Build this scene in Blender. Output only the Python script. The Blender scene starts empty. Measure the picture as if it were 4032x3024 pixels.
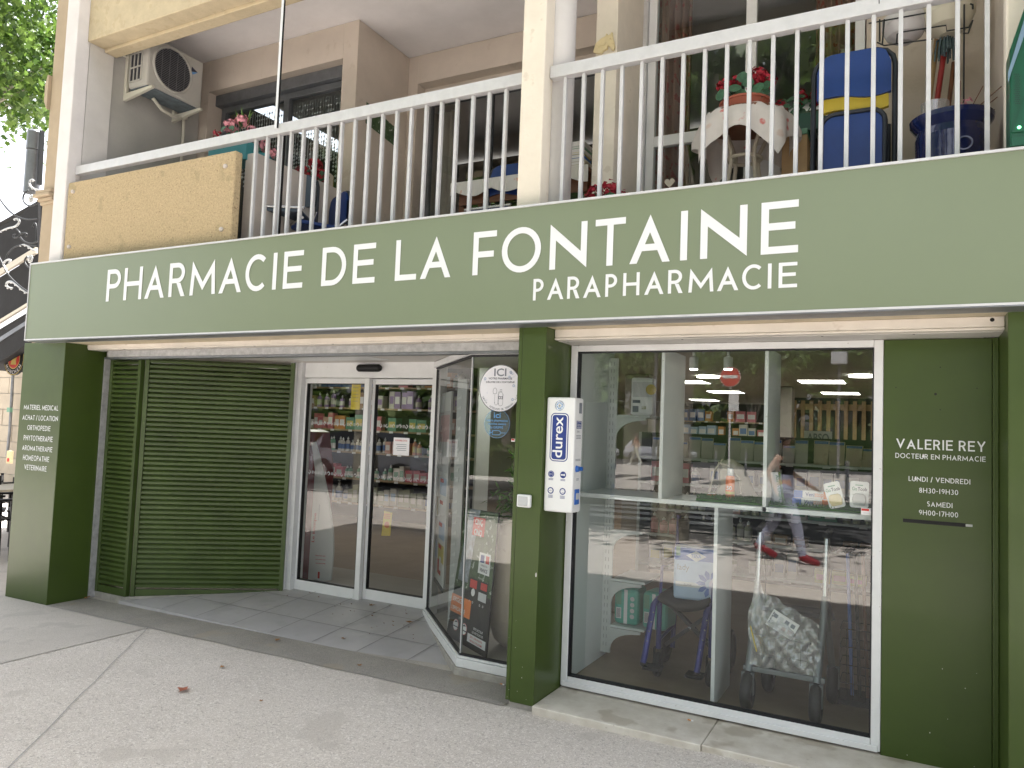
import bpy, math, random
from math import sin, cos, pi, radians, sqrt, atan2
from mathutils import Vector, Matrix
random.seed(7)
SC = bpy.context.scene
COL = SC.collection
# ------------------------------------------------------------------ camera
RW = Matrix(((0.88436426, 0.4652083, 0.03848509), (0.00621804, 0.07069742, -0.99747843), (-0.46675604, 0.88237357, 0.05962959)))
CAMP = Vector((6.58, -3.64, 1.60))
FPX = 2950.0
cam = bpy.data.cameras.new('camera'); co = bpy.data.objects.new('camera', cam); COL.objects.link(co)
r_, d_, f_ = RW[0], RW[1], RW[2]
co.matrix_world = Matrix(((r_[0], -d_[0], -f_[0], CAMP.x), (r_[1], -d_[1], -f_[1], CAMP.y), (r_[2], -d_[2], -f_[2], CAMP.z), (0, 0, 0, 1)))
cam.sensor_fit = 'HORIZONTAL'; cam.sensor_width = 36.0; cam.lens = 36.0 * FPX / 4032.0
cam.clip_start = 0.05; cam.clip_end = 600
SC.camera = co
# ------------------------------------------------------------------ sky, sun, exposure
SUN_EL, SUN_AZ = radians(68), radians(14)      # high sun standing behind the building
w = bpy.data.worlds.new('World'); SC.world = w; w.use_nodes = True
nt = w.node_tree; bg = nt.nodes['Background']
sky = nt.nodes.new('ShaderNodeTexSky'); sky.sky_type = 'NISHITA'; sky.sun_disc = False
sky.sun_elevation = SUN_EL; sky.sun_rotation = SUN_AZ; sky.dust_density = 3.0; sky.air_density = 1.2; sky.ozone_density = 1.0
hs = nt.nodes.new('ShaderNodeHueSaturation'); hs.inputs['Saturation'].default_value = .22      # bright hazy summer sky
wm = nt.nodes.new('ShaderNodeMix'); wm.data_type = 'RGBA'; wm.blend_type = 'MULTIPLY'; wm.inputs[0].default_value = 1; wm.inputs[7].default_value = (.975, .972, 1.0, 1)
nt.links.new(sky.outputs[0], hs.inputs['Color']); nt.links.new(hs.outputs[0], wm.inputs[6]); nt.links.new(wm.outputs[2], bg.inputs[0]); bg.inputs[1].default_value = 0.11
sl = bpy.data.lights.new('sun', 'SUN'); sl.energy = 5.0; sl.angle = radians(0.5); sl.color = (1.0, 0.965, 0.92)
so = bpy.data.objects.new('sun', sl); COL.objects.link(so)
sdir = Vector((sin(SUN_AZ) * cos(SUN_EL), cos(SUN_AZ) * cos(SUN_EL), sin(SUN_EL)))
so.rotation_euler = sdir.to_track_quat('Z', 'Y').to_euler(); so.location = (0, 0, 30)
vs = SC.view_settings; vs.view_transform = 'Standard'; vs.look = 'None'; vs.exposure = 2.2; vs.gamma = 1; vs.use_curve_mapping = False
SC.cycles.max_bounces = 10; SC.cycles.transparent_max_bounces = 24; SC.cycles.glossy_bounces = 5
SC.cycles.use_denoising = True
SC.cycles.sample_clamp_indirect = 8
SC.cycles.caustics_reflective = False; SC.cycles.caustics_refractive = False
# ------------------------------------------------------------------ where a point of the place lies on a plane
def ray(px, py):
    a, b = (px - 2016.0) / FPX, (py - 1512.0) / FPX
    return RW[0] * a + RW[1] * b + RW[2]
def at(px, py, y): d = ray(px, py); return CAMP + d * ((y - CAMP.y) / d.y)
def atz(px, py, z): d = ray(px, py); return CAMP + d * ((z - CAMP.z) / d.z)
def zg(x): return 0.0128 * (x - 0.3)
# ------------------------------------------------------------------ materials
M = {}
def mat(name, col, rough=.5, metal=0., var=0., vs=6., bump=0., bs=60., spec=.5, coat=0., emit=None, col2=None, speck=None, trans=0.):
    m = bpy.data.materials.new(name); m.use_nodes = True; t = m.node_tree; N = t.nodes; L = t.links
    b = N['Principled BSDF']; c = (*col, 1)
    b.inputs['Base Color'].default_value = c; b.inputs['Roughness'].default_value = rough; b.inputs['Metallic'].default_value = metal
    b.inputs['Specular IOR Level'].default_value = spec; b.inputs['Coat Weight'].default_value = coat
    geo = N.new('ShaderNodeNewGeometry')
    src = None
    if var or col2:
        n = N.new('ShaderNodeTexNoise'); n.inputs['Scale'].default_value = vs; n.inputs['Detail'].default_value = 6; n.inputs['Roughness'].default_value = .62
        L.new(geo.outputs['Position'], n.inputs['Vector'])
        r = N.new('ShaderNodeValToRGB'); r.color_ramp.elements[0].position = .32; r.color_ramp.elements[1].position = .68
        c2 = col2 or tuple(min(1, k * (1 + var)) for k in col)
        c1 = col if col2 else tuple(k * (1 - var) for k in col)
        r.color_ramp.elements[0].color = (*c1, 1); r.color_ramp.elements[1].color = (*c2, 1)
        L.new(n.outputs['Fac'], r.inputs['Fac']); src = r.outputs['Color']
    if speck:   # (scale, colour, threshold, strength)
        for sc_, cc, th, st in speck:
            v = N.new('ShaderNodeTexNoise'); v.inputs['Scale'].default_value = sc_; v.inputs['Detail'].default_value = 3
            L.new(geo.outputs['Position'], v.inputs['Vector'])
            mr = N.new('ShaderNodeMapRange'); mr.inputs['From Min'].default_value = th; mr.inputs['From Max'].default_value = th + .05; mr.inputs['To Max'].default_value = st
            L.new(v.outputs['Fac'], mr.inputs['Value'])
            mx = N.new('ShaderNodeMix'); mx.data_type = 'RGBA'; mx.inputs[7].default_value = (*cc, 1)
            if src is None: mx.inputs[6].default_value = c
            else: L.new(src, mx.inputs[6])
            L.new(mr.outputs['Result'], mx.inputs[0]); src = mx.outputs[2]
    if src is not None: L.new(src, b.inputs['Base Color'])
    if bump:
        n = N.new('ShaderNodeTexNoise'); n.inputs['Scale'].default_value = bs; n.inputs['Detail'].default_value = 5
        L.new(geo.outputs['Position'], n.inputs['Vector'])
        k = N.new('ShaderNodeBump'); k.inputs['Strength'].default_value = min(1, bump); k.inputs['Distance'].default_value = .01
        L.new(n.outputs['Fac'], k.inputs['Height']); L.new(k.outputs['Normal'], b.inputs['Normal'])
    if emit:
        b.inputs['Emission Color'].default_value = (*emit[0], 1); b.inputs['Emission Strength'].default_value = emit[1]
    if trans:
        b.inputs['Transmission Weight'].default_value = trans
    M[name] = m
    return m
def glass(name, tint=(.93, .97, .95), ior=1.5, boost=1.7, rough=0.0, film=0., milk=0.):
    m = bpy.data.materials.new(name); m.use_nodes = True; t = m.node_tree; N = t.nodes; L = t.links
    N.remove(N['Principled BSDF']); out = N['Material Output']
    tr = N.new('ShaderNodeBsdfTransparent'); tr.inputs[0].default_value = (*tint, 1)
    gl = N.new('ShaderNodeBsdfGlossy'); gl.inputs['Roughness'].default_value = rough
    fr = N.new('ShaderNodeFresnel'); fr.inputs['IOR'].default_value = ior
    # the same reflectance whichever way the sheet faces
    geo = N.new('ShaderNodeNewGeometry'); dot = N.new('ShaderNodeVectorMath'); dot.operation = 'DOT_PRODUCT'
    L.new(geo.outputs['Normal'], dot.inputs[0]); L.new(geo.outputs['Incoming'], dot.inputs[1])
    ab = N.new('ShaderNodeMath'); ab.operation = 'ABSOLUTE'; L.new(dot.outputs['Value'], ab.inputs[0])
    om = N.new('ShaderNodeMath'); om.operation = 'SUBTRACT'; om.inputs[0].default_value = 1; L.new(ab.outputs[0], om.inputs[1])
    pw = N.new('ShaderNodeMath'); pw.operation = 'POWER'; pw.inputs[1].default_value = 5; L.new(om.outputs[0], pw.inputs[0])
    f0 = ((ior - 1) / (ior + 1)) ** 2 * boost + film
    ml = N.new('ShaderNodeMath'); ml.operation = 'MULTIPLY_ADD'; ml.inputs[1].default_value = 1 - f0; ml.inputs[2].default_value = f0; L.new(pw.outputs[0], ml.inputs[0])
    N.remove(fr)
    mx = N.new('ShaderNodeMixShader'); L.new(ml.outputs[0], mx.inputs[0]); L.new(tr.outputs[0], mx.inputs[1]); L.new(gl.outputs[0], mx.inputs[2])
    last = mx
    if milk:
        df = N.new('ShaderNodeBsdfDiffuse'); df.inputs[0].default_value = (.8, .8, .8, 1); m3 = N.new('ShaderNodeMixShader'); m3.inputs[0].default_value = milk
        L.new(mx.outputs[0], m3.inputs[1]); L.new(df.outputs[0], m3.inputs[2]); last = m3
    L.new(last.outputs[0], out.inputs['Surface']); M[name] = m
def leafmat(name, c1, c2, vs=3.):
    m = bpy.data.materials.new(name); m.use_nodes = True; t = m.node_tree; N = t.nodes; L = t.links
    b = N['Principled BSDF']; b.inputs['Roughness'].default_value = .5
    geo = N.new('ShaderNodeNewGeometry'); r = N.new('ShaderNodeValToRGB')
    r.color_ramp.elements[0].color = (*c1, 1); r.color_ramp.elements[1].color = (*c2, 1)
    L.new(geo.outputs['Random Per Island'], r.inputs['Fac']); L.new(r.outputs['Color'], b.inputs['Base Color'])
    tl = N.new('ShaderNodeBsdfTranslucent'); L.new(r.outputs['Color'], tl.inputs['Color'])
    mx = N.new('ShaderNodeMixShader'); mx.inputs[0].default_value = .42
    L.new(b.outputs[0], mx.inputs[1]); L.new(tl.outputs[0], mx.inputs[2]); L.new(mx.outputs[0], N['Material Output'].inputs['Surface']); M[name] = m
# ------------------------------------------------------------------ mesh builder
class B:
    def __init__(s, m='white'): s.v = []; s.f = []; s.fm = []; s.sm = []; s.m = m
    def add(s, vs, fs, m=None, sm=False):
        n = len(s.v); s.v += [tuple(v) for v in vs]
        for f in fs: s.f.append([n + i for i in f]); s.fm.append(m or s.m); s.sm.append(sm)
        return s
    def box(s, x0, x1, y0, y1, z0, z1, m=None):
        v = [(x, y, z) for z in (z0, z1) for y in (y0, y1) for x in (x0, x1)]
        return s.add(v, [(0, 2, 3, 1), (4, 5, 7, 6), (0, 1, 5, 4), (2, 6, 7, 3), (0, 4, 6, 2), (1, 3, 7, 5)], m)
    def obox(s, c, half, rot, m=None):
        c = Vector(c); v = [c + rot @ Vector((a * half[0], b * half[1], d * half[2])) for d in (-1, 1) for b in (-1, 1) for a in (-1, 1)]
        return s.add(v, [(0, 2, 3, 1), (4, 5, 7, 6), (0, 1, 5, 4), (2, 6, 7, 3), (0, 4, 6, 2), (1, 3, 7, 5)], m)
    def quad(s, a, b, c, d, m=None): return s.add([a, b, c, d], [(0, 1, 2, 3)], m)
    def bar(s, p0, p1, w_, h_, m=None, up=(0, 0, 1)):
        p0 = Vector(p0); p1 = Vector(p1); d = (p1 - p0).normalized(); u = Vector(up)
        if abs(d.dot(u)) > .98: u = Vector((0, 1, 0))
        sd = d.cross(u).normalized(); u = sd.cross(d)
        v = [p + sd * a * w_ / 2 + u * b * h_ / 2 for p in (p0, p1) for a, b in ((-1, -1), (1, -1), (1, 1), (-1, 1))]
        return s.add(v, [(3, 2, 1, 0), (4, 5, 6, 7), (0, 1, 5, 4), (1, 2, 6, 5), (2, 3, 7, 6), (3, 0, 4, 7)], m)
    def tube(s, pts, r, m=None, seg=8, cap=True, closed=False):
        P = [Vector(p) for p in pts]; n = len(P); R_ = r if isinstance(r, (list, tuple)) else [r] * n
        vs = []; prev = None
        for i, p in enumerate(P):
            if closed: d = (P[(i + 1) % n] - P[i - 1])
            else: d = (P[min(i + 1, n - 1)] - P[max(i - 1, 0)])
            d.normalize()
            if prev is None:
                u = Vector((0, 0, 1)) if abs(d.z) < .9 else Vector((1, 0, 0))
                u = (u - d * u.dot(d)).normalized()
            else:
                u = prev - d * prev.dot(d)
                u = u.normalized() if u.length > 1e-6 else Vector((1, 0, 0))
            prev = u; q = d.cross(u)
            for k in range(seg):
                a = 2 * pi * k / seg; vs.append(p + (u * cos(a) + q * sin(a)) * R_[i])
        fs = []
        for i in range(n if closed else n - 1):
            j = (i + 1) % n
            for k in range(seg):
                k2 = (k + 1) % seg; fs.append((i * seg + k, i * seg + k2, j * seg + k2, j * seg + k))
        s.add(vs, fs, m, True)
        if cap and not closed:
            s.add(vs[:seg], [tuple(range(seg))[::-1]], m); s.add(vs[-seg:], [tuple(range(seg))], m)
        return s
    def cyl(s, p0, p1, r, m=None, seg=16, r2=None): return s.tube([p0, p1], [r, r if r2 is None else r2], m, seg)
    def lathe(s, prof, c=(0, 0, 0), m=None, seg=20, sx=1., sy=1., mats=None):
        c = Vector(c); vs = []; n = len(prof)
        for r, z in prof:
            for k in range(seg):
                a = 2 * pi * k / seg; vs.append((c.x + r * cos(a) * sx, c.y + r * sin(a) * sy, c.z + z))
        for i in range(n - 1):
            fs = [(i * seg + k, i * seg + (k + 1) % seg, (i + 1) * seg + (k + 1) % seg, (i + 1) * seg + k) for k in range(seg)]
            s.add([vs[q] for q in range(i * seg, (i + 2) * seg)], [tuple(q - i * seg for q in f) for f in fs], (mats[i] if mats else m), True)
        if prof[0][0] > 1e-5: s.add(vs[:seg], [tuple(range(seg))[::-1]], mats[0] if mats else m)
        if prof[-1][0] > 1e-5: s.add(vs[-seg:], [tuple(range(seg))], mats[-1] if mats else m)
        return s
    def ball(s, c, r, m=None, seg=12, rings=8, sq=(1, 1, 1)):
        c = Vector(c); vs = []
        for i in range(rings + 1):
            t = pi * i / rings
            for k in range(seg):
                a = 2 * pi * k / seg; vs.append((c.x + r * sq[0] * sin(t) * cos(a), c.y + r * sq[1] * sin(t) * sin(a), c.z - r * sq[2] * cos(t)))
        fs = [(i * seg + k, i * seg + (k + 1) % seg, (i + 1) * seg + (k + 1) % seg, (i + 1) * seg + k) for i in range(rings) for k in range(seg)]
        return s.add(vs, fs, m, True)
    def prism(s, pts, vec, m=None):      # flat outline pushed along vec
        n = len(pts); vec = Vector(vec); a = [Vector(p) for p in pts]; b = [p + vec for p in a]
        return s.add(a + b, [tuple(range(n))[::-1], tuple(range(n, 2 * n))] + [(i, (i + 1) % n, n + (i + 1) % n, n + i) for i in range(n)], m)
    def disc(s, c, ux, uz, r, m=None, seg=40, r0=0., a0=0., a1=2 * pi):
        c = Vector(c); ux = Vector(ux); uz = Vector(uz); n = seg
        full = abs(a1 - a0) > 6.28
        P = [c + (ux * cos(a0 + (a1 - a0) * k / n) + uz * sin(a0 + (a1 - a0) * k / n)) * r for k in range(n + (0 if full else 1))]
        if r0 <= 0: return s.add(P, [tuple(range(len(P)))], m)
        Q = [c + (p - c) * (r0 / r) for p in P]; k = len(P)
        return s.add(P + Q, [(i, (i + 1) % k, k + (i + 1) % k, k + i) for i in range(k if full else k - 1)], m)
    # ---- flat lettering drawn with strokes (caps and figures)
    def caps(s, txt, o, ux, uz, h, width=None, t=.15, sp=.17, m=None, xs=None):
        o = Vector(o); ux = Vector(ux).normalized(); uz = Vector(uz).normalized()
        if xs is None:
            adv = 0; pl = []
            for ch in txt:
                if ch == ' ': adv += .36; continue
                wd = GW.get(ch, .6); pl.append((ch, adv, wd)); adv += wd + sp
            tot = adv - sp; k = (width / (tot * h)) if width else 1
            pl = [(c_, a * k, w_ * k) for c_, a, w_ in pl]
        else: pl = [(c_, (a - xs[0][1]) / h, (b - a) / h) for c_, a, b in xs]
        for ch, a, wd in pl:
            for poly in glyph(ch, wd, t):
                s.add([o + ux * (a + x) * h + uz * y * h for x, y in poly], [tuple(range(len(poly)))], m)
        return s
    def text(s, txt, o, ux, uz, h=None, width=None, m=None, al='L', bold=0.):
        vs, ps = textmesh(txt, bold)
        x0 = min(v[0] for v in vs); x1 = max(v[0] for v in vs); y0 = min(0, min(v[1] for v in vs)); y1 = max(v[1] for v in vs)
        kx = (width / (x1 - x0)) if width else None; ky = (h / (y1 - 0)) if h else None
        kx = kx or ky; ky = ky or kx
        o = Vector(o); ux = Vector(ux).normalized(); uz = Vector(uz).normalized()
        sh = {'L': x0, 'C': (x0 + x1) / 2, 'R': x1}[al]
        s.add([o + ux * (v[0] - sh) * kx + uz * v[1] * ky for v in vs], ps, m); return s
    def obj(s, name, parent=None, bevel=0., smooth=None):
        me = bpy.data.meshes.new(name)
        off = BASE.get(parent.name, Vector((0, 0, 0))) if parent is not None else Vector((0, 0, 0))
        me.from_pydata([(v[0] - off.x, v[1] - off.y, v[2] - off.z) for v in s.v], [], s.f)
        names = []
        for k in s.fm:
            if k not in names: names.append(k)
        for k in names: me.materials.append(M[k])
        idx = {k: i for i, k in enumerate(names)}
        me.polygons.foreach_set('material_index', [idx[k] for k in s.fm])
        me.polygons.foreach_set('use_smooth', s.sm)
        me.update()
        o = bpy.data.objects.new(name, me); COL.objects.link(o)
        if parent is not None: o.parent = parent; BASE[o.name] = off
        if bevel:
            md = o.modifiers.new('bevel', 'BEVEL'); md.width = bevel; md.segments = 2; md.limit_method = 'ANGLE'; md.angle_limit = radians(50)
        return o
BASE = {}
TXT = {}
def textmesh(txt, bold):
    k = (txt, bold)
    if k not in TXT:
        c = bpy.data.curves.new('t', 'FONT'); c.body = txt; c.resolution_u = 3; c.offset = bold
        o = bpy.data.objects.new('t', c); COL.objects.link(o)
        dg = bpy.context.evaluated_depsgraph_get(); me = bpy.data.meshes.new_from_object(o.evaluated_get(dg))
        TXT[k] = ([tuple(v.co) for v in me.vertices], [tuple(p.vertices) for p in me.polygons])
        bpy.data.objects.remove(o); bpy.data.curves.remove(c); bpy.data.meshes.remove(me)
    return TXT[k]
GW = dict(A=.84, B=.6, C=.78, D=.74, E=.6, F=.56, G=.8, H=.74, I=.17, L=.5, M=.98, N=.8, O=.95, P=.6, R=.64, S=.52, T=.62, U=.7, V=.82, X=.74, Y=.76, Z=.66)
GW.update({'0': .6, '1': .3, '2': .55, '3': .52, '4': .62, '5': .52, '6': .56, '7': .54, '8': .56, '9': .56, '-': .3, '/': .4})
def strip(path, t, closed=False):
    n = len(path); out = []; L_ = []; R_ = []
    for i in range(n):
        p = Vector(path[i])
        a = Vector(path[i - 1]) if (i > 0 or closed) else None
        b = Vector(path[(i + 1) % n]) if (i < n - 1 or closed) else None
        d1 = (p - a).normalized() if a is not None else None
        d2 = (b - p).normalized() if b is not None else None
        if d1 is None: d1 = d2
        if d2 is None: d2 = d1
        nn = Vector((-(d1.y + d2.y), d1.x + d2.x)).normalized(); k = nn.dot(Vector((-d1.y, d1.x)))
        q = nn * (t / 2 / max(k, .3)); L_.append(p + q); R_.append(p - q)
    for i in range(n if closed else n - 1):
        j = (i + 1) % n; out.append([R_[i], R_[j], L_[j], L_[i]])
    return out
def arc(cx, cy, rx, ry, a0, a1, n=16): return [(cx + rx * cos(radians(a0 + (a1 - a0) * i / n)), cy + ry * sin(radians(a0 + (a1 - a0) * i / n))) for i in range(n + 1)]
def rect(x0, x1, y0, y1): return [(x0, y0), (x1, y0), (x1, y1), (x0, y1)]
def glyph(ch, w, t):
    h = t / 2
    if ch == 'I' or ch == '1': 
        q = [rect(w / 2 - h, w / 2 + h, 0, 1)]
        return q
    if ch == 'L': return [rect(0, t, 0, 1), rect(t, w, 0, t)]
    if ch == 'E': return [rect(0, t, 0, 1), rect(t, w, 0, t), rect(t, w, 1 - t, 1), rect(t, w * .92, .5 - h + .02, .5 + h + .02)]
    if ch == 'F': return [rect(0, t, 0, 1), rect(t, w, 1 - t, 1), rect(t, w * .9, .47 - h, .47 + h)]
    if ch == 'H': return [rect(0, t, 0, 1), rect(w - t, w, 0, 1), rect(t, w - t, .5 - h, .5 + h)]
    if ch == 'T': return [rect(0, w, 1 - t, 1), rect(w / 2 - h, w / 2 + h, 0, 1 - t)]
    if ch in 'AV':
        b = t * 1.12; yi = (w / 2 - b) / (w / 2); y0, y1 = .25, .25 + t
        P = [[(0, 0), (b, 0), (w / 2, yi), (w / 2, 1)], [(w, 0), (w / 2, 1), (w / 2, yi), (w - b, 0)]]
        if ch == 'A':
            xi = lambda y: b + y * (w / 2 - b) / yi
            P.append([(xi(y0), y0), (w - xi(y0), y0), (w - xi(y1), y1), (xi(y1), y1)])
        else: P = [[(x, 1 - y) for x, y in p][::-1] for p in P]
        return P
    if ch == 'M':
        a = .07 * w; v = .37; d = .24; k = (1 - v) / (w / 2 - a)
        # leg inner edge x = t + a*y meets y = 1-d-k(x-a)
        y = (1 - d - k * (t - a)) / (1 + k * a); x = t + a * y
        P = [[(0, 0), (t, 0), (x, y), (a, 1)], [(a, 1), (x, y), (w / 2, v - d), (w / 2, v)]]
        return P + [[(w - p[0], p[1]) for p in q][::-1] for q in P]
    if ch == 'N':
        d = .24; k = (1 - d) / w
        return [[(0, 0), (t, 0), (t, 1 - k * t), (0, 1)], [(t, 1 - d - k * t), (w - t, 1 - d - k * (w - t)), (w - t, 1 - k * (w - t)), (t, 1 - k * t)], [(w - t, 1 - d - k * (w - t)), (w, 0), (w, 1), (w - t, 1)]]
    if ch in 'PRB':
        yb = .40; r = (1 - yb) / 2 - h; cy = (1 + yb) / 2
        cx = max(t + .02, w * (.98 if ch != 'R' else .92) - h - r)
        path = [(t, 1 - h)] + arc(cx, cy, w * (1 if ch == 'P' else .94) - h - cx, r, 90, -90) + [(t, yb + h)]
        P = [rect(0, t, 0, 1)] + strip(path, t)
        if ch == 'R': P.append([(w - t * 1.25, 0), (w, 0), (w * .52 + t * .9, yb), (w * .52 - t * .3, yb)])
        if ch == 'B':
            P += strip([(t, yb)] + arc(cx, yb / 2 + h / 2, w - h - cx, yb / 2 - h / 2, 90, -90) + [(t, h)], t)
        return P
    if ch == 'D':
        cx = max(t, w * .42); return [rect(0, t, 0, 1)] + strip([(t, 1 - h)] + arc(cx, .5, w - h - cx, .5 - h, 90, -90) + [(t, h)], t)
    if ch in 'O0': return strip(arc(w / 2, .5, w / 2 - h, .51 - h, 0, 360, 32)[:-1], t, True)
    if ch == 'C': return strip(arc(w * .56, .5, w * .56 - h, .51 - h, 48, 312, 26), t)
    if ch == 'G': return strip(arc(w * .53, .5, w * .53 - h, .51 - h, 48, 350, 26), t) + [rect(w * .55, w - t * .2, .42, .42 + t)]
    if ch == 'U': return strip([(h, 1), (h, w / 2)] + arc(w / 2, w / 2, w / 2 - h, w / 2 - h, 180, 360) + [(w - h, w / 2), (w - h, 1)], t)
    if ch == 'S': return strip(arc(w / 2, .75, w / 2 - h, .25 - h / 2, 35, 270, 14) + arc(w / 2, .25 + h / 2, w / 2 - h, .25 - h / 2, 90, -145, 14)[1:], t)
    if ch == 'X':
        b = t * 1.2; return [[(0, 0), (b, 0), (w, 1), (w - b, 1)], [(w - b, 0), (w, 0), (w * .5 + b / 2, .5), (w * .5, .5)], [(w * .5 - b / 2 + .001, .5), (w * .5, .5), (b, 1), (0, 1)]]
    if ch == 'Y': return strip([(h, 1), (w / 2, .45)], t) + strip([(w - h, 1), (w / 2, .45)], t) + [rect(w / 2 - h, w / 2 + h, 0, .45)]
    if ch == 'Z': return [rect(0, w, 0, t), rect(0, w, 1 - t, 1), [(0, t), (t * 1.3, t), (w, 1 - t), (w - t * 1.3, 1 - t)]]
    if ch == '2': return strip(arc(w / 2, .7, w / 2 - h, .3 - h, 170, -35, 14) + [(h * 1.6, t)], t) + [rect(0, w, 0, t)]
    if ch == '3': return strip(arc(w * .45, .74, w * .5 - h, .26 - h, 130, -90, 12), t) + strip(arc(w * .45, .27, w * .55 - h, .27 - h * .6, 90, -140, 12), t)
    if ch == '4': return [rect(w * .62, w * .62 + t, 0, 1), rect(0, w * .62, .22, .22 + t), [(0, .22 + t), (t * 1.2, .22 + t), (w * .62, 1 - t), (w * .62, 1)]]
    if ch == '5': return [rect(t, w * .9, 1 - t, 1), rect(0, t, .5, 1)] + strip([(t, .56)] + arc(w * .45, .32, w * .55 - h, .32 - h, 70, -140, 14), t)
    if ch in '69':
        P = strip(arc(w / 2, .31, w / 2 - h, .31 - h, 0, 360, 24)[:-1], t, True) + strip(arc(w * .9, .33, w * .9 - h, .67 - h, 176, 112, 8), t)
        return P if ch == '6' else [[(w - x, 1 - y) for x, y in p] for p in P]
    if ch == '7': return [rect(0, w, 1 - t, 1), [(w * .2, 0), (w * .2 + t * 1.1, 0), (w, 1 - t), (w - t * 1.1, 1 - t)]]
    if ch == '8': return strip(arc(w / 2, .75, w * .44 - h, .25 - h * .8, 0, 360, 20)[:-1], t, True) + strip(arc(w / 2, .27, w / 2 - h, .27 - h, 0, 360, 20)[:-1], t, True)
    if ch == '-': return [rect(0, w, .38, .38 + t)]
    if ch == '/': return [[(0, -.05), (t, -.05), (w, 1.05), (w - t, 1.05)]]
    return [rect(0, w, 0, 1)]
# ------------------------------------------------------------------ things
def tag(o, label, cat, group=None, kind=None):
    if label: o['label'] = label
    if cat: o['category'] = cat
    if group: o['group'] = group
    if kind: o['kind'] = kind
    return o
def thing(name, label, cat, loc=(0, 0, 0), group=None):
    o = bpy.data.objects.new(name, None); o.empty_display_size = .1; COL.objects.link(o)
    o.location = loc; BASE[o.name] = Vector(loc); return tag(o, label, cat, group)
KIDS = {}
def copy_tree(o, parent=None, loc=None, rz=None, label=None, group=None):
    c = o.copy(); COL.objects.link(c)
    if parent is not None: c.parent = parent
    for ch in list(o.children): copy_tree(ch, c)
    if loc is not None: c.location = loc
    if rz is not None: c.rotation_euler = (0, 0, rz)
    if label: c['label'] = label
    if group: c['group'] = group
    return c
def struct(b, name): return tag(b.obj(name), None, None, kind='structure')
# ------------------------------------------------------------------ palette
mat('white', (.8, .8, .8), .45); mat('frame_white', (.74, .75, .76), .35, var=.04, vs=9, speck=[(55, (.35, .33, .3), .70, .5)])
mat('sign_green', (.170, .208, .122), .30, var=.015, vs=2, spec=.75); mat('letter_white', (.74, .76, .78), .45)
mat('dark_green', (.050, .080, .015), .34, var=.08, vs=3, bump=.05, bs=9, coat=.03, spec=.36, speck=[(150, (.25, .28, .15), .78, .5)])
mat('louver_green', (.052, .083, .018), .42, var=.22, vs=3.5, speck=[(40, (.15, .17, .09), .68, .4)])
mat('alu', (.62, .62, .635), .4, metal=.25, var=.06, vs=14); mat('alu_dark', (.22, .23, .25), .4, metal=.6, var=.15, vs=9)
mat('galv', (.42, .42, .43), .5, metal=.2, var=.2, vs=22)
mat('shutter_beige', (.74, .69, .63), .55, var=.07, vs=5, bump=.08, bs=5, speck=[(9, (.42, .35, .27), .66, .35)])
mat('soffit', (.66, .63, .60), .6, var=.05, vs=4); mat('soffit_yellow', (.64, .55, .40), .7, var=.12, vs=6)
mat('panel_agg', (.46, .355, .21), .9, var=.16, vs=55, bump=.7, bs=110, speck=[(60, (.20, .14, .07), .635, .85), (7, (.30, .25, .14), .63, .45), (140, (.75, .58, .34), .64, .5)])
mat('beam_ochre', (.53, .445, .30), .85, var=.09, vs=9, bump=.25, bs=50, speck=[(14, (.42, .33, .2), .6, .35)])
mat('side_wall_shaded', (.40, .39, .37), .85, var=.05, bump=.15, bs=70)  # greyed version of the wall: the loggia's shade is put into the colour
mat('wall_ochre', (.58, .51, .44), .85, var=.06, vs=3, bump=.15, bs=70, speck=[(8, (.44, .36, .28), .66, .3)])
mat('column_cream', (.72, .66, .56), .8, var=.06, vs=5, bump=.12, bs=40, speck=[(10, (.55, .48, .38), .67, .5)])
mat('column_white', (.70, .67, .66), .8, var=.05, vs=5, bump=.1, bs=40)
mat('column_grey', (.60, .58, .56), .75, var=.05, vs=5, bump=.1, bs=60)
mat('ceiling_grey', (.80, .775, .785), .85, var=.05, vs=3, bump=.25, bs=90)
mat('partition', (.55, .50, .46), .8, var=.06)
mat('pave', (.55, .50, .455), .85, var=.06, vs=1.6, bump=.5, bs=170, speck=[(48, (.66, .61, .56), .57, .8), (42, (.38, .345, .31), .60, .7), (95, (.72, .68, .63), .575, .9), (150, (.24, .22, .20), .60, .75), (2.2, (.43, .39, .35), .60, .5), (60, (.50, .44, .39), .62, .5)])
mat('pave_old', (.48, .44, .40), .85, var=.08, vs=1.6, bump=.4, bs=150, speck=[(95, (.55, .52, .48), .59, .7), (120, (.24, .22, .2), .60, .7), (3, (.37, .34, .31), .58, .5)])
mat('apron', (.30, .28, .255), .9, var=.14, vs=3, bump=.4, bs=140, speck=[(120, (.42, .38, .32), .58, .7), (140, (.12, .11, .1), .60, .6), (2.5, (.34, .29, .23), .58, .6)])
mat('tile', (.43, .415, .425), .5, var=.07, vs=3.5, bump=.06, bs=160, speck=[(5, (.35, .345, .345), .6, .4)])
mat('grout', (.27, .265, .26), .9); mat('curb', (.36, .34, .31), .85, var=.2, vs=11, bump=.3, bs=60)
mat('marble', (.52, .47, .40), .6, col2=(.68, .64, .57), vs=7, bump=.15, bs=30, speck=[(4, (.36, .31, .24), .58, .6), (60, (.3, .25, .2), .68, .5)])
mat('asphalt', (.06, .06, .062), .9, var=.2, vs=5); mat('road_white', (.7, .7, .68), .7); mat('plaza', (.42, .39, .36), .85, var=.12, vs=.6)
mat('black', (.010, .010, .011), .5, spec=.25); mat('rubber', (.02, .02, .022), .6); mat('gasket', (.012, .012, .016), .5)
mat('iron_black', (.03, .032, .035), .5, metal=.3); mat('silver_leaf', (.55, .55, .55), .4, metal=.5)
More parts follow.
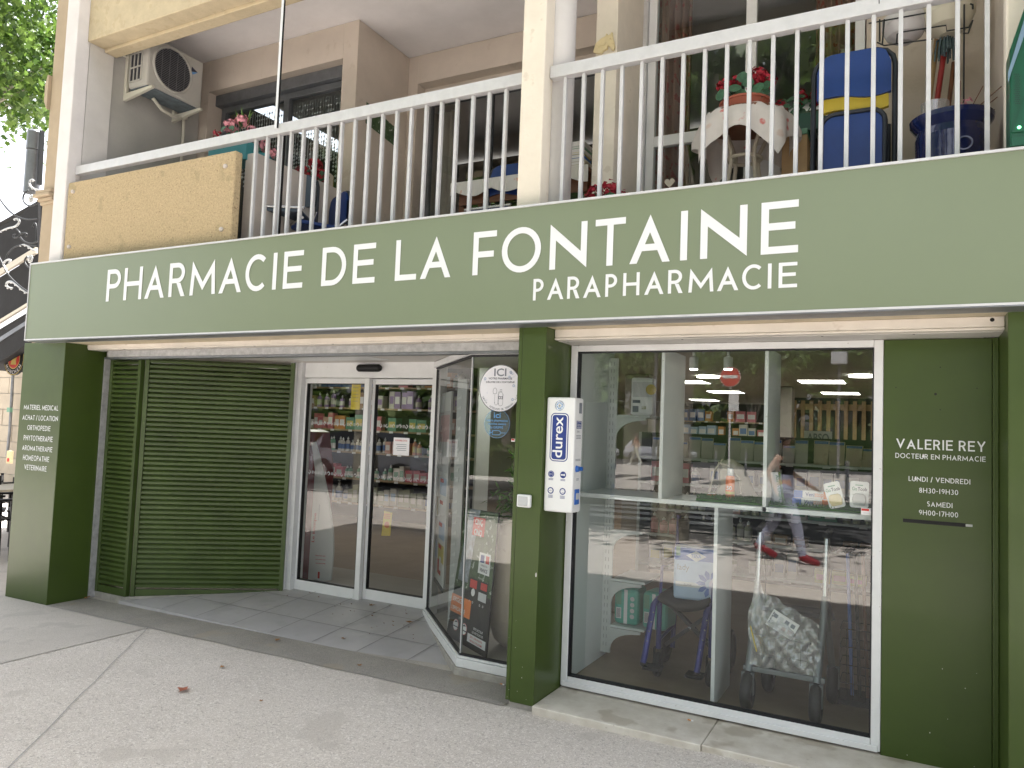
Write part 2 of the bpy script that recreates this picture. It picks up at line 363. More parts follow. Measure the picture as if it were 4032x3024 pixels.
mat('blue_logo', (.010, .035, .22), .35); mat('blue_plastic', (.02, .12, .45), .3); mat('plastic_white', (.78, .79, .79), .35, var=.02)
mat('plastic_grey', (.5, .51, .52), .4); mat('ink', (.03, .03, .06), .6); mat('ink_grey', (.2, .22, .26), .6); mat('ink_blue', (.12, .32, .62), .5)
mat('red', (.55, .04, .03), .5); mat('red_pale', (.62, .16, .16), .6); mat('orange', (.75, .2, .04), .5); mat('yellow', (.75, .55, .06), .5); mat('gold', (.55, .42, .12), .5)
mat('sticker_white', (.78, .78, .83), .5); mat('bubble', (.36, .43, .58), .5)
mat('paper', (.78, .77, .78), .7); mat('paper_grey', (.6, .6, .62), .7); mat('pinkish', (.62, .42, .42), .6)
mat('wood_floor', (.23, .17, .12), .45, col2=(.30, .225, .16), vs=4); mat('shop_tile', (.40, .37, .33), .4, var=.05)
mat('shop_wall', (.42, .39, .35), .8); mat('shop_ceiling', (.55, .54, .52), .8); mat('display_white', (.66, .69, .68), .4, var=.02); mat('steel_white', (.62, .64, .63), .4)
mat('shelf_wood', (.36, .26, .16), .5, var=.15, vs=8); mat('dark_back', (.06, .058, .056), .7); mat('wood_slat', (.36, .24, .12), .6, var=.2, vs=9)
mat('lamp_on', (1, 1, 1), .5, emit=((1, .96, .86), 2.8)); mat('green_led', (.1, .9, .3), .5, emit=((.2, 1, .4), 1.2))
mat('kiosk_red', (.16, .015, .02), .3); mat('kiosk_white', (.62, .62, .61), .3); mat('poster_black', (.012, .013, .014), .3)
mat('poster_green', (.02, .05, .02), .4, col2=(.08, .14, .06), vs=22, speck=[(30, (.5, .55, .5), .62, .8)]); mat('poster_fall', (.42, .46, .55), .4, col2=(.08, .09, .08), vs=14)
mat('planter_cream', (.68, .56, .43), .6, col2=(.72, .62, .50), vs=6, speck=[(12, (.5, .36, .24), .63, .4)])
mat('teal_pack', (.10, .42, .34), .3, var=.08); mat('sky_pack', (.42, .55, .74), .3, var=.06); mat('mid_blue', (.10, .19, .52), .35); mat('lilac', (.55, .56, .75), .35)
mat('chair_blue', (.012, .045, .20), .4, var=.1); mat('chair_grey', (.06, .085, .12), .5); mat('chair_yellow', (.48, .36, .03), .6); mat('tube_dark', (.03, .035, .045), .4, metal=.4)
mat('steel', (.62, .63, .65), .25, metal=.9); mat('steel_grey', (.20, .22, .23), .35, metal=.6); mat('wc_blue', (.03, .035, .20), .3, metal=.4); mat('seat_black', (.02, .02, .021), .7)
mat('cloth', (.66, .62, .59), .85, var=.05, vs=8, speck=[(11, (.60, .10, .09), .655, .8), (7, (.55, .38, .3), .64, .5)]); mat('cloth_orange', (.70, .68, .66), .85, speck=[(14, (.68, .3, .16), .64, .8)])
mat('curtain_floral', (.34, .20, .15), .9, var=.12, vs=8, speck=[(16, (.36, .05, .04), .58, .9)]); mat('lace', (.8, .8, .8), .9)
mat('terracotta', (.36, .10, .06), .7, var=.1); mat('pot_teal', (.04, .22, .24), .5); mat('glaze_blue', (.008, .016, .085), .12, coat=.6, bump=.3, bs=18)
mat('petal_red', (.36, .012, .03), .6, var=.3, vs=60); mat('petal_pink', (.62, .26, .30), .6, var=.2, vs=60); mat('leaf_plain', (.04, .12, .06), .5, var=.3, vs=40); mat('leaf_green', (.10, .20, .03), .5, var=.3, vs=40)
mat('wood_brown', (.16, .06, .025), .5, var=.2, vs=14); mat('wood_pale', (.50, .33, .17), .5, var=.1); mat('plaster_yellow', (.70, .58, .34), .7, var=.1, vs=20)
mat('broom_red', (.30, .02, .02), .4); mat('broom_wood', (.42, .28, .13), .5); mat('mop', (.12, .17, .19), .9, var=.3, vs=60); mat('bowl_cream', (.60, .56, .46), .4); mat('bowl_white', (.62, .6, .62), .15)
mat('cross_green', (.004, .07, .035), .3); mat('band_blue', (.14, .22, .30), .35)
mat('dead_leaf', (.30, .16, .07), .8, var=.3, vs=30); mat('dead_red', (.34, .12, .07), .8, var=.2, vs=30)
mat('awning', (.018, .018, .02), .9, var=.2); mat('trim_cream', (.6, .55, .47), .6); mat('stone', (.52, .45, .36), .9, var=.12, vs=2, bump=.4, bs=14); mat('stone_pale', (.42, .335, .235), .85, var=.08, vs=4)
mat('bark', (.40, .37, .30), .9, col2=(.20, .19, .15), vs=5); mat('ac_body', (.46, .45, .42), .5, var=.04); mat('ac_dark', (.02, .022, .03), .6); mat('ac_under', (.12, .15, .17), .7, var=.3, vs=12); mat('bracket', (.62, .60, .52), .5)
mat('car_silver', (.62, .63, .68), .25, metal=.2, coat=.8); mat('car_glass', (.03, .035, .04), .08); mat('skin', (.55, .34, .25), .6); mat('hair', (.03, .018, .012), .7); mat('top_rust', (.30, .12, .07), .8); mat('trousers', (.42, .42, .36), .85); mat('jeans', (.35, .37, .48), .85)
mat('bag_tan', (.50, .45, .36), .8, var=.08); mat('turf', (.06, .17, .03), .9); mat('orange_cap', (.85, .20, .04), .35)
mat('pack_a', (.58, .56, .52), .5); mat('pack_b', (.60, .18, .22), .5); mat('pack_c', (.66, .40, .34), .5); mat('pack_d', (.34, .24, .45), .5); mat('pack_e', (.16, .34, .24), .5)
mat('pack_f', (.62, .28, .10), .5); mat('pack_g', (.12, .20, .42), .5); mat('pack_h', (.34, .22, .13), .6, speck=[(45, (.65, .6, .5), .62, .9)]); mat('pack_i', (.38, .40, .28), .5); mat('pack_j', (.25, .02, .03), .3); mat('pack_k', (.62, .52, .16), .5)
glass('shop_glass', (.86, .90, .885), boost=1.9, film=.02); glass('door_glass', (.86, .89, .87), boost=1.9, film=.005); glass('house_glass', (.7, .75, .75), boost=2.2, film=.05); glass('plastic_film', (.88, .88, .89), boost=1.2, rough=.09, film=.18, milk=.24); glass('clear_screen', (.95, .97, .97))
glass('sticker_film', (.62, .78, .86), boost=1.0, rough=.3, film=.06)
leafmat('plane_leaf', (.035, .085, .015), (.16, .26, .045)); leafmat('dark_leaf', (.02, .05, .012), (.07, .13, .03)); leafmat('hedge_leaf', (.05, .10, .02), (.2, .26, .07))
# ------------------------------------------------------------------ ground
b = B('pave'); GX0, GX1 = -60., 70.
def gquad(b, x0, x1, y0, y1, dz, m): return b.quad((x0, y0, zg(x0) + dz), (x1, y0, zg(x1) + dz), (x1, y1, zg(x1) + dz), (x0, y1, zg(x0) + dz), m)
gquad(b, GX0, GX1, -7.4, .15, 0, 'pave'); gquad(b, GX0, GX1, .15, 40, 0, 'pave_old')
struct(b, 'pavement')
b = B('pave_old')       # older slab left of the joint
b.add([(1.60, .146, zg(1.6) + .004), (1.60, -2.2, zg(1.6) + .004), (-12, -2.2, zg(-12) + .004), (-12, .146, zg(-12) + .004)], [(0, 1, 2, 3)]); struct(b, 'old_pavement_slab')
b = B('apron'); n = 40; top = []; bot = []
for i in range(n + 1):
    x = .33 + (4.60 - .33) * i / n; top.append((x, .50, zg(x) + .004)); bot.append((x, .147 + .006 * sin(9 * x), zg(x) + .004))
b.add(bot + top, [(i, i + 1, n + 2 + i, n + 1 + i) for i in range(n)]); struct(b, 'pavement_strip')
def crack(pts, wd, dz=.008):
    b = B('grout'); vs = []
    for i, p in enumerate(pts):
        p = Vector((*p, 0)); a = Vector((*pts[max(i - 1, 0)], 0)); c = Vector((*pts[min(i + 1, len(pts) - 1)], 0)); d = (c - a).normalized(); nn = Vector((-d.y, d.x, 0)) * wd / 2
        for q in (p + nn, p - nn): vs.append((q.x, q.y, zg(q.x) + dz))
    b.add(vs, [(2 * i, 2 * i + 1, 2 * i + 3, 2 * i + 2) for i in range(len(pts) - 1)]); return b
struct(crack([(.33 + .25 * i, .135 + random.uniform(-.004, .004)) for i in range(6)] + [(1.6, .14)], .006), 'pavement_joint')
dg = [(1.6 + (3.2 - 1.6) * i / 14 + random.uniform(-.006, .006), .15 - (1.9) * i / 14) for i in range(15)]
struct(crack(dg, .0045), 'pavement_joint'); struct(crack([(1.57, .15), (1.56, .27), (1.66, .38), (1.70, .49)], .004, .012), 'pavement_joint')
# entrance ramp, tiled, rising to the door
RS = .105
def zr(y, x=2.5): return .036 + max(0, y - .5) * RS
b = B('tile')
b.add([(.74, .50, zr(.5)), (4.10, .50, zr(.5)), (3.25, 1.36, zr(1.36)), (3.25, 1.75, zr(1.5)), (1.75, 1.75, zr(1.5)), (1.75, 1.30, zr(1.30))], [(0, 1, 2, 3, 4, 5)])
b.add([(.74, .5, zr(.5)), (4.1, .5, zr(.5)), (4.1, .498, .0), (.74, .498, .0)], [(0, 1, 2, 3)]); struct(b, 'entrance_floor')
b = B('grout')
def inramp(x, y): return y > .5 and (x - 4.10) * .86 + (y - .5) * .85 < -.01 and y < 1.42 and (y - .5) < (x - .74) * .80
def rl(p, q):
    N_ = 60; seg = []
    for i in range(N_):
        a = [p[k] + (q[k] - p[k]) * i / N_ for k in (0, 1)]; c = [p[k] + (q[k] - p[k]) * (i + 1) / N_ for k in (0, 1)]
        if inramp(*a) and inramp(*c): seg.append((a, c))
    d = Vector((q[0] - p[0], q[1] - p[1], 0)).normalized(); nn = Vector((-d.y, d.x, 0)) * .0035
    for a, c in seg:
        b.add([(a[0] + nn.x, a[1] + nn.y, zr(a[1]) + .004), (a[0] - nn.x, a[1] - nn.y, zr(a[1]) + .004), (c[0] - nn.x, c[1] - nn.y, zr(c[1]) + .004), (c[0] + nn.x, c[1] + nn.y, zr(c[1]) + .004)], [(0, 1, 2, 3)])
tj = [atz(*p, .07) for p in ((1255.7, 2527.5), (1447, 2548), (1107, 2495.9), (1600, 2595))]
xs0 = sorted(p.x for p in tj)
for k in range(-5, 4): x = 2.46 + .40 * k + .0; rl((x, .5), (x + .02, 1.45))
for y in (.83, 1.2): rl((.7, y), (4.2, y))
struct(b, 'tile_joints')
# ------------------------------------------------------------------ the building itself
bld = thing('apartment_building', 'ochre rendered apartment building with open loggias above the green pharmacy front', 'building', (3.4, 1.0, 0))
ZC = 5.25
b = B('beam_ochre')
b.box(.152, 4.56, .245, .40, 4.87, 5.7, 'beam_ochre'); b.box(.152, 4.56, .403, .52, 4.845, 5.7, 'beam_ochre'); b.box(4.72, 6.95, .245, .52, 5.16, 5.7)
b.obj('parapet_beam', bld, .006)
b = B('wall_ochre').box(-.2, 16, .56, 12, 5.45, 9.6); b.obj('unseen_upper_mass', bld)  # unseen mass, its height chosen to throw shade over the pavement
B('ceiling_grey').box(.02, 9, .52, 5.2, ZC, 5.44).obj('balcony_ceiling', bld)
B('partition').box(-.19, 12, .16, 5.2, 2.50, 2.79).obj('balcony_floor', bld)
b = B('wall_ochre')
b.box(-.19, .13, .42, 1.46, 2.8, 5.24, 'side_wall_shaded'); b.box(-.19, .24, 1.47, 1.75, 2.8, 5.245); b.box(.24, 2.0, 1.47, 1.75, 4.917, 5.245); b.box(2.0, 2.172, 1.47, 2.55, 2.8, 5.245)
b.box(2.175, 2.29, 2.24, 2.55, 2.8, 5.245); b.box(2.29, 4.64, 2.24, 2.55, 4.957, 5.245)
b.box(4.815, 6.33, 1.58, 1.8, 5.16, 5.245); b.box(6.33, 6.99, 1.58, 1.8, 2.8, 5.245); b.box(6.99, 7.3, .46, 2.6, 2.8, 5.245)
b.obj('balcony_wall', bld, .004)
B('column_cream').box(4.652, 4.81, 1.05, 2.56, 2.8, 5.246).obj('wall_pier', bld, .006)
b = B('dark_back'); b.box(-.19, 7.3, 4.9, 5.0, 2.8, 5.2); b.box(-.24, -.195, 1.5, 5, 2.8, 5.2); b.box(7.31, 7.36, 1.5, 5, 2.8, 5.2); b.obj('dark_room_wall', bld)  # near-black walls carry the darkness of the unlit room in their colour
for nm, x0, x1 in (('l', -.02, .150), ('m', 4.558, 4.708), ('r', 6.953, 7.18)):
    c = B('column_white' if nm == 'l' else 'column_cream').box(x0, x1, .15, .272, 2.6, 8.6); o = c.obj('column', bld, .008)
    q = B('column_grey')
    if nm == 'l': q.box(x0 + .005, x1 - .003, .274, .50, 2.6, 5.44)
    else: q.lathe([(.125, 2.6), (.125, 5.44)], ((x0 + x1) / 2 + (.02 if nm == 'm' else .06), .40, 0), seg=32)
    q.obj('column_back', bld)
# sill strip and sealed window recess above the shop front, behind the sign
B('shop_wall').box(-.27, 9, .17, .50, 2.20, 2.498).obj('shopfront_beam', bld)
# windows of the flat
def window_unit(x0, x1, y, z0, z1, mull, fm, bars=(), fw=.055, label=None):
    f = B(fm); f.box(x0, x0 + fw, y, y + .06, z0, z1); f.box(x1 - fw, x1, y, y + .06, z0, z1); f.box(x0 + fw, x1 - fw, y, y + .06, z1 - fw, z1)
    for mx in mull: f.box(mx - fw * .6, mx + fw * .6, y - .004, y + .056, z0, z1 - fw)
    for z in bars: f.box(x0 + fw, x1 - fw, y + .003, y + .05, z - .04, z + .04)
    o = f.obj('window', bld, .003)
    B('house_glass').quad((x0 + .02, y + .03, z0), (x1 - .02, y + .03, z0), (x1 - .02, y + .03, z1 - .02), (x0 + .02, y + .03, z1 - .02)).obj('window_pane', o)
    return o
wa = window_unit(.27, 2.0, 1.62, 2.8, 4.80, (1.18,), 'alu_dark', fw=.06)
B('alu_dark').box(.24, 2.0, 1.56, 1.72, 4.803, 4.915).obj('shutter_case', bld, .004)
window_unit(2.30, 4.64, 2.40, 2.8, 4.85, (3.02,), 'alu_dark'); B('wall_ochre').box(2.295, 4.64, 2.36, 2.52, 4.853, 4.955).obj('shutter_case', bld, .004)
window_unit(4.845, 6.32, 1.62, 2.8, 5.14, (at(2960, 40, 1.62).x,), 'frame_white', (at(2565, 560, 1.62).z,), fw=.06); B('alu').box(4.812, 4.842, 1.585, 1.68, 2.8, 5.155).obj('window_jamb', bld)
# stone pilaster of the next house
pil = thing('stone_pilaster', 'narrow ochre stone pilaster with a moulded capital beside the white column', 'pilaster', (-.11, .35, 0))
PX0, PX1 = at(190, 500, .30).x, -.262; b = B('stone_pale'); b.box(PX0, PX1, .30, .6, 0, 9); b.obj('shaft', pil, .006)
z0 = at(200, 745, .28).z; b = B('stone_pale')
for dz, e in ((.0, .045), (-.035, .06), (-.07, .03), (-.10, .015)): b.box(PX0 - e, PX1 + .01, .30 - e, .62, z0 + dz - .03, z0 + dz)
b.obj('capital', pil, .006); z1 = at(180, 350, .28).z
B('stone_pale').prism([(PX0 + q, .27, z1 + s_) for q, s_ in ((-.004, -.2), (-.05, -.12), (-.05, .03), (-.02, .12), (.0, .12), (.0, -.2))], (0, .25, 0)).obj('corbel', pil, .004)
# ------------------------------------------------------------------ shop sign
sg = thing('shop_sign', 'long sage green fascia sign lettered PHARMACIE DE LA FONTAINE across the shop front', 'sign', (3.6, 0, 2.18))
ZS0, ZS1 = 2.187, 2.838
B('sign_green').box(.0, 8.6, 0, .13, ZS0 + .006, ZS1 - .006).obj('sign_panel', sg)
b = B('alu'); b.box(-.008, 8.6, -.008, .0, ZS1 - .008, ZS1 + .004); b.box(-.008, 8.6, -.008, .0, ZS0 - .002, ZS0 + .008); b.box(-.010, -.0005, -.006, .13, ZS0, ZS1); b.obj('sign_trim', sg)
b = B('alu_dark'); b.box(0, 8.6, -.006, .15, ZS0 - .008, ZS0 - .0025); b.obj('sign_underside', sg)
b = B('letter_white')
L1 = [('P', 1.045, 1.212), ('H', 1.255, 1.467), ('A', 1.502, 1.722), ('R', 1.771, 1.949), ('M', 1.998, 2.262), ('A', 2.297, 2.518), ('C', 2.553, 2.752), ('I', 2.8, 2.853), ('E', 2.905, 3.078), ('D', 3.238, 3.439), ('E', 3.495, 3.669), ('L', 3.823, 3.98), ('A', 4.008, 4.223), ('F', 4.371, 4.523), ('O', 4.559, 4.803), ('N', 4.857, 5.073), ('T', 5.119, 5.286), ('A', 5.311, 5.523), ('I', 5.572, 5.612), ('N', 5.674, 5.897), ('E', 5.961, 6.128)]
for q0, q1 in ((0, 9), (9, 11), (11, 13), (13, 21)): B('letter_white').caps('', (L1[q0][1], -.003, 2.4675), (1, 0, 0), (0, 0, 1), .25, t=.14, xs=L1[q0:q1]).obj('lettering', sg)
b = B('letter_white')
L2 = [('P', 4.765, 4.827), ('A', 4.85, 4.947), ('R', 4.968, 5.04), ('A', 5.06, 5.16), ('P', 5.184, 5.248), ('H', 5.281, 5.369), ('A', 5.395, 5.495), ('R', 5.517, 5.592), ('M', 5.62, 5.743), ('A', 5.760, 5.861), ('C', 5.878, 5.972), ('I', 5.993, 6.015), ('E', 6.044, 6.126)]
b.caps('', (4.765, -.003, 2.304), (1, 0, 0), (0, 0, 1), .119, t=.14, xs=L2); b.obj('lettering', sg)
B('soffit_yellow').box(.02, 9, .155, .49, 2.180, 2.196).obj('fascia_board', bld)
# ------------------------------------------------------------------ green clad pillars
def speckle(b, n, x0, x1, y, z0, z1, m='pack_a'):
    for _ in range(n):
        x = random.uniform(x0, x1); z = z0 + (z1 - z0) * random.random() ** 2; r = random.uniform(.0012, .0026)
        b.disc((x, y, z), (1, 0, 0), (0, 0, random.uniform(.6, 1.6)), r, m, 6)
p1 = thing('clad_pillar', 'wide green sheet metal pillar listing MATERIEL MEDICAL and other services in white', 'pillar', (.02, .33, 0))
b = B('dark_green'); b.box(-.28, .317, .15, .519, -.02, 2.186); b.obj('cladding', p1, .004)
b = B('letter_white'); cx = .035
for txt, z0, z1, xa, xb in (('MATERIEL MEDICAL', 1.605, 1.647, -.212, .283), ('ACHAT / LOCATION', 1.516, 1.558, -.221, .289), ('ORTHOPEDIE', 1.43, 1.472, -.138, .195), ('PHYTOTHERAPIE', 1.34, 1.384, -.180, .237), ('AROMATHERAPIE', 1.255, 1.297, -.190, .243), ('HOMEOPATHIE', 1.171, 1.215, -.168, .21), ('VETERINAIRE', 1.09, 1.133, -.138, .183)):
    B('letter_white').caps(txt, (xa, .148, z0), (1, 0, 0), (0, 0, 1), z1 - z0, xb - xa, t=.13).obj('lettering', p1)
p2 = thing('clad_pillar', 'slim green metal pillar between the glass entrance and the shop window', 'pillar', (4.7, .33, .05))
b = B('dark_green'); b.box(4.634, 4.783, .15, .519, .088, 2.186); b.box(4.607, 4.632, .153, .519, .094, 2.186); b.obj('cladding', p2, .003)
b = B('gasket'); b.box(4.632, 4.6342, .156, .5, .09, 2.184); b.obj('cover_joint', p2)
b = B('pack_a'); speckle(b, 9, 4.61, 4.78, .1485, .11, .55); b.disc((4.772, .1485, .80), (1, 0, 0), (0, 0, 2.6), .005, None, 8); b.obj('paint_chips', p2)
B('curb').box(4.622, 4.772, .165, .45, .02, .0865).obj('footing', p2, .004)
p3 = thing('clad_pillar', 'green metal pillar at the right end of the shop front', 'pillar', (7.3, .33, .05))
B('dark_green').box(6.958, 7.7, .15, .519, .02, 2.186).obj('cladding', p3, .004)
b = B('pack_a'); speckle(b, 8, 6.98, 7.2, .1485, .1, .6); b.obj('paint_chips', p3)
# flat green panel with the pharmacist's name
wp = thing('wall_panel', 'flat dark green panel with VALERIE REY, opening hours and a letter slot', 'panel', (6.72, .5, .09))
b = B('dark_green'); b.box(6.476, 6.93, .497, .54, .088, 2.112); b.box(6.932, 6.956, .49, .54, .088, 2.112); b.obj('sheet', wp, .002)
b = B('letter_white')
for txt, z, h, xa, xb in (('VALERIE REY', 1.577, .048, 6.533, 6.905), ('DOCTEUR EN PHARMACIE', 1.531, .024, 6.53, 6.905), ('LUNDI / VENDREDI', 1.422, .0235, 6.588, 6.844), ('8H30-19H30', 1.369, .0235, 6.633, 6.795), ('SAMEDI', 1.306, .0235, 6.667, 6.772), ('9H00-17H00', 1.2635, .0235, 6.633, 6.795)):
    B('letter_white').caps(txt, (xa, .495, z), (1, 0, 0), (0, 0, 1), h, xb - xa, t=.135).obj('lettering', wp)
b = B('black'); b.box(6.565, 6.825, .4940, .505, 1.222, 1.239); b.obj('letter_slot', wp); B('plastic_grey').box(6.826, 6.853, .4955, .505, 1.225, 1.236).obj('slot_lid', wp)
for x, z, r in ((6.70, 1.845, .006), (6.53, 1.875, .0025), (6.87, 1.875, .0025), (6.72, 1.77, .0025), (6.72, 1.975, .0025)): B('black').disc((x, .4955, z), (1, 0, 0), (0, 0, 1), r, None, 10).obj('screw_hole', wp)
b = B('pack_a'); speckle(b, 8, 6.49, 6.92, .4955, .1, .6); b.obj('paint_chips', wp)
# ------------------------------------------------------------------ roller shutter housings
sb = thing('shutter_box', 'dirty cream roller shutter housing over the glass entrance', 'shutter box', (2.5, .42, 2.1))
b = B('shutter_beige'); b.box(.318, 4.606, .338, .48, 2.150, 2.179); b.box(.318, 4.606, .343, .49, 2.138, 2.1495); b.obj('casing', sb, .003)
b = B('galv'); b.box(.46, 4.604, .43, .50, 2.085, 2.1375); b.obj('bottom_bar', sb, .003); b = B('alu_dark'); b.box(.40, 4.604, .445, .52, 2.068, 2.084); b.obj('seal', sb)
[B('black').box(x, x + .012, .34, .352, 2.1365, 2.1378).obj('screw', sb) for x in (.8, 1.55, 2.3, 3.05, 3.8)]
sb2 = thing('shutter_box', 'cream roller shutter housing over the big shop window and green panel', 'shutter box', (5.8, .4, 2.1))
b = B('shutter_beige'); b.box(4.785, 6.957, .255, .42, 2.132, 2.179); b.box(4.785, 6.957, .253, .31, 2.118, 2.1305); b.obj('casing', sb2, .004)
b = B('soffit'); b.box(4.785, 6.957, .311, .51, 2.116, 2.1305); b.obj('underside', sb2); b = B('black'); b.disc((6.91, .2535, 2.163), (1, 0, 0), (0, 0, 1), .009, None, 16); b.obj('cable_hole', sb2)
for x in (4.83, 5.5, 6.2, 6.6): B('black').box(x, x + .01, .33, .34, 2.1152, 2.1165).obj('screw', sb2)
# entrance soffit, jambs
b = B('soffit'); b.box(.35, 4.6, .521, 1.44, 2.116, 2.2); b.obj('entrance_ceiling', bld)
b = B('soffit'); b.disc((2.35, 1.12, 2.1150), (1, 0, 0), (0, 1, 0), .15, None, 40, .135); o = b.obj('ceiling_ring', bld)
B('frame_white').box(2.0, 2.9, .90, 1.2, 2.1125, 2.1155).obj('ceiling_hatch', bld)
# ------------------------------------------------------------------ louvre screens
def louver(name, label, pa, pb, z0a, z0b, z1, n=47):
    pa = Vector((*pa, 0)); pb = Vector((*pb, 0)); d = (pb - pa); Ln = d.length; d.normalize(); nrm = Vector((d.y, -d.x, 0))
    T = thing(name, label, 'louvre screen', (pa.x, pa.y, 0)); P = lambda u, v, z: pa + d * u + nrm * v + Vector((0, 0, z))
    f = B('louver_green')
    zb = lambda u: z0a + (z0b - z0a) * u / Ln
    for u0, u1 in ((0, .035), (Ln - .035, Ln)):
        vs = [P(u, v, z) for u in (u0, u1) for v in (-.03, .012) for z in (zb(u), z1)]
        f.add(vs, [(0, 1, 3, 2), (4, 6, 7, 5), (0, 4, 5, 1), (2, 3, 7, 6), (0, 2, 6, 4), (1, 5, 7, 3)])
    vs = [P(u, v, z) for u in (.036, Ln - .036) for v in (-.025, .006) for z in (zb(u), z0a + .06)]
    f.add(vs, [(0, 1, 3, 2), (4, 6, 7, 5), (0, 4, 5, 1), (2, 3, 7, 6), (0, 2, 6, 4), (1, 5, 7, 3)])
    f.obj('screen_frame', T, .003)
    s = B('louver_green'); pit = (z1 - .02 - (z0a + .07)) / n
    for i in range(n):
        z = z0a + .075 + i * pit; jt = random.uniform(-.0015, .0015)
        prof = [(.004 + jt, z), (.004 + jt, z + .020), (-.024, z + .040), (-.024, z + .034), (-.002, z + .016), (-.002, z + .001)]
        vs = [P(u, v, zz) for u in (.036, Ln - .036) for v, zz in prof]; m = len(prof)
        s.add(vs, [(k, (k + 1) % m, m + (k + 1) % m, m + k) for k in range(m)])
    s.obj('slats', T)
    return T
louver('louver_screen', 'narrow green louvre screen beside the wide lettered pillar', (.335, .56), (.750, .56), .055, .055, 2.090)
louver('louver_screen', 'wide green louvre screen angled inwards towards the sliding door', (.770, .58), (1.785, 1.31), .060, .112, 2.106)
b = B('curb'); b.box(.33, .748, .555, .70, -.02, .053); b.add([(.75, .553, -.02), (.75, .553, .058), (1.80, 1.308, .110), (1.80, 1.308, .09), (.77, .66, .058), (1.75, 1.36, .11)], [(0, 3, 2, 1), (1, 2, 5, 4)]); b.obj('curb', bld)
B('galv').box(.319, .334, .50, .58, .0, 2.085).obj('shutter_rail', sb)
# ------------------------------------------------------------------ sliding door
sd = thing('sliding_door', 'white framed automatic glass sliding door of the pharmacy', 'door', (2.5, 1.42, .12))
def leaf(x0, x1, y, zb, zt, post=None):
    f = B('frame_white'); f.box(x0, x0 + .022, y, y + .045, zb, zt); f.box(x1 - .05, x1, y, y + .045, zb, zt); f.box(x0 + .023, x1 - .051, y, y + .045, zb, zb + .085); f.box(x0 + .023, x1 - .051, y, y + .045, zt - .045, zt)
    o = f.obj('door_leaf', sd, .003); g = B('gasket'); a = .006
    X0, X1, Z0, Z1 = x0 + .022, x1 - .05, zb + .085, zt - .045
    g.box(X0, X0 + a, y + .004, y + .04, Z0, Z1); g.box(X1 - a, X1, y + .004, y + .04, Z0, Z1); g.box(X0 + a, X1 - a, y + .004, y + .04, Z0, Z0 + a); g.box(X0 + a, X1 - a, y + .004, y + .04, Z1 - a, Z1); g.obj('gasket', o)
    B('door_glass').quad((X0, y + .02, Z0), (X1, y + .02, Z0), (X1, y + .02, Z1), (X0, y + .02, Z1)).obj('door_pane', o)
    s = B('paper_grey')
    for zz in (at(1420, 1673, 1.4).z if x0 < 2.2 else at(1420, 1673, 1.4).z, at(1420, 1875, 1.4).z):
        n = 8
        for i in range(n):
            x = X0 + .03 + (X1 - X0 - .06) * (i + .5) / n
            for k in range(2):
                q = [(x - .018, zz), (x, zz + .02), (x + .018, zz), (x, zz - .02)]
            for j in range(4):
                a_, c_ = q[j], q[(j + 1) % 4]; mx = lambda p: ((p[0] - x) * .62 + x, (p[1] - zz) * .62 + zz)
                if j != i % 4: s.add([(a_[0], y + .018, a_[1]), (c_[0], y + .018, c_[1]), (mx(c_)[0], y + .018, mx(c_)[1]), (mx(a_)[0], y + .018, mx(a_)[1])], [(0, 1, 2, 3)])
            for k in (-1, 0, 1): s.box(x + .028, x + .05, y + .0178, y + .0182, zz + k * .009 - .0016, zz + k * .009 + .0016)
    s.obj('glass_marking', o)
    return o
leaf(1.828, 2.545, 1.40, .125, 1.98); leaf(2.55, 3.215, 1.45, .130, 1.978)
b = B('frame_white'); b.box(1.712, 1.772, 1.33, 1.50, .09, 2.115); b.box(1.7745, 1.826, 1.352, 1.50, .10, 2.115); b.box(3.218, 3.25, 1.37, 1.52, .10, 2.115); b.box(1.828, 3.216, 1.39, 1.56, 1.984, 2.115); b.box(2.546, 2.56, 1.447, 1.449, .13, 1.98); b.obj('door_surround', sd, .003)
x0, x1 = at(1397, 1447, 1.33).x, at(1492, 1447, 1.33).x; zz = at(1440, 1449, 1.35).z
b = B('black'); b.tube([(x0 + .03, 1.36, zz), (x1 - .03, 1.36, zz)], .032, seg=14); b.ball((x0 + .03, 1.36, zz), .032); b.ball((x1 - .03, 1.36, zz), .032)
tag(b.obj('motion_sensor'), 'black rounded motion sensor on the white header above the sliding door', 'sensor')
# notices on the door glass
def notice(name, label, cat, quads):
    t = None; o = quads.obj(name); return tag(o, label, cat)
b = B('paper'); p = at(1580, 1757, 1.447); b.box(p.x - .078, p.x + .082, 1.4435, 1.4465, p.z - .075, p.z + .07)
b.text('HORAIRES D\'ETE', (p.x, 1.4425, p.z + .04), (1, 0, 0), (0, 0, 1), .014, .12, 'red', 'C', .01)
for i in range(4): b.box(p.x - .05 + .01 * (i % 2), p.x + .055, 1.4426, 1.443, p.z + .012 - .016 * i, p.z + .016 - .016 * i, 'ink_grey')
notice('paper_notice', 'white paper notice with a red heading taped inside the right door leaf', 'notice', b)
b = B('yellow'); p = at(1412, 1560, 1.6); b.box(p.x - .05, p.x + .05, 1.56, 1.563, p.z - .12, p.z + .12)
for i in range(5): b.box(p.x - .035, p.x + .03, 1.5585, 1.5595, p.z + .07 - .03 * i, p.z + .078 - .03 * i, 'gold')
notice('hanging_sign', 'yellow card hanging inside the top of the left door leaf', 'sign', b)
b = B('yellow'); p = at(1520, 2062, 2.2); b.prism([(p.x - .05, 2.2, p.z - .12), (p.x + .055, 2.2, p.z - .11), (p.x + .065, 2.2, p.z + .11), (p.x - .03, 2.2, p.z + .12)], (0, .003, 0)); b.disc((p.x + .012, 2.198, p.z - .01), (1, 0, 0), (0, 0, 1), .03, 'orange', 20)
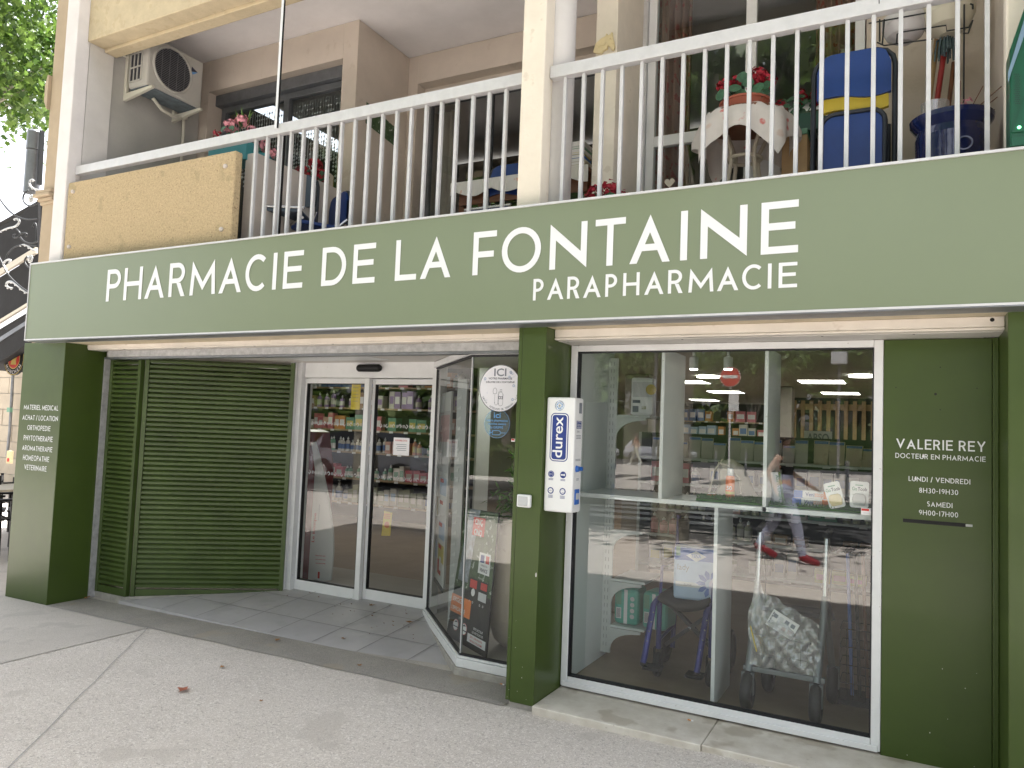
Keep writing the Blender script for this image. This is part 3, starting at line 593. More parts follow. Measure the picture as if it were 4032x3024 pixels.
for i in range(3): b.box(p.x - .03, p.x + .05, 2.197, 2.1985, p.z + .05 + .018 * i, p.z + .058 + .018 * i, 'orange')
notice('hanging_sign', 'yellow and orange price card hanging low behind the right door leaf', 'sign', b)
# ------------------------------------------------------------------ corner display case
vc = thing('display_case', 'white framed corner display case of clear glass right of the sliding door', 'display case', (3.9, .8, .1))
A_, C_, D_ = Vector((3.235, 1.385, 0)), Vector((4.100, .498, 0)), Vector((4.606, .498, 0))
ZB, ZT = .100, 2.066
def rail(b, pts, z0, z1, th, m=None):
    n = len(pts); L_ = strip([(p.x, p.y) for p in pts], th)
    for q in L_:
        b.add([(x, y, z) for z in (z0, z1) for x, y in q], [(3, 2, 1, 0), (4, 5, 6, 7), (0, 1, 5, 4), (1, 2, 6, 5), (2, 3, 7, 6), (3, 0, 4, 7)], m)
b = B('frame_white'); rail(b, [A_, C_, D_], ZB, ZB + .05, .06); rail(b, [A_, C_, D_], ZT, ZT + .045, .05)
rail(b, [A_, C_, D_], ZB + .052, ZB + .066, .04)
for q in (A_,): b.box(q.x - .02, q.x + .02, q.y - .03, q.y + .01, ZB + .07, ZT - .002)
b.obj('case_frame', vc, .003)
b = B('gasket'); rail(b, [A_, C_, D_], ZB + .067, ZB + .078, .022); rail(b, [A_, C_, D_], ZT - .014, ZT - .001, .022); b.box(A_.x + .021, A_.x + .034, A_.y - .035, A_.y - .01, ZB + .08, ZT - .02); b.obj('gasket', vc)
for P_, Q_ in ((A_, C_), (C_, D_)):
    B('shop_glass').quad((P_.x, P_.y, ZB + .06), (Q_.x, Q_.y, ZB + .06), (Q_.x, Q_.y, ZT), (P_.x, P_.y, ZT)).obj('case_pane', vc)
B('plastic_grey').box(4.0955, 4.1035, .490, .506, ZB + .08, ZT - .015).obj('corner_mullion', vc)
b = B('curb'); rail(b, [A_ + Vector((0, .02, 0)), C_, D_], .0, ZB - .002, .085); b.obj('case_plinth', vc, .004)
b = B('soffit'); b.add([(3.25, 1.44, 2.112), (4.1, .53, 2.112), (4.6, .53, 2.112), (4.6, 1.9, 2.112), (3.25, 1.9, 2.112)], [(0, 1, 2, 3, 4)]); b.obj('case_ceiling', vc)
b = B('shop_tile'); b.add([(3.25, 1.40, .098), (4.1, .52, .098), (4.6, .52, .098), (4.6, 2.4, .098), (3.25, 2.4, .098)], [(0, 1, 2, 3, 4)]); b.obj('case_floor', vc)
# round stickers on its pane
ys = .4945
def onpane(px, py): return at(px, py, ys)
c = onpane(1969, 1529); r = (onpane(2050, 1529).x - onpane(1895, 1529).x) / 2; r = .150
s1 = thing('round_sticker', 'large white round sticker headed ICI with an oxygen bottle on the display case glass', 'sticker', (c.x, ys, c.z))
ux, uz = (1, 0, 0), (0, 0, 1)
b = B('ink'); b.disc((c.x, ys, c.z), ux, uz, r, 'ink', 64); b.disc((c.x, ys - .0008, c.z), ux, uz, r * .972, 'sticker_white', 64); b.obj('disc', s1)
b = B('ink'); yy = ys - .0016; k = r / .15
b.text('ICI', (c.x - .002, yy, c.z + .078 * k), ux, uz, .048 * k, .088 * k, 'ink_grey', 'C', .02); b.text('VOTRE PHARMACIE', (c.x, yy, c.z + .056 * k), ux, uz, .0125 * k, .17 * k, 'ink', 'C', .02); b.text("DÉLIVRE DE L'OXYGÈNE", (c.x, yy, c.z + .034 * k), ux, uz, .0135 * k, .205 * k, 'ink', 'C', .02)
def arctext(b, txt, c, rad, a0, a1, h, m, y, inward=True):
    n = len(txt)
    for i, ch in enumerate(txt):
        if ch == ' ': continue
        a = radians(a0 + (a1 - a0) * i / (n - 1)); p = Vector((c.x + rad * cos(a), y, c.z + rad * sin(a)))
        up = Vector((cos(a), 0, sin(a))) * (-1 if inward else 1); rt = Vector((-sin(a), 0, cos(a))) if inward else Vector((sin(a), 0, -cos(a)))
        b.text(ch, p, rt, up, h if ch not in '-.' else h * .3, None, m, 'C', .01)
arctext(b, '24H/24 - ASTREINTE DE TERRAIN - 7J/7', c, r * .925, 205, 340, .0125 * k, 'ink_grey', yy); b.text('O2', (c.x + .008 * k, yy - .0005, c.z - .068 * k), ux, uz, .019 * k, None, 'ink', 'C', .02)
def ring(b, x, z, ro, ri, m): b.disc((x, yy, z), ux, uz, ro, m, 24, ri)
for i in range(20):
    a = radians(random.uniform(0, 360)); q = random.uniform(.6, .86) * r
    if abs(sin(a) * q) < .11 * k and not (abs(cos(a)) * q < .06): ring(b, c.x + cos(a) * q, c.z + sin(a) * q, random.choice((.005, .007, .009)) * k, .004 * k, 'bubble')
def outl(pts, t, m, clo=True):
    for q in strip(pts, t, clo): b.add([(c.x + x * k, yy - .0003, c.z + z * k) for x, z in q], [(0, 1, 2, 3)], m)
outl([(-.008, -.095)] + arc(.008, -.095, .016, .016, 180, 360, 8) + [(.024, -.045)] + arc(.008, -.045, .016, .022, 0, 180, 8), .0022, 'ink_grey'); outl([(.002, -.022), (.002, -.008), (.014, -.008), (.014, -.022)], .0022, 'ink_grey')
outl(arc(-.035, -.02, .014, .022, 0, 180, 8) + [(-.045, -.035), (-.025, -.035)], .0025, 'ink_grey'); outl([(-.035, -.04), (-.035, -.09)] + arc(-.023, -.09, .012, .016, 180, 360, 8) + [(-.011, -.03), (-.004, -.018)], .002, 'ink_grey', False)
b.obj('print', s1)
c = onpane(1957, 1668); r = .091
s2 = thing('round_sticker', 'pale blue see-through round sticker about flu vaccination below the white one', 'sticker', (c.x, ys, c.z))
b = B('sticker_film'); b.disc((c.x, ys, c.z), ux, uz, r, 'sticker_film', 48); b.obj('disc', s2); b = B('ink_blue'); b.disc((c.x, ys - .0006, c.z), ux, uz, r, None, 48, r * .975)
yy = ys - .0012
for txt, z, h, w_ in (('ici', .036, .034, .05), ('votre pharmacien', .013, .015, .155), ('vaccine contre', -.008, .013, .13), ('la GRIPPE', -.031, .015, .09)): b.text(txt, (c.x, yy, c.z + z), ux, uz, h, w_, 'ink_blue', 'C', .02)
b.box(c.x - .05, c.x - .045, yy, yy + .0004, c.z - .072, c.z - .042); b.box(c.x - .045, c.x - .03, yy, yy + .0004, c.z - .060, c.z - .055)
for q in strip([(-.03, -.07), (.02, -.07), (.032, -.057), (.02, -.044), (-.03, -.044)], .004, True): b.add([(c.x + x, yy, c.z + z) for x, z in q], [(0, 1, 2, 3)])
b.box(c.x + .034, c.x + .066, yy, yy + .0004, c.z - .0585, c.z - .0555); b.obj('print', s2)
p = onpane(2019, 1733); b = B('paper'); b.box(p.x - .010, p.x + .016, ys - .001, ys, p.z - .010, p.z + .010); b.box(p.x - .008, p.x + .012, ys - .002, ys - .0012, p.z - .002, p.z + .008, 'red'); tag(b.obj('alarm_sticker'), 'tiny red and white alarm sticker at the edge of the display case glass', 'sticker')
# ------------------------------------------------------------------ shop window
sw = thing('shop_window', 'big white framed shop window with medical goods behind it', 'window', (5.6, .52, .11))
X0, X1, Z0, Z1 = 4.787, 6.474, .112, 2.114
b = B('frame_white'); b.box(X0, X0 + .042, .497, .56, Z0, Z1); b.box(X1 - .042, X1, .497, .56, Z0, Z1); b.box(X0 + .043, X1 - .043, .497, .56, Z1 - .037, Z1); b.box(X0 + .043, X1 - .043, .497, .56, Z0 + .022, Z0 + .056); b.box(X0 + .01, X1 - .01, .485, .496, Z0, Z0 + .03); b.obj('window_frame', sw, .004)
b = B('gasket'); g = .007; x0, x1, z0, z1 = X0 + .042, X1 - .042, Z0 + .056, Z1 - .037
b.box(x0, x0 + g, .503, .55, z0, z1); b.box(x1 - g, x1, .503, .55, z0, z1); b.box(x0 + g, x1 - g, .503, .55, z0, z0 + g); b.box(x0 + g, x1 - g, .503, .55, z1 - g, z1); b.obj('gasket', sw)
B('shop_glass').quad((x0, .52, z0), (x1, .52, z0), (x1, .52, z1), (x0, .52, z1)).obj('window_pane', sw)
p = at(3434, 2016, .518); b = B('paper'); b.box(p.x - .05, p.x + .04, .516, .518, p.z - .017, p.z + .017); b.box(p.x - .048, p.x - .014, .5148, .5155, p.z + .003, p.z + .014, 'red'); b.text('SEPSAD', (p.x - .008, .5148, p.z + .004), ux, uz, .010, .045, 'ink_grey', 'L', .02); b.box(p.x - .04, p.x + .032, .5148, .5155, p.z - .009, p.z - .006, 'paper_grey'); tag(b.obj('alarm_sticker'), 'small white SEPSAD sticker low on the right of the shop window', 'sticker')
# stone ledge
ld = B('marble'); ld.box(4.785, 5.70, .125, .52, .04, .1015); ld.box(5.703, 7.6, .132, .52, .04, .1012); tag(ld.obj('stone_ledge', None, .006), 'worn pale marble ledge under the shop window', 'ledge')
# ------------------------------------------------------------------ vending machine
vm = thing('vending_machine', 'slim white wall vending machine with a blue lettered badge on the green pillar', 'vending machine', (4.87, .25, 1.15))
VX0, VX1, VY0, VY1, VZ0, VZ1 = 4.787, 4.960, .178, .30, 1.150, 1.786
B('plastic_white').box(VX0, VX1, VY0, VY1, VZ0, VZ1).obj('cabinet', vm, .010)
def rrect(cx, cz, w_, h, r, n=6):
    P = []
    for sx, sz, a in ((1, 1, 0), (-1, 1, 90), (-1, -1, 180), (1, -1, 270)):
        P += [(cx + sx * (w_ / 2 - r) + r * cos(radians(a + 90 * i / n)), cz + sz * (h / 2 - r) + r * sin(radians(a + 90 * i / n))) for i in range(n + 1)]
    return P
b = B('blue_logo'); y = VY0 - .001; cx, cz = 4.868, 1.560
zb0 = at(2165, 1815, VY0).z; zb1 = at(2235, 1627, VY0).z; xb0 = at(2167, 1720, VY0).x; xb1 = at(2238, 1720, VY0).x; cx, cz = (xb0 + xb1) / 2, (zb0 + zb1) / 2; bw, bh = xb1 - xb0, zb1 - zb0
F = lambda pts, yy: [(x, yy, z) for x, z in pts]
b.add(F(rrect(cx, cz, bw, bh, .026), y), [tuple(range(28))]); b.add(F(rrect(cx, cz, bw - .010, bh - .010, .022), y - .0006), [tuple(range(28))], 'plastic_white'); b.add(F(rrect(cx, cz, bw - .022, bh - .022, .016), y - .0012), [tuple(range(28))])
b.text('durex', (cx + .020, y - .0018, cz), (0, 0, 1), (-1, 0, 0), .058, bh - .042, 'plastic_white', 'C', .012); b.obj('badge', vm)
b = B('blue_plastic'); p = at(2204, 1597, y); b.disc((p.x, y, p.z), ux, uz, .019, 'ink_blue', 28); b.disc((p.x, y - .0006, p.z), ux, uz, .028, 'ink_blue', 28, .026)
for i in range(4):
    a = pi * i / 4; b.box(0, 0, 0, 0, 0, 0) if 0 else b.add([(p.x + cos(a) * s_ * .016 - sin(a) * t_ * .003, y - .001, p.z + sin(a) * s_ * .016 + cos(a) * t_ * .003) for s_, t_ in ((-1, -1), (1, -1), (1, 1), (-1, 1))], [(0, 1, 2, 3)], 'plastic_white')
arctext(b, 'AUBERGE - 1986 - AUBERGE -', p, .0225, 90, -255, .005, 'ink', y - .0008, False)
for px, py, k in ((2170, 1866, 0), (2217, 1870, 1), (2168, 1931, 2), (2215, 1935, 3)):
    b.obj('crest' if k == 0 else 'round_label', vm); b = B('blue_logo')
    p = at(px, py, y); b.disc((p.x, y, p.z), ux, uz, .0185, 'blue_logo', 28)
    if k == 1: b.box(p.x - .013, p.x + .006, y - .0015, y - .001, p.z - .004, p.z + .004, 'plastic_white'); b.add([(p.x + .006, y - .0012, p.z - .008), (p.x + .014, y - .0012, p.z), (p.x + .006, y - .0012, p.z + .008)], [(0, 1, 2)], 'plastic_white')
    elif k == 2: b.disc((p.x, y - .0008, p.z), ux, uz, .0125, 'plastic_white', 24); b.text('N°1', (p.x, y - .0014, p.z - .004), ux, uz, .008, None, 'blue_logo', 'C', .02)
    elif k == 3:
        b.disc((p.x, y - .0008, p.z), ux, uz, .0125, 'plastic_white', 24); b.disc((p.x - .004, y - .0012, p.z + .004), ux, uz, .0016, 'blue_logo', 8); b.disc((p.x + .004, y - .0012, p.z + .004), ux, uz, .0016, 'blue_logo', 8); b.disc((p.x, y - .0012, p.z), ux, uz, .0075, 'blue_logo', 16, .006, pi * 1.1, pi * 1.9)
    else: b.disc((p.x, y - .0008, p.z), ux, uz, .0145, 'plastic_white', 24, .0135); b.text('durex', (p.x, y - .0012, p.z - .003), ux, uz, .007, .022, 'plastic_white', 'C')
    for j in range(2 + k // 2): b.box(p.x - .014, p.x + .014, y - .0006, y, p.z - .027 - .006 * j, p.z - .0245 - .006 * j, 'blue_logo')
b.obj('round_label', vm)
xs = VX1 + .001; b = B('blue_logo')
def sidep(px, py): d = ray(px, py); return CAMP + d * ((xs - CAMP.x) / d.x)
# marks on the side face: y runs into the depth
def srect(y0, y1, z0, z1, m, e=0): b.add([(xs + e, y0, z0), (xs + e, y1, z0), (xs + e, y1, z1), (xs + e, y0, z1)], [(0, 1, 2, 3)], m)
srect(.235, .275, 1.700, 1.760, 'ink_grey'); srect(.205, .275, 1.615, 1.658, 'blue_logo'); srect(.209, .271, 1.619, 1.654, 'plastic_white', .0005); srect(.212, .268, 1.622, 1.651, 'blue_logo', .001)
b.text('durex', (xs + .0015, .215, 1.627), (0, 1, 0), uz, .02, .05, 'plastic_white'); b.text('jeans', (xs, .215, 1.594), (0, 1, 0), uz, .012, .035, 'ink_grey')
for j in range(3): srect(.205, .27, 1.575 - .008 * j, 1.578 - .008 * j, 'ink_grey')
for j in range(2): srect(.205, .275, 1.443 - .007 * j, 1.446 - .007 * j, 'ink_grey'); srect(.225, .26, 1.335 - .007 * j, 1.338 - .007 * j, 'ink_grey')
b.obj('side_print', vm)
b = B('blue_plastic'); b.tube([(xs, .222, 1.392), (xs + .014, .222, 1.392)], [.019, .015], seg=16); b.tube([(xs, .262, 1.392), (xs + .02, .262, 1.392)], [.013, .011], seg=16); b.obj('turn_knob', vm)
b = B('blue_plastic'); b.box(xs - .001, xs + .006, .205, .265, 1.195, 1.28); b.box(xs + .0005, xs + .0075, .212, .258, 1.222, 1.258, 'plastic_grey'); b.obj('delivery_tray', vm, .004)
sw_ = thing('light_switch', 'white outdoor push switch on the slim green pillar', 'switch', (4.69, .14, 1.2)); B('plastic_white').box(4.648, 4.731, .118, .1485, 1.165, 1.236).obj('housing', sw_, .008); B('plastic_grey').box(4.660, 4.718, .112, .119, 1.176, 1.226).obj('rocker', sw_, .004)
# ------------------------------------------------------------------ inside the shop
FZ = .118
rm = thing('shop_room', 'interior shell of the pharmacy seen through the glass front', 'room', (3.5, 8, FZ))
B('wood_floor').box(-2.3, 9.2, 2.42, 15.2, FZ - .06, FZ).obj('wooden_floor', rm)
b = B('shop_tile'); b.box(-2.3, 3.245, 1.76, 2.417, FZ - .06, FZ + .001); b.box(1.7, 3.245, 1.56, 1.757, FZ - .06, FZ + .001); b.box(4.603, 9.2, .545, 2.417, FZ - .06, FZ + .001, 'wood_floor'); b.obj('tiled_floor', rm)
b = B('shop_ceiling'); b.box(-2.3, 9.2, 1.60, 15.2, 2.45, 2.495); b.box(4.61, 9.2, .545, 1.598, 2.448, 2.494); b.box(-2.0, 4.6, 1.445, 1.597, 2.118, 2.494); b.obj('ceiling', rm)
b = B('shop_wall'); b.box(-2.4, -2.31, 1.8, 15.2, 0, 2.49); b.box(9.21, 9.3, .5, 15.2, 0, 2.49); b.box(-2.4, 9.2, 15.21, 15.3, 0, 2.49); b.box(6.96, 9.2, .545, .60, 0, 2.44); b.bar((-.26, .60, 1.25), (-2.35, 1.80, 1.25), .08, 2.48); b.box(-.2, .33, .70, .76, 0, 2.49); b.obj('walls', rm)
b = B('dark_back'); b.box(6.9, 9.2, .546, .548, .1, 2.2); b.obj('panel_back', rm)
lab = ['square glowing ceiling panel above the middle of the shop, nearest the window divider', 'square glowing ceiling panel deep in the shop on the right of the divider', 'square glowing ceiling panel in front of the red road sign reflection', 'square glowing ceiling panel beside the left divider', 'square glowing ceiling panel farthest back on the left', 'square glowing ceiling panel farthest back on the right']
for i, (x, y) in enumerate(((5.49, 8.0), (5.54, 10.79), (3.55, 10.77), (3.50, 8.17), (2.37, 14.05), (5.0, 14.15), (1.2, 8.2), (2.2, 5.2), (-.2, 3.9), (7.5, 8))):
    if i == 6: g0 = 'ceiling panels hidden from the street'  # panels past the sixth are unseen, added to light the shelves
    t = thing('ceiling_panel', lab[i] if i < 6 else 'unseen square glowing ceiling panel added over the left part of the shop', 'ceiling light', (x, y, 2.44), 'glowing square ceiling panels' if i < 6 else 'unseen added panels over the left part of the shop')
    B('lamp_on').box(x - .3, x + .3, y - .3, y + .3, 2.4445, 2.4480).obj('diffuser', t); b = B('frame_white'); b.box(x - .315, x - .301, y - .315, y + .315, 2.441, 2.4484); b.box(x + .301, x + .315, y - .315, y + .315, 2.441, 2.4484); b.obj('rim', t)
for (x, y), l in zip(((4.10, 6.94), (6.07, 6.78)), ('round glowing ceiling lamp left of the divider', 'round glowing ceiling lamp at the right edge of the window')):
    t = thing('round_ceiling_lamp', l, 'ceiling light', (x, y, 2.42), 'round ceiling lamps'); b = B('lamp_on'); b.lathe([(.155, 2.425), (.155, 2.440)], (x, y, 0), 'lamp_on', 32); b.obj('diffuser', t)
for (px, l) in ((1117, 'left of two white ceiling spotlights over the display shelf'), (1323, 'right of two white ceiling spotlights over the display shelf')):
    p = at(2000 + px * .6555, 1380 + 75 * .6555, 2.0); t = thing('ceiling_spotlight', l, 'spotlight', (p.x, 2.0, 2.05), 'ceiling spotlights over the window display')
    b = B('plastic_white'); b.lathe([(.032, p.z - .045), (.034, p.z + .04), (.012, p.z + .05), (.012, 2.44)], (p.x, 2, 0), None, 18); b.obj('lamp_body', t); b = B('lamp_on'); b.lathe([(.028, p.z - .053), (.030, p.z - .046)], (p.x, 2, 0), None, 18); b.obj('bulb', t)
# shelving with goods -------------------------------------------------------
def shelving(name, label, x0, x1, y, zs, depth=.38, back='dark_back', top=None, board='shelf_wood', tags=True):
    t = thing(name, label, 'shelving', ((x0 + x1) / 2, y, FZ)); top = top or zs[-1] + .35
    B(back).box(x0, x1, y + depth, y + depth + .03, FZ + .08, top).obj('back_panel', t)
    B('display_white').box(x0 - .03, x0 - .001, y + .02, y + depth + .03, FZ, top).obj('side_panel', t); B('display_white').box(x1 + .001, x1 + .03, y + .02, y + depth + .03, FZ, top).obj('side_panel', t)
    for z in zs:
        o = B(board).box(x0, x1, y, y + depth - .002, z - .022, z).obj('shelf', t)
        if tags:
            x = x0 + .12; q = B('paper').box(x, x + .065, y - .006, y - .002, z - .03, z - .002).obj('price_tag', o); xq = x; x += random.uniform(.16, .34)
            while x < x1 - .1: k = q.copy(); COL.objects.link(k); k.parent = o; k.location = (x - xq, 0, 0); x += random.uniform(.16, .34)
    return t
PM = {}
def proto_box(w_, d, h, c1, c2):
    b = B(c1); b.box(-w_ / 2, w_ / 2, 0, d, 0, h, c1); b.box(-w_ * .38, w_ * .38, -.0015, -.0004, h * .28, h * .72, c2); return b
def proto_bottle(r, h, c1, c2, pump=False):
    b = B(c1); b.lathe([(r * .96, 0), (r, .01), (r, h * .62), (r * .8, h * .72), (r * .32, h * .78), (r * .32, h * .82)], (0, r, 0), c1, 14); b.lathe([(r * 1.01, h * .16), (r * 1.01, h * .52)], (0, r, 0), c2, 14)
    b.lathe([(r * .42, h * .82), (r * .42, h * .92), (r * .2, h * .93), (r * .16, h)], (0, r, 0), 'plastic_white' if c1 != 'plastic_white' else 'ink', 12)
    if pump: b.box(-.03, .008, r - .008, r + .008, h, h + .014, 'plastic_white')
    return b
def proto_jar(r, h, c1, c2): b = B(c1); b.lathe([(r, 0), (r, h * .7)], (0, r, 0), c1, 14); b.lathe([(r * 1.06, h * .7), (r * 1.06, h)], (0, r, 0), c2, 14); return b
def proto_pouch(w_, h, c1, c2):
    b = B(c1); vs = [(-w_ / 2, .0, 0), (w_ / 2, .0, 0), (w_ / 2, .08, 0), (-w_ / 2, .08, 0), (-w_ * .56, .036, h), (w_ * .56, .036, h), (w_ * .56, .044, h), (-w_ * .56, .044, h)]
    b.add(vs, [(0, 3, 2, 1), (4, 5, 6, 7), (0, 1, 5, 4), (1, 2, 6, 5), (2, 3, 7, 6), (3, 0, 4, 7)]); b.box(-w_ * .5, w_ * .5, .028, .034, h * .86, h * .98, c2); return b
COLN = dict(pack_a='pale', pack_b='pink', pack_c='peach', pack_d='purple', pack_e='green', pack_f='orange', pack_g='blue', pack_h='patterned brown', pack_i='olive', pack_j='dark red', pack_k='yellow', plastic_white='white', sky_pack='light blue', teal_pack='teal', paper='white', planter_cream='cream')
def product(kind, c1, c2, sz, loc, where, rz=0):
    key = (kind, c1, c2, sz); nm = {'box': 'product_carton', 'bottle': 'product_bottle', 'pump': 'pump_bottle', 'jar': 'product_jar', 'pouch': 'product_pouch'}[kind]
    noun = nm.replace('product_', '').replace('_', ' ')
    lb = COLN.get(c1, 'pale') + ' ' + noun + ' ' + where; gr = COLN.get(c1, 'pale') + ' ' + noun.replace('pouch', 'pouche').replace('box', 'boxe') + 's ' + where
    if key not in PM:
        w_, d, h = sz
        b = {'box': lambda: proto_box(w_, d, h, c1, c2), 'bottle': lambda: proto_bottle(w_ / 2, h, c1, c2), 'pump': lambda: proto_bottle(w_ / 2, h, c1, c2, True), 'jar': lambda: proto_jar(w_ / 2, h, c1, c2), 'pouch': lambda: proto_pouch(w_, h, c1, c2)}[kind]()
        o = b.obj(nm); PM[key] = o
    else: o = PM[key].copy(); COL.objects.link(o)
    o.location = loc; o.rotation_euler = (0, 0, rz * 2.6); o.scale = (random.uniform(.88, 1.05), 1, random.uniform(.76, 1.14)); tag(o, lb, kind if kind not in ('box', 'pump') else {'box': 'carton', 'pump': 'bottle'}[kind], gr); return o
def fill(x0, x1, y, z, where, palette, hmax, gap=.03, dense=.86):
    x = x0
    while x < x1 - .08:
        kind, c1, c2, sz = random.choice(palette); n = random.randint(2, 4)
        for _ in range(n):
            if x + sz[0] > x1: break
            if random.random() < dense: product(kind, c1, c2, sz, (x + sz[0] / 2, y + random.uniform(.0, .05), z + .0008), where, random.uniform(-.06, .06))
            x += sz[0] + random.uniform(.004, .012)
        x += gap * random.random()
bx = lambda c1, c2, w_, h: ('box', c1, c2, (w_, .12, h)); bo = lambda c1, c2, d, h: ('bottle', c1, c2, (d, d, h)); ja = lambda c1, c2, d, h: ('jar', c1, c2, (d, d, h))
ya = 4.95
shelving('wall_shelving', 'long wooden wall shelving of cosmetics behind the sliding door', -2.1, 1.5, ya, [.45, .80, 1.18, 1.50, 1.82, 2.12], .34, board='shelf_wood', top=2.42)
fill(-2.0, 1.4, ya + .03, .45, 'on the bottom shelf behind the sliding door', [bo('plastic_white', 'pack_a', .09, .25), ('pump', 'pack_a', 'pack_g', (.10, .10, .25)), bx('pack_a', 'sky_pack', .11, .22), bo('pack_k', 'pack_a', .09, .22), ja('pack_a', 'pack_d', .09, .12), bx('pack_i', 'pack_a', .10, .22)], .3)
fill(-2.0, 1.4, ya + .03, .80, 'on the second shelf from the floor behind the sliding door', [bx('pack_a', 'pack_e', .10, .22), bx('pack_b', 'pack_a', .12, .18), ja('pack_a', 'pack_j', .10, .10), bo('pack_e', 'pack_a', .07, .20)], .3)
fill(-2.0, 1.4, ya + .03, 1.18, 'on the third shelf from the floor behind the sliding door', [bo('pack_e', 'paper', .06, .19), bo('pack_a', 'pack_g', .07, .21), bx('pack_k', 'pack_a', .11, .2), bo('pack_f', 'pack_k', .07, .21), bx('pack_c', 'paper', .1, .2)], .3)
fill(-2.0, 1.4, ya + .03, 1.50, 'on the third shelf from the top behind the sliding door', [bx('pack_c', 'paper', .11, .21), bx('pack_f', 'paper', .10, .20), bx('pack_e', 'pack_k', .16, .2), ja('pack_a', 'pack_a', .12, .14), bx('pack_b', 'paper', .09, .21)], .3)
fill(-2.0, 1.4, ya + .03, 1.82, 'on the second shelf from the top behind the sliding door', [bx('pack_d', 'paper', .10, .22), bo('pack_a', 'pack_d', .08, .24), bx('pack_a', 'pack_d', .09, .23), bx('pack_h', 'paper', .15, .2), bo('pack_d', 'pack_a', .08, .23)], .3)
fill(-2.0, 1.4, ya + .03, 2.12, 'on the top shelf behind the sliding door', [bo('plastic_white', 'pack_e', .08, .23), bx('pack_b', 'paper', .16, .19), bx('pack_f', 'paper', .14, .19), bo('pack_a', 'pack_g', .07, .24), bx('pack_g', 'pack_a', .12, .21)], .3)
yb = 3.7
shelving('low_shelving', 'dark backed shelving of teas, bottles and cartons behind the walker', 4.2, 6.75, yb, [.32, .62, .87, 1.13, 1.38], .36, top=1.62, board='display_white')
fill(4.3, 6.7, yb + .03, .32, 'on the bottom shelf behind the walker', [bx('pack_a', 'pack_g', .10, .22), bx('pack_a', 'pack_k', .12, .20), ja('pack_g', 'paper', .09, .11), bx('pack_k', 'pack_b', .13, .10), bx('pack_e', 'paper', .11, .2), ja('pack_a', 'pack_i', .10, .13)], .3)
fill(4.3, 5.35, yb + .03, .62, 'on the second shelf behind the walker', [bo('pack_j', 'pack_j', .085, .20), bo('pack_i', 'pack_a', .07, .2), bo('pack_j', 'pack_b', .085, .18)], .3, dense=1)
fill(5.36, 6.7, yb + .03, .62, 'on the second shelf behind the walker', [bx('pack_h', 'pack_a', .12, .10), bx('pack_h', 'pack_h', .12, .19), bx('pack_h', 'pack_h', .17, .15)], .3, .07)
fill(4.3, 6.7, yb + .03, .87, 'on the middle shelf behind the walker', [bx('pack_a', 'pack_e', .13, .11), bx('pack_e', 'paper', .12, .1), bo('pack_i', 'pack_a', .07, .2), bx('pack_c', 'paper', .12, .12)], .3)
fill(4.3, 6.7, yb + .03, 1.13, 'on the upper shelf behind the walker', [bo('plastic_white', 'pack_g', .08, .15), bx('pack_a', 'pack_e', .09, .18), bx('pack_a', 'pack_b', .09, .17), bx('pack_b', 'paper', .09, .18), bx('pack_a', 'pack_g', .10, .17)], .3)
fill(4.3, 6.7, yb + .03, 1.38, 'on the top shelf behind the walker', [('pouch', 'planter_cream', 'mid_blue', (.13, .1, .2)), ('pouch', 'pack_a', 'mid_blue', (.11, .1, .2))], .3, dense=1)
yc = 12.2
shelving('far_shelving', 'far wall shelving of red and blue cartons at the back of the shop', 2.2, 4.7, yc, [.5, .9, 1.25, 1.6, 1.92], .35, top=2.3)
for k, z in enumerate((.5, .9, 1.25, 1.6, 1.92)):
    fill(2.3, 4.6, yc + .03, z, 'on shelf %s of the far wall' % ('one two three four five'.split()[k]), [bx('pack_g', 'paper', .16, .24), bx('sky_pack', 'paper', .18, .22), bx('pack_b', 'paper', .2, .22), bx('pack_a', 'pack_g', .16, .24), bx('pack_f', 'paper', .14, .22)] if k != 1 else [bx('pack_b', 'paper', .2, .2), bx('pack_c', 'paper', .18, .22), bx('pack_e', 'paper', .14, .22)], .3, .05)
t = thing('slat_screen', 'vertical pale wood slat screen at the back right of the shop', 'screen', (5.6, 9.5, FZ)); b = B('wood_slat'); [b.box(4.9 + .13 * i, 4.9 + .13 * i + .06, 9.5, 9.55, FZ, 2.25) for i in range(14)]; b.obj('slats', t); B('dark_back').box(4.85, 6.8, 9.60, 9.65, FZ, 2.3).obj('dark_gap_sheet', t); B('wood_slat').box(4.85, 6.8, 9.551, 9.58, 2.1, 2.2).obj('rail', t)  # dark sheet added to keep the gaps between the slats black
b = B('paper_grey'); p = at(2900 + 625 * .5125, 1250 + 920 * .5125, 7.0); b.box(p.x - .17, p.x + .17, 7.0, 7.02, p.z - .16, p.z + .08); b.text('ABSO', (p.x, 6.998, p.z - .06), ux, uz, .11, .27, 'ink_grey', 'C', .02); tag(b.obj('hanging_poster'), 'pale hanging poster lettered ABSO deep in the shop', 'poster')
b = B('shop_wall').box(3.0, 3.35, 6.6, 6.95, FZ, 2.44); tag(b.obj('interior_column'), 'square plastered column inside the shop', 'column'); b = B('shop_wall').box(4.62, 4.95, 9.0, 9.35, FZ, 2.44); tag(b.obj('interior_column'), 'square plastered column in front of the slat screen', 'column')
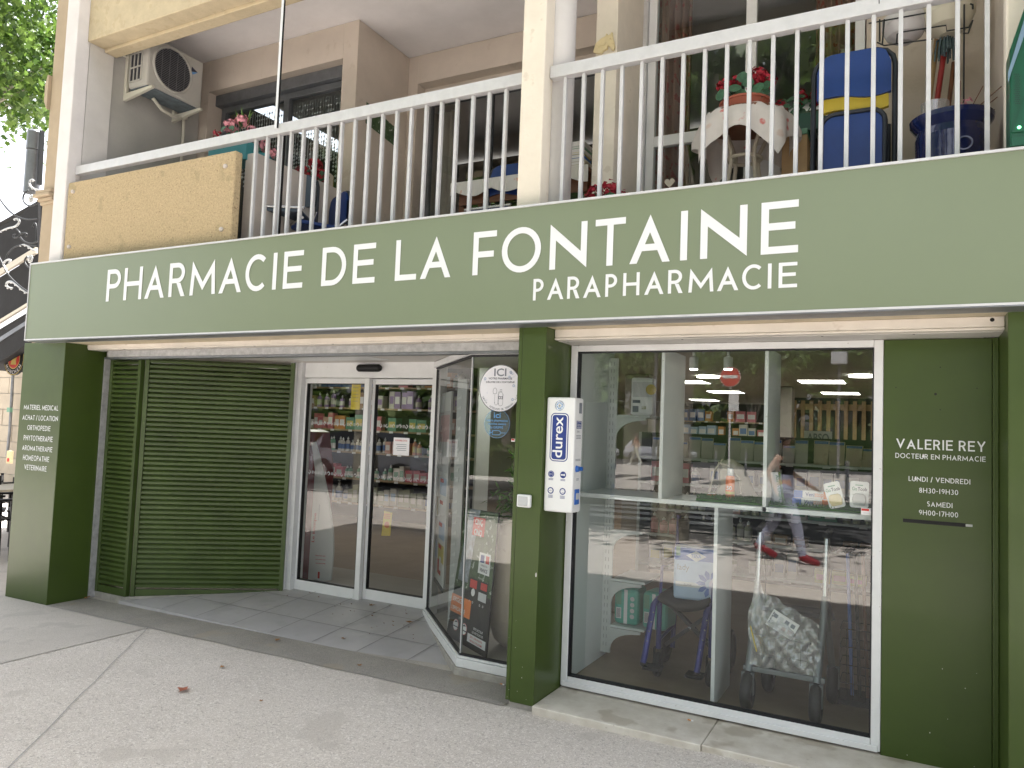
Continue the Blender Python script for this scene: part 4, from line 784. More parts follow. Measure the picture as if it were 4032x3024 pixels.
# kiosk totem behind the left door leaf ------------------------------------
kt = thing('catalogue_stand', 'curved red and white catalogue stand lettered Le kiosque behind the left door leaf', 'display stand', (1.6, 1.9, FZ))
kx = lambda px, py: at(px, py, 1.78)
b = B('kiosk_red'); o_ = [kx(1172, 2288), kx(1212, 2290), kx(1238, 1850), kx(1222, 1700), kx(1196, 1690)]; b.prism([(p.x, 1.8, p.z) for p in o_], (0, .25, 0)); b.obj('red_side', kt)
b = B('kiosk_white'); o_ = [kx(1212, 2294), kx(1302, 2286), kx(1312, 2170), kx(1310, 2090), kx(1292, 1960), kx(1258, 1800), kx(1240, 1740), kx(1226, 1745), kx(1240, 1850)]; b.prism([(p.x, 1.78, p.z) for p in o_], (0, .018, 0)); b.obj('white_panel', kt)
b = B('red'); p = kx(1238, 2135); b.text('Le kiosque', (p.x, 1.776, p.z), (.03, 0, 1), (-1, 0, .03), .034, .27, 'red', 'L', .01); p = kx(1256, 2050); b.text('CATALOGUE GRATUIT', (p.x, 1.776, p.z), (.03, 0, 1), (-1, 0, .03), .009, .15, 'ink_grey', 'L', .02)
for j, tx in enumerate(('Retrouvez tous', 'nos produits chez', 'votre pharmacien')): p = kx(1263, 2190 + 15 * j); b.text(tx, (p.x, 1.776, p.z), (1, 0, .06), uz, .011, .12, 'red', 'C', .02)
p = kx(1255, 2275); b.box(p.x - .01, p.x + .012, 1.7755, 1.777, p.z - .005, p.z + .055); b.obj('print', kt)
# stand "offres du mois" inside the case ------------------------------------
om = thing('offer_poster', 'tall white framed monthly offer poster behind the angled glass', 'poster', (3.55, 1.45, .1))
Pq = [at(1704, 1560, 1.50), at(1778, 1540, 1.40), at(1745, 2320, 1.40), at(1695, 2245, 1.50)]
lerp = lambda u, v: (Pq[0] * (1 - u) + Pq[1] * u) * (1 - v) + (Pq[3] * (1 - u) + Pq[2] * u) * v
nq = (Pq[1] - Pq[0]).cross(Pq[3] - Pq[0]).normalized()
if nq.y > 0: nq = -nq
b = B('plastic_white'); b.prism([tuple(p) for p in Pq], tuple(-nq * .02)); b.obj('board', om)
b = B('pinkish')
def pr_(u0, u1, v0, v1, m, e=.002): b.add([tuple(lerp(u, v) + nq * e) for u, v in ((u0, v1), (u1, v1), (u1, v0), (u0, v0))], [(0, 1, 2, 3)], m)
pr_(0, 1, .10, .42, 'paper_grey'); pr_(.02, .98, .12, .26, 'pinkish', .003); 
for j in range(4):
    for i in range(2): pr_(.08 + .48 * i, .46 + .48 * i, .45 + .115 * j, .54 + .115 * j, random.choice(('paper', 'pack_k', 'pinkish', 'sky_pack')), .003); pr_(.10 + .48 * i, .3 + .48 * i, .455 + .115 * j, .475 + .115 * j, 'red', .004)
hx = (Pq[1] - Pq[0]).normalized(); hz = (Pq[0] - Pq[3]).normalized()
b.text('Offres', tuple(lerp(.1, .205) + nq * .005), hx, hz, .05, .12, 'ink', 'L', .01); b.text('du mois', tuple(lerp(.15, .27) + nq * .005), hx, hz, .05, .13, 'ink', 'L', .01); b.text('Giropharm', tuple(lerp(.1, .075) + nq * .005), hx, hz, .035, .14, 'red_pale', 'L', .0) if 0 else None
pr_(.55, .78, .88, .955, 'red', .004); pr_(.66, .79, .86, .93, 'plastic_white', .005); b.obj('print', om)
b = B('alu_dark'); b.prism([tuple(p) for p in (Pq[3], Pq[2], Pq[2] - hz * .03, Pq[3] - hz * .03)], tuple(nq * .01)); b.obj('frame_edge', om)
# perforated shelf upright
p = at(1812, 1500, 1.0); t = thing('display_upright', 'grey notched shelf upright standing behind the angled glass', 'upright', (p.x, 1.0, .1)); B('plastic_grey').box(p.x - .02, p.x + .06, 1.0, 1.03, .1, 1.95).obj('post', t)
b = B('steel_white'); [b.prism([(p.x - .018, .999, 1.80 - .075 * i), (p.x + .022, .999, 1.80 - .075 * i), (p.x + .022, .999, 1.83 - .075 * i)], (0, -.003, 0)) for i in range(22)]; b.obj('notches', t)
# black insect-repellent poster stand
ct = thing('poster_stand', 'leaning black poster stand with red CINQ sur CINQ badges and a waterfall picture', 'poster', (3.95, .85, .1))
Q = [atz(1757, 2500, .102), None, None, atz(1905, 2590, .102)]; Q = [at(1757, 2500, 1.00), at(1830, 2000, 1.02), at(1963, 2020, .74), at(1912, 2592, .70)]
for q in (Q[0], Q[3]): q.z = max(q.z, .10)
hx = (Q[3] - Q[0]).normalized(); hz = (Q[1] - Q[0]).normalized(); W_, H_ = (Q[3] - Q[0]).length, (Q[1] - Q[0]).length; nq = hx.cross(hz).normalized()
if nq.y > 0: nq = -nq
cp = lambda u, v, e=0.: tuple((Q[0] * (1 - u) + Q[3] * u) * (1 - v) + (Q[1] * (1 - u) + Q[2] * u) * v + nq * e)
def cq(b, u0, u1, v0, v1, m, e): b.add([cp(u0, v0, e), cp(u1, v0, e), cp(u1, v1, e), cp(u0, v1, e)], [(0, 1, 2, 3)], m)
b = B('poster_black'); b.prism([cp(0, 0), cp(1, 0), cp(1, 1), cp(0, 1)], tuple(-nq * .012)); b.obj('board', ct)
b = B('poster_green')
for i in range(7): cq(b, .0, 1, .40 + .085 * i, .485 + .085 * i, 'poster_green', .001)
b.add([cp(.18, 1, .002), cp(.12, .7, .002), cp(.10, .45, .002), cp(.38, .45, .002), cp(.42, .7, .002), cp(.5, 1, .002)], [(0, 1, 2, 3, 4, 5)], 'poster_fall')
cq(b, .34, .68, .81, .945, 'red', .004); b.text('CINQ', cp(.51, .892, .006), hx, hz, .040, .11, 'paper', 'C', .02); b.text('CINQ', cp(.51, .815, .006), hx, hz, .040, .11, 'paper', 'C', .02); b.text('SUR', cp(.51, .872, .006), hx, hz, .010, None, 'paper', 'C', .01)
cq(b, .62, .92, .55, .70, 'paper', .004); cq(b, .66, .76, .63, .685, 'blue_logo', .005); cq(b, .80, .89, .63, .685, 'red', .005); b.text('FABRIQUE EN', cp(.77, .605, .006), hx, hz, .011, .085, 'ink', 'C'); b.text('FRANCE', cp(.77, .565, .006), hx, hz, .024, .10, 'ink', 'C', .01)
cq(b, .42, .92, .30, .50, 'poster_black', .003); cq(b, .46, .64, .43, .49, 'red', .005); b.disc(cp(.56, .40, .005), hx, hz, .026, 'paper', 24); cq(b, .74, .9, .44, .49, 'red', .005); cq(b, .7, .9, .36, .42, 'paper_grey', .005)
for u in (.5, .58, .76, .84): b.disc(cp(u, .33, .006), hx, hz, .008, 'paper', 14, .005)
cq(b, .02, .55, .20, .335, 'orange', .006); b.text('EXIGEZ', cp(.08, .285, .008), hx, hz, .030, .13, 'paper', 'L', .02); b.text("L'EFFICACITÉ", cp(.06, .222, .008), hx, hz, .032, .20, 'paper', 'L', .02)
for u in (.22, .44): b.disc(cp(u, .115, .004), hx, hz, .040, 'red_pale', 28); b.disc(cp(u, .115, .005), hx, hz, .036, 'paper', 28); b.box(0, 0, 0, 0, 0, 0) if 0 else cq(b, u - .09, u + .09, .10, .108, 'ink', .006); b.add([cp(u - .04, .13, .006), cp(u + .05, .14, .006), cp(u, .15, .006)], [(0, 1, 2)], 'ink')
b.text('SUR', cp(.3, .17, .004), hx, hz, .014, None, 'paper', 'C'); b.text('EFFICACE SUR', cp(.78, .145, .004), hx, hz, .016, .13, 'paper', 'C', .01); b.text('LES VECTEURS DE :', cp(.78, .118, .004), hx, hz, .014, .16, 'paper', 'C', .01)
cq(b, .54, .98, .045, .105, 'paper', .004); b.text('ZIKA - CHIKUNGUNYA', cp(.76, .082, .006), hx, hz, .013, .17, 'red', 'C', .01); b.text('DENGUE, PALUDISME', cp(.76, .055, .006), hx, hz, .013, .17, 'red', 'C', .01); b.obj('print', ct)
# planter with olive
pp = Vector((4.185, 1.10, .10)); pt = thing('planter', 'tall bulbous cream planter with an olive shrub in the display case', 'planter', tuple(pp))
b = B('planter_cream'); b.lathe([(.10, 0), (.16, .05), (.215, .20), (.245, .40), (.245, .58), (.225, .78), (.20, .86), (.205, .885), (.185, .885), (.18, .82)], tuple(pp), None, 36); b.obj('pot', pt)
b = B('leaf_green'); br = B('bark')
def leafq(b, p, d, ln, wd, m=None):
    d = Vector(d).normalized(); s_ = d.cross(Vector((random.uniform(-1, 1), random.uniform(-1, 1), random.uniform(-1, 1)))).normalized(); p = Vector(p)
    b.add([p, p + d * ln * .45 + s_ * wd, p + d * ln, p + d * ln * .45 - s_ * wd], [(0, 1, 2, 3)], m)
for i in range(16):
    a = random.uniform(0, 6.28); e = Vector((cos(a) * random.uniform(.1, .4) - .12, sin(a) * .3 - .12, random.uniform(.35, 1.0))); p0 = pp + Vector((0, 0, .86)); pts = [p0 + e * (k / 5) * .62 + Vector((0, 0, -.12 * (k / 5) ** 2 * random.uniform(0, 2.6))) for k in range(6)]
    br.tube([tuple(q) for q in pts], .004, 'bark', 5)
    for k in range(1, 6):
        for _ in range(5): leafq(b, pts[k] + Vector((random.uniform(-.03, .03),) * 3), (random.uniform(-1, 1), random.uniform(-1, 1), random.uniform(-.5, .8)), .075, .008)
br.obj('stem', pt); b.obj('foliage', pt)
# ------------------------------------------------------------------ window display furniture
wd_ = thing('display_shelf', 'white window display unit with two dividers and a long shelf', 'display unit', (5.6, .8, FZ))
b = B('display_white'); b.box(4.80, 6.43, .60, 1.06, 1.208, 1.232); b.obj('long_shelf', wd_, .002)
B('display_white').box(5.893, 5.912, .60, 1.05, 1.233, 2.10).obj('divider', wd_); B('display_white').box(5.318, 5.337, .60, 1.05, 1.233, 2.10).obj('divider', wd_); B('display_white').box(5.630, 5.650, .64, 1.05, FZ + .001, 1.207).obj('divider', wd_)
B('display_white').box(4.775, 4.797, .57, 1.22, FZ, 2.2).obj('side_panel', wd_)
b = B('frame_white'); b.box(5.893, 5.912, .594, .599, 1.206, 2.10); b.box(5.318, 5.337, .594, .599, 1.234, 2.10); b.box(5.630, 5.650, .634, .639, FZ, 1.206); b.box(4.80, 6.43, .594, .599, 1.2075, 1.2325); b.obj('edge_trim', wd_)
B('steel_white').box(4.798, 4.86, 1.12, 1.14, FZ + .04, 2.1).obj('slotted_upright', wd_)
b = B('alu_dark'); [b.box(4.815 + .02 * (i % 2), 4.8175 + .02 * (i % 2), 1.1185, 1.1195, .2 + .05 * (i // 2), .225 + .05 * (i // 2)) for i in range(76)]; b.obj('slots', wd_)
for z, l in ((1.705, ''), (.965, ''), (.625, ''), (.325, '')):
    b = B('steel_white'); b.prism([(4.861, 1.10, z), (5.07, 1.10, z), (5.07, 1.10, z - .016)] + [(5.05 - .18 * sin(a), 1.10, z - .020 - .11 * (1 - cos(a))) for a in [i * pi / 2 / 7 for i in range(1, 8)]] + [(4.861, 1.10, z - .13)], (0, .016, 0)); o = b.obj('shelf_bracket', wd_); B('display_white').box(4.862, 5.09, 1.118, 1.5, z + .001, z + .016).obj('short_shelf', o) if z != .965 else None
def pack(name, label, cat, c, w_, d, h, m, deco, rz=0, bev=.012):
    t = thing(name, label, cat, c); R_ = Matrix.Rotation(rz, 3, 'Z'); b = B(m); b.box(c[0] - w_ / 2, c[0] + w_ / 2, c[1], c[1] + d, c[2], c[2] + h); b.obj('wrapper', t, bev)
    b = B(m); deco(b, c[0], c[1] - .001, c[2]); b.obj('print', t); t.rotation_euler = (0, 0, rz); return t
def d_teal(b, x, y, z):
    b.box(x - .012, x + .012, y - .001, y, z + .01, z + .23, 'paper'); [b.disc((x + .045, y - .001, z + .06 + .038 * i), ux, uz, .015, 'paper_grey', 16) for i in range(4)]; b.box(x - .065, x - .03, y - .001, y, z + .04, z + .11, 'paper'); [b.box(x - .06 + .007 * i, x - .057 + .007 * i, y - .002, y - .001, z + .045, z + .105, 'ink') for i in range(4)]; b.box(x - .066, x - .03, y - .001, y, z + .13, z + .22, 'pack_e')
pack('diaper_pack', 'teal plastic pack on the lowest shelf bracket, nearer the side panel', 'pack', (4.95, 1.16, .342), .17, .2, .24, 'teal_pack', d_teal, 0, .03); pack('diaper_pack', 'teal plastic pack on the lowest shelf bracket, nearer the wheelchair', 'pack', (5.145, 1.14, .342), .17, .2, .24, 'teal_pack', d_teal, -.12, .03)
def d_flour(b, x, y, z):
    b.box(x - .06, x + .07, y - .001, y, z + .12, z + .22, 'paper_grey'); b.disc((x + .06, y - .0015, z + .17), ux, uz, .035, 'gold', 20); b.box(x - .06, x - .02, y - .001, y, z + .02, z + .06, 'ink_grey'); b.box(x - .06, x - .01, y - .001, y, z + .08, z + .10, 'ink_grey'); b.box(x + .0, x + .03, y - .001, y, z + .04, z + .06, 'pack_i')
pack('paper_sack', 'white printed pack standing on the topmost shelf bracket', 'pack', (5.03, 1.13, 1.722), .15, .1, .25, 'plastic_white', d_flour, .1, .015)
def d_tena(b, x, y, z):
    b.box(x - .14, x + .145, y - .001, y, z + .24, z + .315, 'mid_blue'); b.box(x - .13, x - .105, y - .002, y - .001, z + .265, z + .32, 'pack_e'); b.add([(x - .07, y - .002, z + .27), (x - .01, y - .002, z + .235), (x + .05, y - .002, z + .27), (x - .01, y - .002, z + .30)], [(0, 1, 2, 3)], 'paper'); b.text('TENA', (x - .01, y - .003, z + .26), ux, uz, .02, .06, 'mid_blue', 'C', .02); b.text('lady', (x - .12, y - .002, z + .18), ux, uz, .035, .07, 'ink_grey', 'L')
    for i in range(10):
        a = 2 * pi * i / 10; cx_, cz_ = x + .075, z + .11; p = [(cx_ + cos(a + d) * r_, y - .002 - .0001 * i, cz_ + sin(a + d) * r_) for d, r_ in ((-.3, .03), (-.22, .065), (0, .085), (.22, .065), (.3, .03))]; b.add(p, [(0, 1, 2, 3, 4)], 'mid_blue')
    b.prism([(x + .07, y - .004, z + .05), (x + .09, y - .004, z + .045), (x + .10, y - .004, z + .10), (x + .12, y - .004, z + .14), (x + .10, y - .004, z + .16), (x + .07, y - .004, z + .12)], (0, -.001, 0), 'lilac'); b.box(x - .13, x + .03, y - .002, y - .001, z + .08, z + .11, 'paper'); b.text('SUPER', (x - .08, y - .003, z + .088), ux, uz, .012, None, 'ink_grey', 'L')
pack('pad_pack', 'pale blue TENA pad pack with a flower, propped on the wheelchair seat', 'pack', (5.46, .98, .60), .29, .14, .32, 'sky_pack', d_tena, .12, .02)
# artificial turf and little things on the long shelf
t = B('turf').box(5.52, 5.89, .66, 1.03, 1.2325, 1.246); random.seed(3)
for _ in range(2600):
    x, y = random.uniform(5.52, 5.89), random.uniform(.655, 1.03); leafq(t, (x, y, 1.244), (random.uniform(-.5, .5), random.uniform(-.6, .3), 1), random.uniform(.018, .034), .0016, 'turf')
tag(t.obj('turf_mat'), 'square of artificial turf left of the right divider on the long shelf', 'turf mat')
t = B('turf').box(5.915, 6.42, .66, 1.03, 1.2325, 1.244)
for _ in range(2600): leafq(t, (random.uniform(5.915, 6.42), random.uniform(.655, 1.03), 1.242), (random.uniform(-.5, .5), random.uniform(-.6, .3), 1), random.uniform(.014, .028), .0016, 'turf')
tag(t.obj('turf_mat'), 'strip of artificial turf under the blister packs on the long shelf', 'turf mat')
def card(name, label, px, py, y, w_, h, tilt, m, toob):
    p = at(px, py, y); t = thing(name, label, 'blister pack', (p.x, y, p.z)); b = B('plastic_white'); pts = rrect(0, h / 2, w_, h, .012); ca, sa = cos(tilt), sin(tilt); T = lambda x, z: (p.x + x * ca - z * sa, y, p.z + x * sa + z * ca)
    b.prism([T(*q) for q in pts], (0, .012, 0)); b.obj('card', t)
    b = B(m); V = [T(x, z) for x, z in [(-.026, .012), (.026, .012), (.033, .04), (.028, .065), (.018, .072), (-.018, .072), (-.028, .065), (-.033, .04)]]; b.prism([(v[0], y - .012, v[2]) for v in V], (0, .0115, 0)); b.obj('bottle', t, .004)
    b = B('ink'); g = T(-.035, .088); b.text('Go', (g[0], y - .001, g[2]), (ca, 0, sa), (-sa, 0, ca), .018, .024, 'pack_e', 'L', .02); g = T(-.008, .088); b.text('Toob', (g[0], y - .001, g[2]), (ca, 0, sa), (-sa, 0, ca), .018, .043, 'ink', 'L', .02)
    q = [T(-.02, .113), T(.016, .113), T(.016, .118), T(-.02, .118)]; b.add([(v[0], y - .001, v[2]) for v in q], [(0, 1, 2, 3)], 'pack_e'); b.obj('print', t)
card('blister_pack', 'tilted white blister pack with an orange bottle leaning on two blue cartons', 2900 + 780 * .5125, 1250 + 1462 * .5125, .66, .080, .135, .28, 'plaster_yellow', 1); card('blister_pack', 'upright white blister pack with a grey bottle at the right end of the shelf', 2900 + 940 * .5125, 1250 + 1462 * .5125, .645, .088, .135, -.02, 'plastic_grey', 1)
for k, l in ((0, 'lower of two blue and orange flat cartons stacked on the turf strip'), (1, 'upper of two blue and orange flat cartons stacked on the turf strip')):
    p = at(2900 + 565 * .5125, 1250 + 1455 * .5125, .74); t = thing('flat_carton', l, 'carton', (p.x, .74, 1.2445 + .042 * k), 'flat cartons on the shelf'); x, z = p.x + .006 * k, 1.2445 + .0415 * k
    b = B('paper'); b.box(x - .09, x + .09, .74, .80, z, z + .04); b.box(x - .0905, x - .045, .739, .8005, z + .0005, z + .0395, 'blue_plastic'); b.box(x + .06, x + .0905, .739, .8005, z + .0005, z + .0395, 'orange'); b.text('Veni', (x - .03, .738, z + .011), ux, uz, .02, .045, 'blue_logo', 'L', .01); b.text('stop', (x + .017, .738, z + .011), ux, uz, .02, .042, 'orange', 'L'); b.obj('carton', t)
p = at(2900 + 285 * .5125, 1250 + 1440 * .5125, .74); t = thing('upright_carton', 'tall green and white carton lettered ASPIVENIN beside the right divider', 'carton', (p.x, .74, 1.244)); b = B('paper'); R_ = Matrix.Rotation(radians(-9), 3, 'Y') @ Matrix.Rotation(radians(35), 3, 'Z'); b.obox((p.x, .76, 1.33), (.022, .022, .085), R_, 'paper'); b.obox((p.x + .026, .776, 1.33), (.007, .021, .085), R_, 'leaf_green'); a_ = R_ @ Vector((0, 0, -1)); c_ = R_ @ Vector((-1, 0, 0)); o_ = Vector((p.x, .76, 1.33)) + R_ @ Vector((.006, -.0228, .07)); b.text('ASPIVENIN', tuple(o_), a_, R_ @ Vector((1, 0, 0)), .017, .14, 'pack_e', 'L', .02); b.obj('carton', t)
p = at(2000 + 1706 * .5123, 1250 + 1395 * .5123, .78); t = thing('sun_spray', 'orange and white sunscreen spray bottle on the artificial turf', 'bottle', (p.x, .78, 1.245)); b = B('orange_cap'); b.lathe([(.024, 0), (.026, .01), (.026, .125), (.02, .135)], (p.x, .78, 1.245), None, 20); b.obj('bottle', t); b = B('plastic_white'); b.lathe([(.018, .136), (.018, .175), (.012, .178)], (p.x, .78, 1.245), None, 16); b.obj('nozzle', t); b = B('paper'); b.text('50', (p.x, .7525, 1.30), ux, uz, .022, None, 'paper', 'C', .02); b.lathe([(.0264, .03), (.0264, .045)], (p.x, .78, 1.245), 'yellow', 20); b.obj('label', t)
p = at(2000 + 1565 * .5123, 1250 + 1375 * .5123, .80); b = B('orange_cap'); b.lathe([(.034, 0), (.034, .012), (.02, .02)], (p.x, .8, 1.246), None, 18); b.lathe([(.022, .02), (.018, .024)], (p.x, .8, 1.246), 'paper', 18); tag(b.obj('round_tin'), 'small flat orange tin lying on the artificial turf', 'tin')
# tan bag with straps behind the spray
b = B('bag_tan'); c0 = at(2000 + 1690 * .5123, 1250 + 1280 * .5123, .92); prof = [(-.07, .0), (-.035, .10), (-.04, .20), (-.02, .225), (.03, .225), (.07, .18), (.12, .08), (.16, .0)]
bt = thing('cloth_bag', 'draped beige cloth bag with long straps standing on the turf mat', 'bag', (c0.x, .92, 1.245))
N1 = 7; vs = []
for j in range(N1):
    f = j / (N1 - 1); wv = sin(f * pi)
    for i, (x, z) in enumerate(prof): vs.append((c0.x + x * (.75 + .35 * wv) + .012 * sin(3 * i + 2 * j), .86 + .13 * f, 1.246 + z * (.72 + .28 * wv) + .008 * sin(5 * j + i)))
n = len(prof); b.add(vs, [(j * n + i, j * n + i + 1, (j + 1) * n + i + 1, (j + 1) * n + i) for j in range(N1 - 1) for i in range(n - 1)], None, True); b.add(vs[:n], [tuple(range(n))]); b.add(vs[-n:], [tuple(range(n))[::-1]]); b.obj('bag_body', bt)
b = B('bag_tan'); b.tube([(c0.x - .04, .85, 1.45), (c0.x + .03, .83, 1.43), (c0.x + .09, .82, 1.36), (c0.x + .10, .81, 1.28), (c0.x + .06, .80, 1.25), (c0.x + .13, .8, 1.27)], .007, None, 8); b.tube([(c0.x - .03, .9, 1.47), (c0.x - .07, .88, 1.40), (c0.x - .10, .87, 1.26)], .007, None, 8); b.obj('strap', bt)
b = B('leaf_plain'); q0 = at(2000 + 1625 * .5123, 1250 + 1360 * .5123, .95)
for i in range(9):
    a = random.uniform(-1, 1); tip = q0 + Vector((a * .05, random.uniform(-.03, .03), random.uniform(.03, .1))); b.tube([tuple(q0), tuple(tip)], .0012, None, 4); [leafq(b, tip - Vector((0, 0, .02 * k)), (random.uniform(-1, 1), 0, .6), .025, .006) for k in range(4)]
tag(b.obj('twig_decoration'), 'small artificial leafy twig on the turf left of the cloth bag', 'plant')
# ------------------------------------------------------------------ wheelchair
wc = thing('wheelchair', 'folding wheelchair with blue frame and black seat behind the window', 'wheelchair', (5.38, 1.05, FZ))
b = B('wc_blue'); P0 = lambda x, y, z: (x, y, FZ + z)
for sx, x in ((0, 5.235), (1, 5.555)):
    b = B('wc_blue'); b.tube([P0(x, 1.36, .95), P0(x, 1.32, .46), P0(x, 1.28, .10)], .017); b.tube([P0(x, 1.33, .46), P0(x, .93, .475), P0(x - .01, .87, .45), P0(x - .035, .80, .16), P0(x - .04, .79, .12)], .019); b.tube([P0(x, .96, .47), P0(x, .96, .17)], .017); b.tube([P0(x, 1.30, .24), P0(x, .96, .22)], .010); b.tube([P0(x, 1.33, .66), P0(x, 1.0, .66), P0(x, .97, .48)], .010); b.obj('side_frame', wc)
    b = B('steel'); [b.ball(P0(x - .034 + .008 * k, .80 - .006 + .012 * k, .19 + .055 * k), .005) for k in range(5)]; b.obj('frame_bolts', wc)
    w2 = B('rubber'); pts = [P0(x, .96 + .055 * cos(a), .075 + .055 * sin(a)) for a in [2 * pi * i / 20 for i in range(20)]]; w2.tube(pts, .020, None, 10, False, True); o = w2.obj('front_castor', wc); c2 = B('seat_black'); c2.cyl(P0(x - .012, .96, .075), P0(x + .012, .96, .075), .045); c2.box(x - .026, x - .021, .94, .98, FZ + .07, FZ + .175); c2.box(x + .021, x + .026, .94, .98, FZ + .07, FZ + .175); c2.obj('castor_fork', o)
    w2 = B('rubber'); pts = [P0(x + (.045 if sx else -.045), 1.27 + .115 * cos(a), .14 + .115 * sin(a)) for a in [2 * pi * i / 28 for i in range(28)]]; w2.tube(pts, .022, None, 10, False, True); o = w2.obj('rear_wheel', wc); c2 = B('seat_black'); xx = x + (.045 if sx else -.045); c2.cyl(P0(xx - .012, 1.27, .14), P0(xx + .012, 1.27, .14), .103, None, 24); c2.obj('wheel_disc', o)
    f = B('black'); f.box(x - .10 if sx else x - .03, x + .0 if sx else x + .07, .74, .84, FZ + .095, FZ + .11); f.ball(P0(x - .04, .795, .115), .022); f.obj('footrest', wc)
    f = B('seat_black'); f.box(x - .022, x + .022, 1.02, 1.28, FZ + .665, FZ + .69); f.obj('armrest', wc, .006)
b = B('seat_black'); nn_ = 8; vs = []
for i in range(nn_ + 1):
    u = i / nn_; x = 5.235 + .32 * u; z = .475 - .05 * sin(pi * u)
    for y in (.90, 1.32): vs.append(P0(x, y, z))
b.add(vs, [(2 * i, 2 * i + 1, 2 * i + 3, 2 * i + 2) for i in range(nn_)], None, True); so_ = b.obj('seat', wc); m_ = so_.modifiers.new('th', 'SOLIDIFY'); m_.thickness = .045
b = B('seat_black'); b.box(5.235, 5.555, 1.335, 1.36, FZ + .5, FZ + .93); b.obj('backrest', wc, .01)
b = B('iron_black'); b.bar(P0(5.24, 1.1, .16), P0(5.55, 1.1, .42), .032, .024); b.bar(P0(5.55, 1.13, .16), P0(5.24, 1.13, .42), .032, .024); b.ball(P0(5.395, 1.09, .29), .012, 'steel'); b.obj('cross_brace', wc)
# ------------------------------------------------------------------ wheeled walker with plastic bag
rl_ = thing('wheeled_walker', 'grey four wheeled walker with wire basket wrapped in clear plastic', 'walker', (6.0, .85, FZ))
xl, xr = 5.815, 6.165
for k, x in enumerate((xl, xr)):
    b = B('steel_grey'); b.tube([P0(x, .72, .20), P0(x + (.02 if k else .01), .86, .52), P0(x + (.02 if k else .01), .90, .62)], .021); b.obj('front_tube', rl_)
    b = B('steel'); b.tube([P0(x + (.02 if k else .01), .90, .61), P0(x + (.022 if k else .01), .955, .94)], .0155); b.obj('handle_tube', rl_)
    b = B('black'); b.tube([P0(x + (.022 if k else .01), .93, .955), P0(x + (.03 if k else .01), 1.08, .97)], .018, None, 10); b.tube([P0(x + .01, .95, .93), P0(x + (.05 if k else -.03), .99, .86)], .007); b.obj('hand_grip', rl_); b = B('black'); b.bar(P0(x + .03, .93, .60), P0(x + (.065 if k else -.03), .90, .50), .02, .012); b.obj('brake_lever', rl_)
    b = B('black'); b.tube([P0(x + .02, 1.0, .93), P0(x + .04, .98, .7), P0(x + .03, 1.06, .45), P0(x + .03, 1.1, .18)], .003); b.obj('brake_cable', rl_)
    b = B('steel_grey'); b.tube([P0(x + .02, .90, .60), P0(x + .045, 1.10, .20)], .019); b.obj('rear_tube', rl_)
    for y, xx in ((.705, x), (1.10, x + .05)):
        w2 = B('rubber'); pts = [P0(xx, y + .075 * cos(a), .100 + .075 * sin(a)) for a in [2 * pi * i / 24 for i in range(24)]]; w2.tube(pts, .030, None, 12, False, True); o = w2.obj('wheel', rl_); c2 = B('steel_grey'); c2.cyl(P0(xx - .012, y, .100), P0(xx + .012, y, .100), .058); c2.box(xx - .033, xx - .027, y - .016, y + .016, FZ + .08, FZ + .19); c2.box(xx + .027, xx + .033, y - .016, y + .016, FZ + .08, FZ + .19); c2.box(xx - .033, xx + .033, y - .016, y + .016, FZ + .191, FZ + .20); c2.obj('wheel_fork', o)
b = B('steel_grey'); b.bar(P0(xl - .03, .74, .215), P0(xr + .04, .74, .215), .035, .028); b.obj('front_crossbar', rl_, .004); b = B('seat_black'); b.box(xl + .03, xr, .93, 1.08, FZ + .49, FZ + .52); b.obj('seat', rl_, .006)
b = B('iron_black'); b.tube([P0(xl + .02, .74, .40), P0(xr - .03, .73, .40)], .006)
for i in range(9): x = xl + .03 + (xr - xl - .08) * i / 8; b.tube([P0(x, .738, .40), P0(x, .745, .27), P0(x, .95, .27)], .0022, None, 5)
for z in (.35, .30): b.tube([P0(xl + .02, .74, z), P0(xr - .03, .74, z)], .002, None, 5)
b.obj('wire_basket', rl_)
random.seed(11); pb = B('plastic_film'); nx, nz = 26, 22; vs = []
for j in range(nz + 1):
    for i in range(nx + 1):
        u, v = i / nx, j / nz; x = xl + .0 + (xr - xl + .01) * u; zt = .66 - .17 * u + (.03 if u < .12 else 0); z = .235 + (zt - .235) * v
        y = .715 - .03 * sin(pi * v) * sin(pi * u) + .016 * sin(19 * u + 7 * v) * sin(13 * v + 3 * u) + .013 * sin(31 * u - 17 * v) * sin(9 * v) + .07 * v * v
        vs.append(P0(x + .012 * sin(9 * v) * (1 - 2 * u), y, z + .006 * sin(23 * u)))
fs = [(j * (nx + 1) + i, j * (nx + 1) + i + 1, (j + 1) * (nx + 1) + i + 1, (j + 1) * (nx + 1) + i) for j in range(nz) for i in range(nx)]; pb.add(vs, fs, None, True)
pg = tag(pb.obj('plastic_bag'), 'crumpled clear plastic bag wrapped round the walker basket', 'plastic bag')
p = at(2900 + 500 * .3616, 2000 + 1270 * .3616, .73); t = thing('instruction_leaflet', 'white instruction leaflet lying inside the plastic bag on the walker', 'leaflet', (p.x, .73, p.z)); b = B('paper'); R_ = Matrix.Rotation(radians(27), 3, 'Y'); b.obox(tuple(p), (.075, .002, .048), R_); b.obj('sheet', t); b = B('ink_grey')
for i in range(8): o_ = p + R_ @ Vector((-.05 + .033 * (i % 4), -.003, .022 - .04 * (i // 4))); b.obox(tuple(o_), (.011, .0004, .011), R_, random.choice(('pinkish', 'ink_grey', 'paper_grey')))
for i in range(4): o_ = p + R_ @ Vector((-.065, -.003, .03 - .018 * i)); b.obox(tuple(o_), (.003, .0004, .007), R_)
b.obj('print', t)
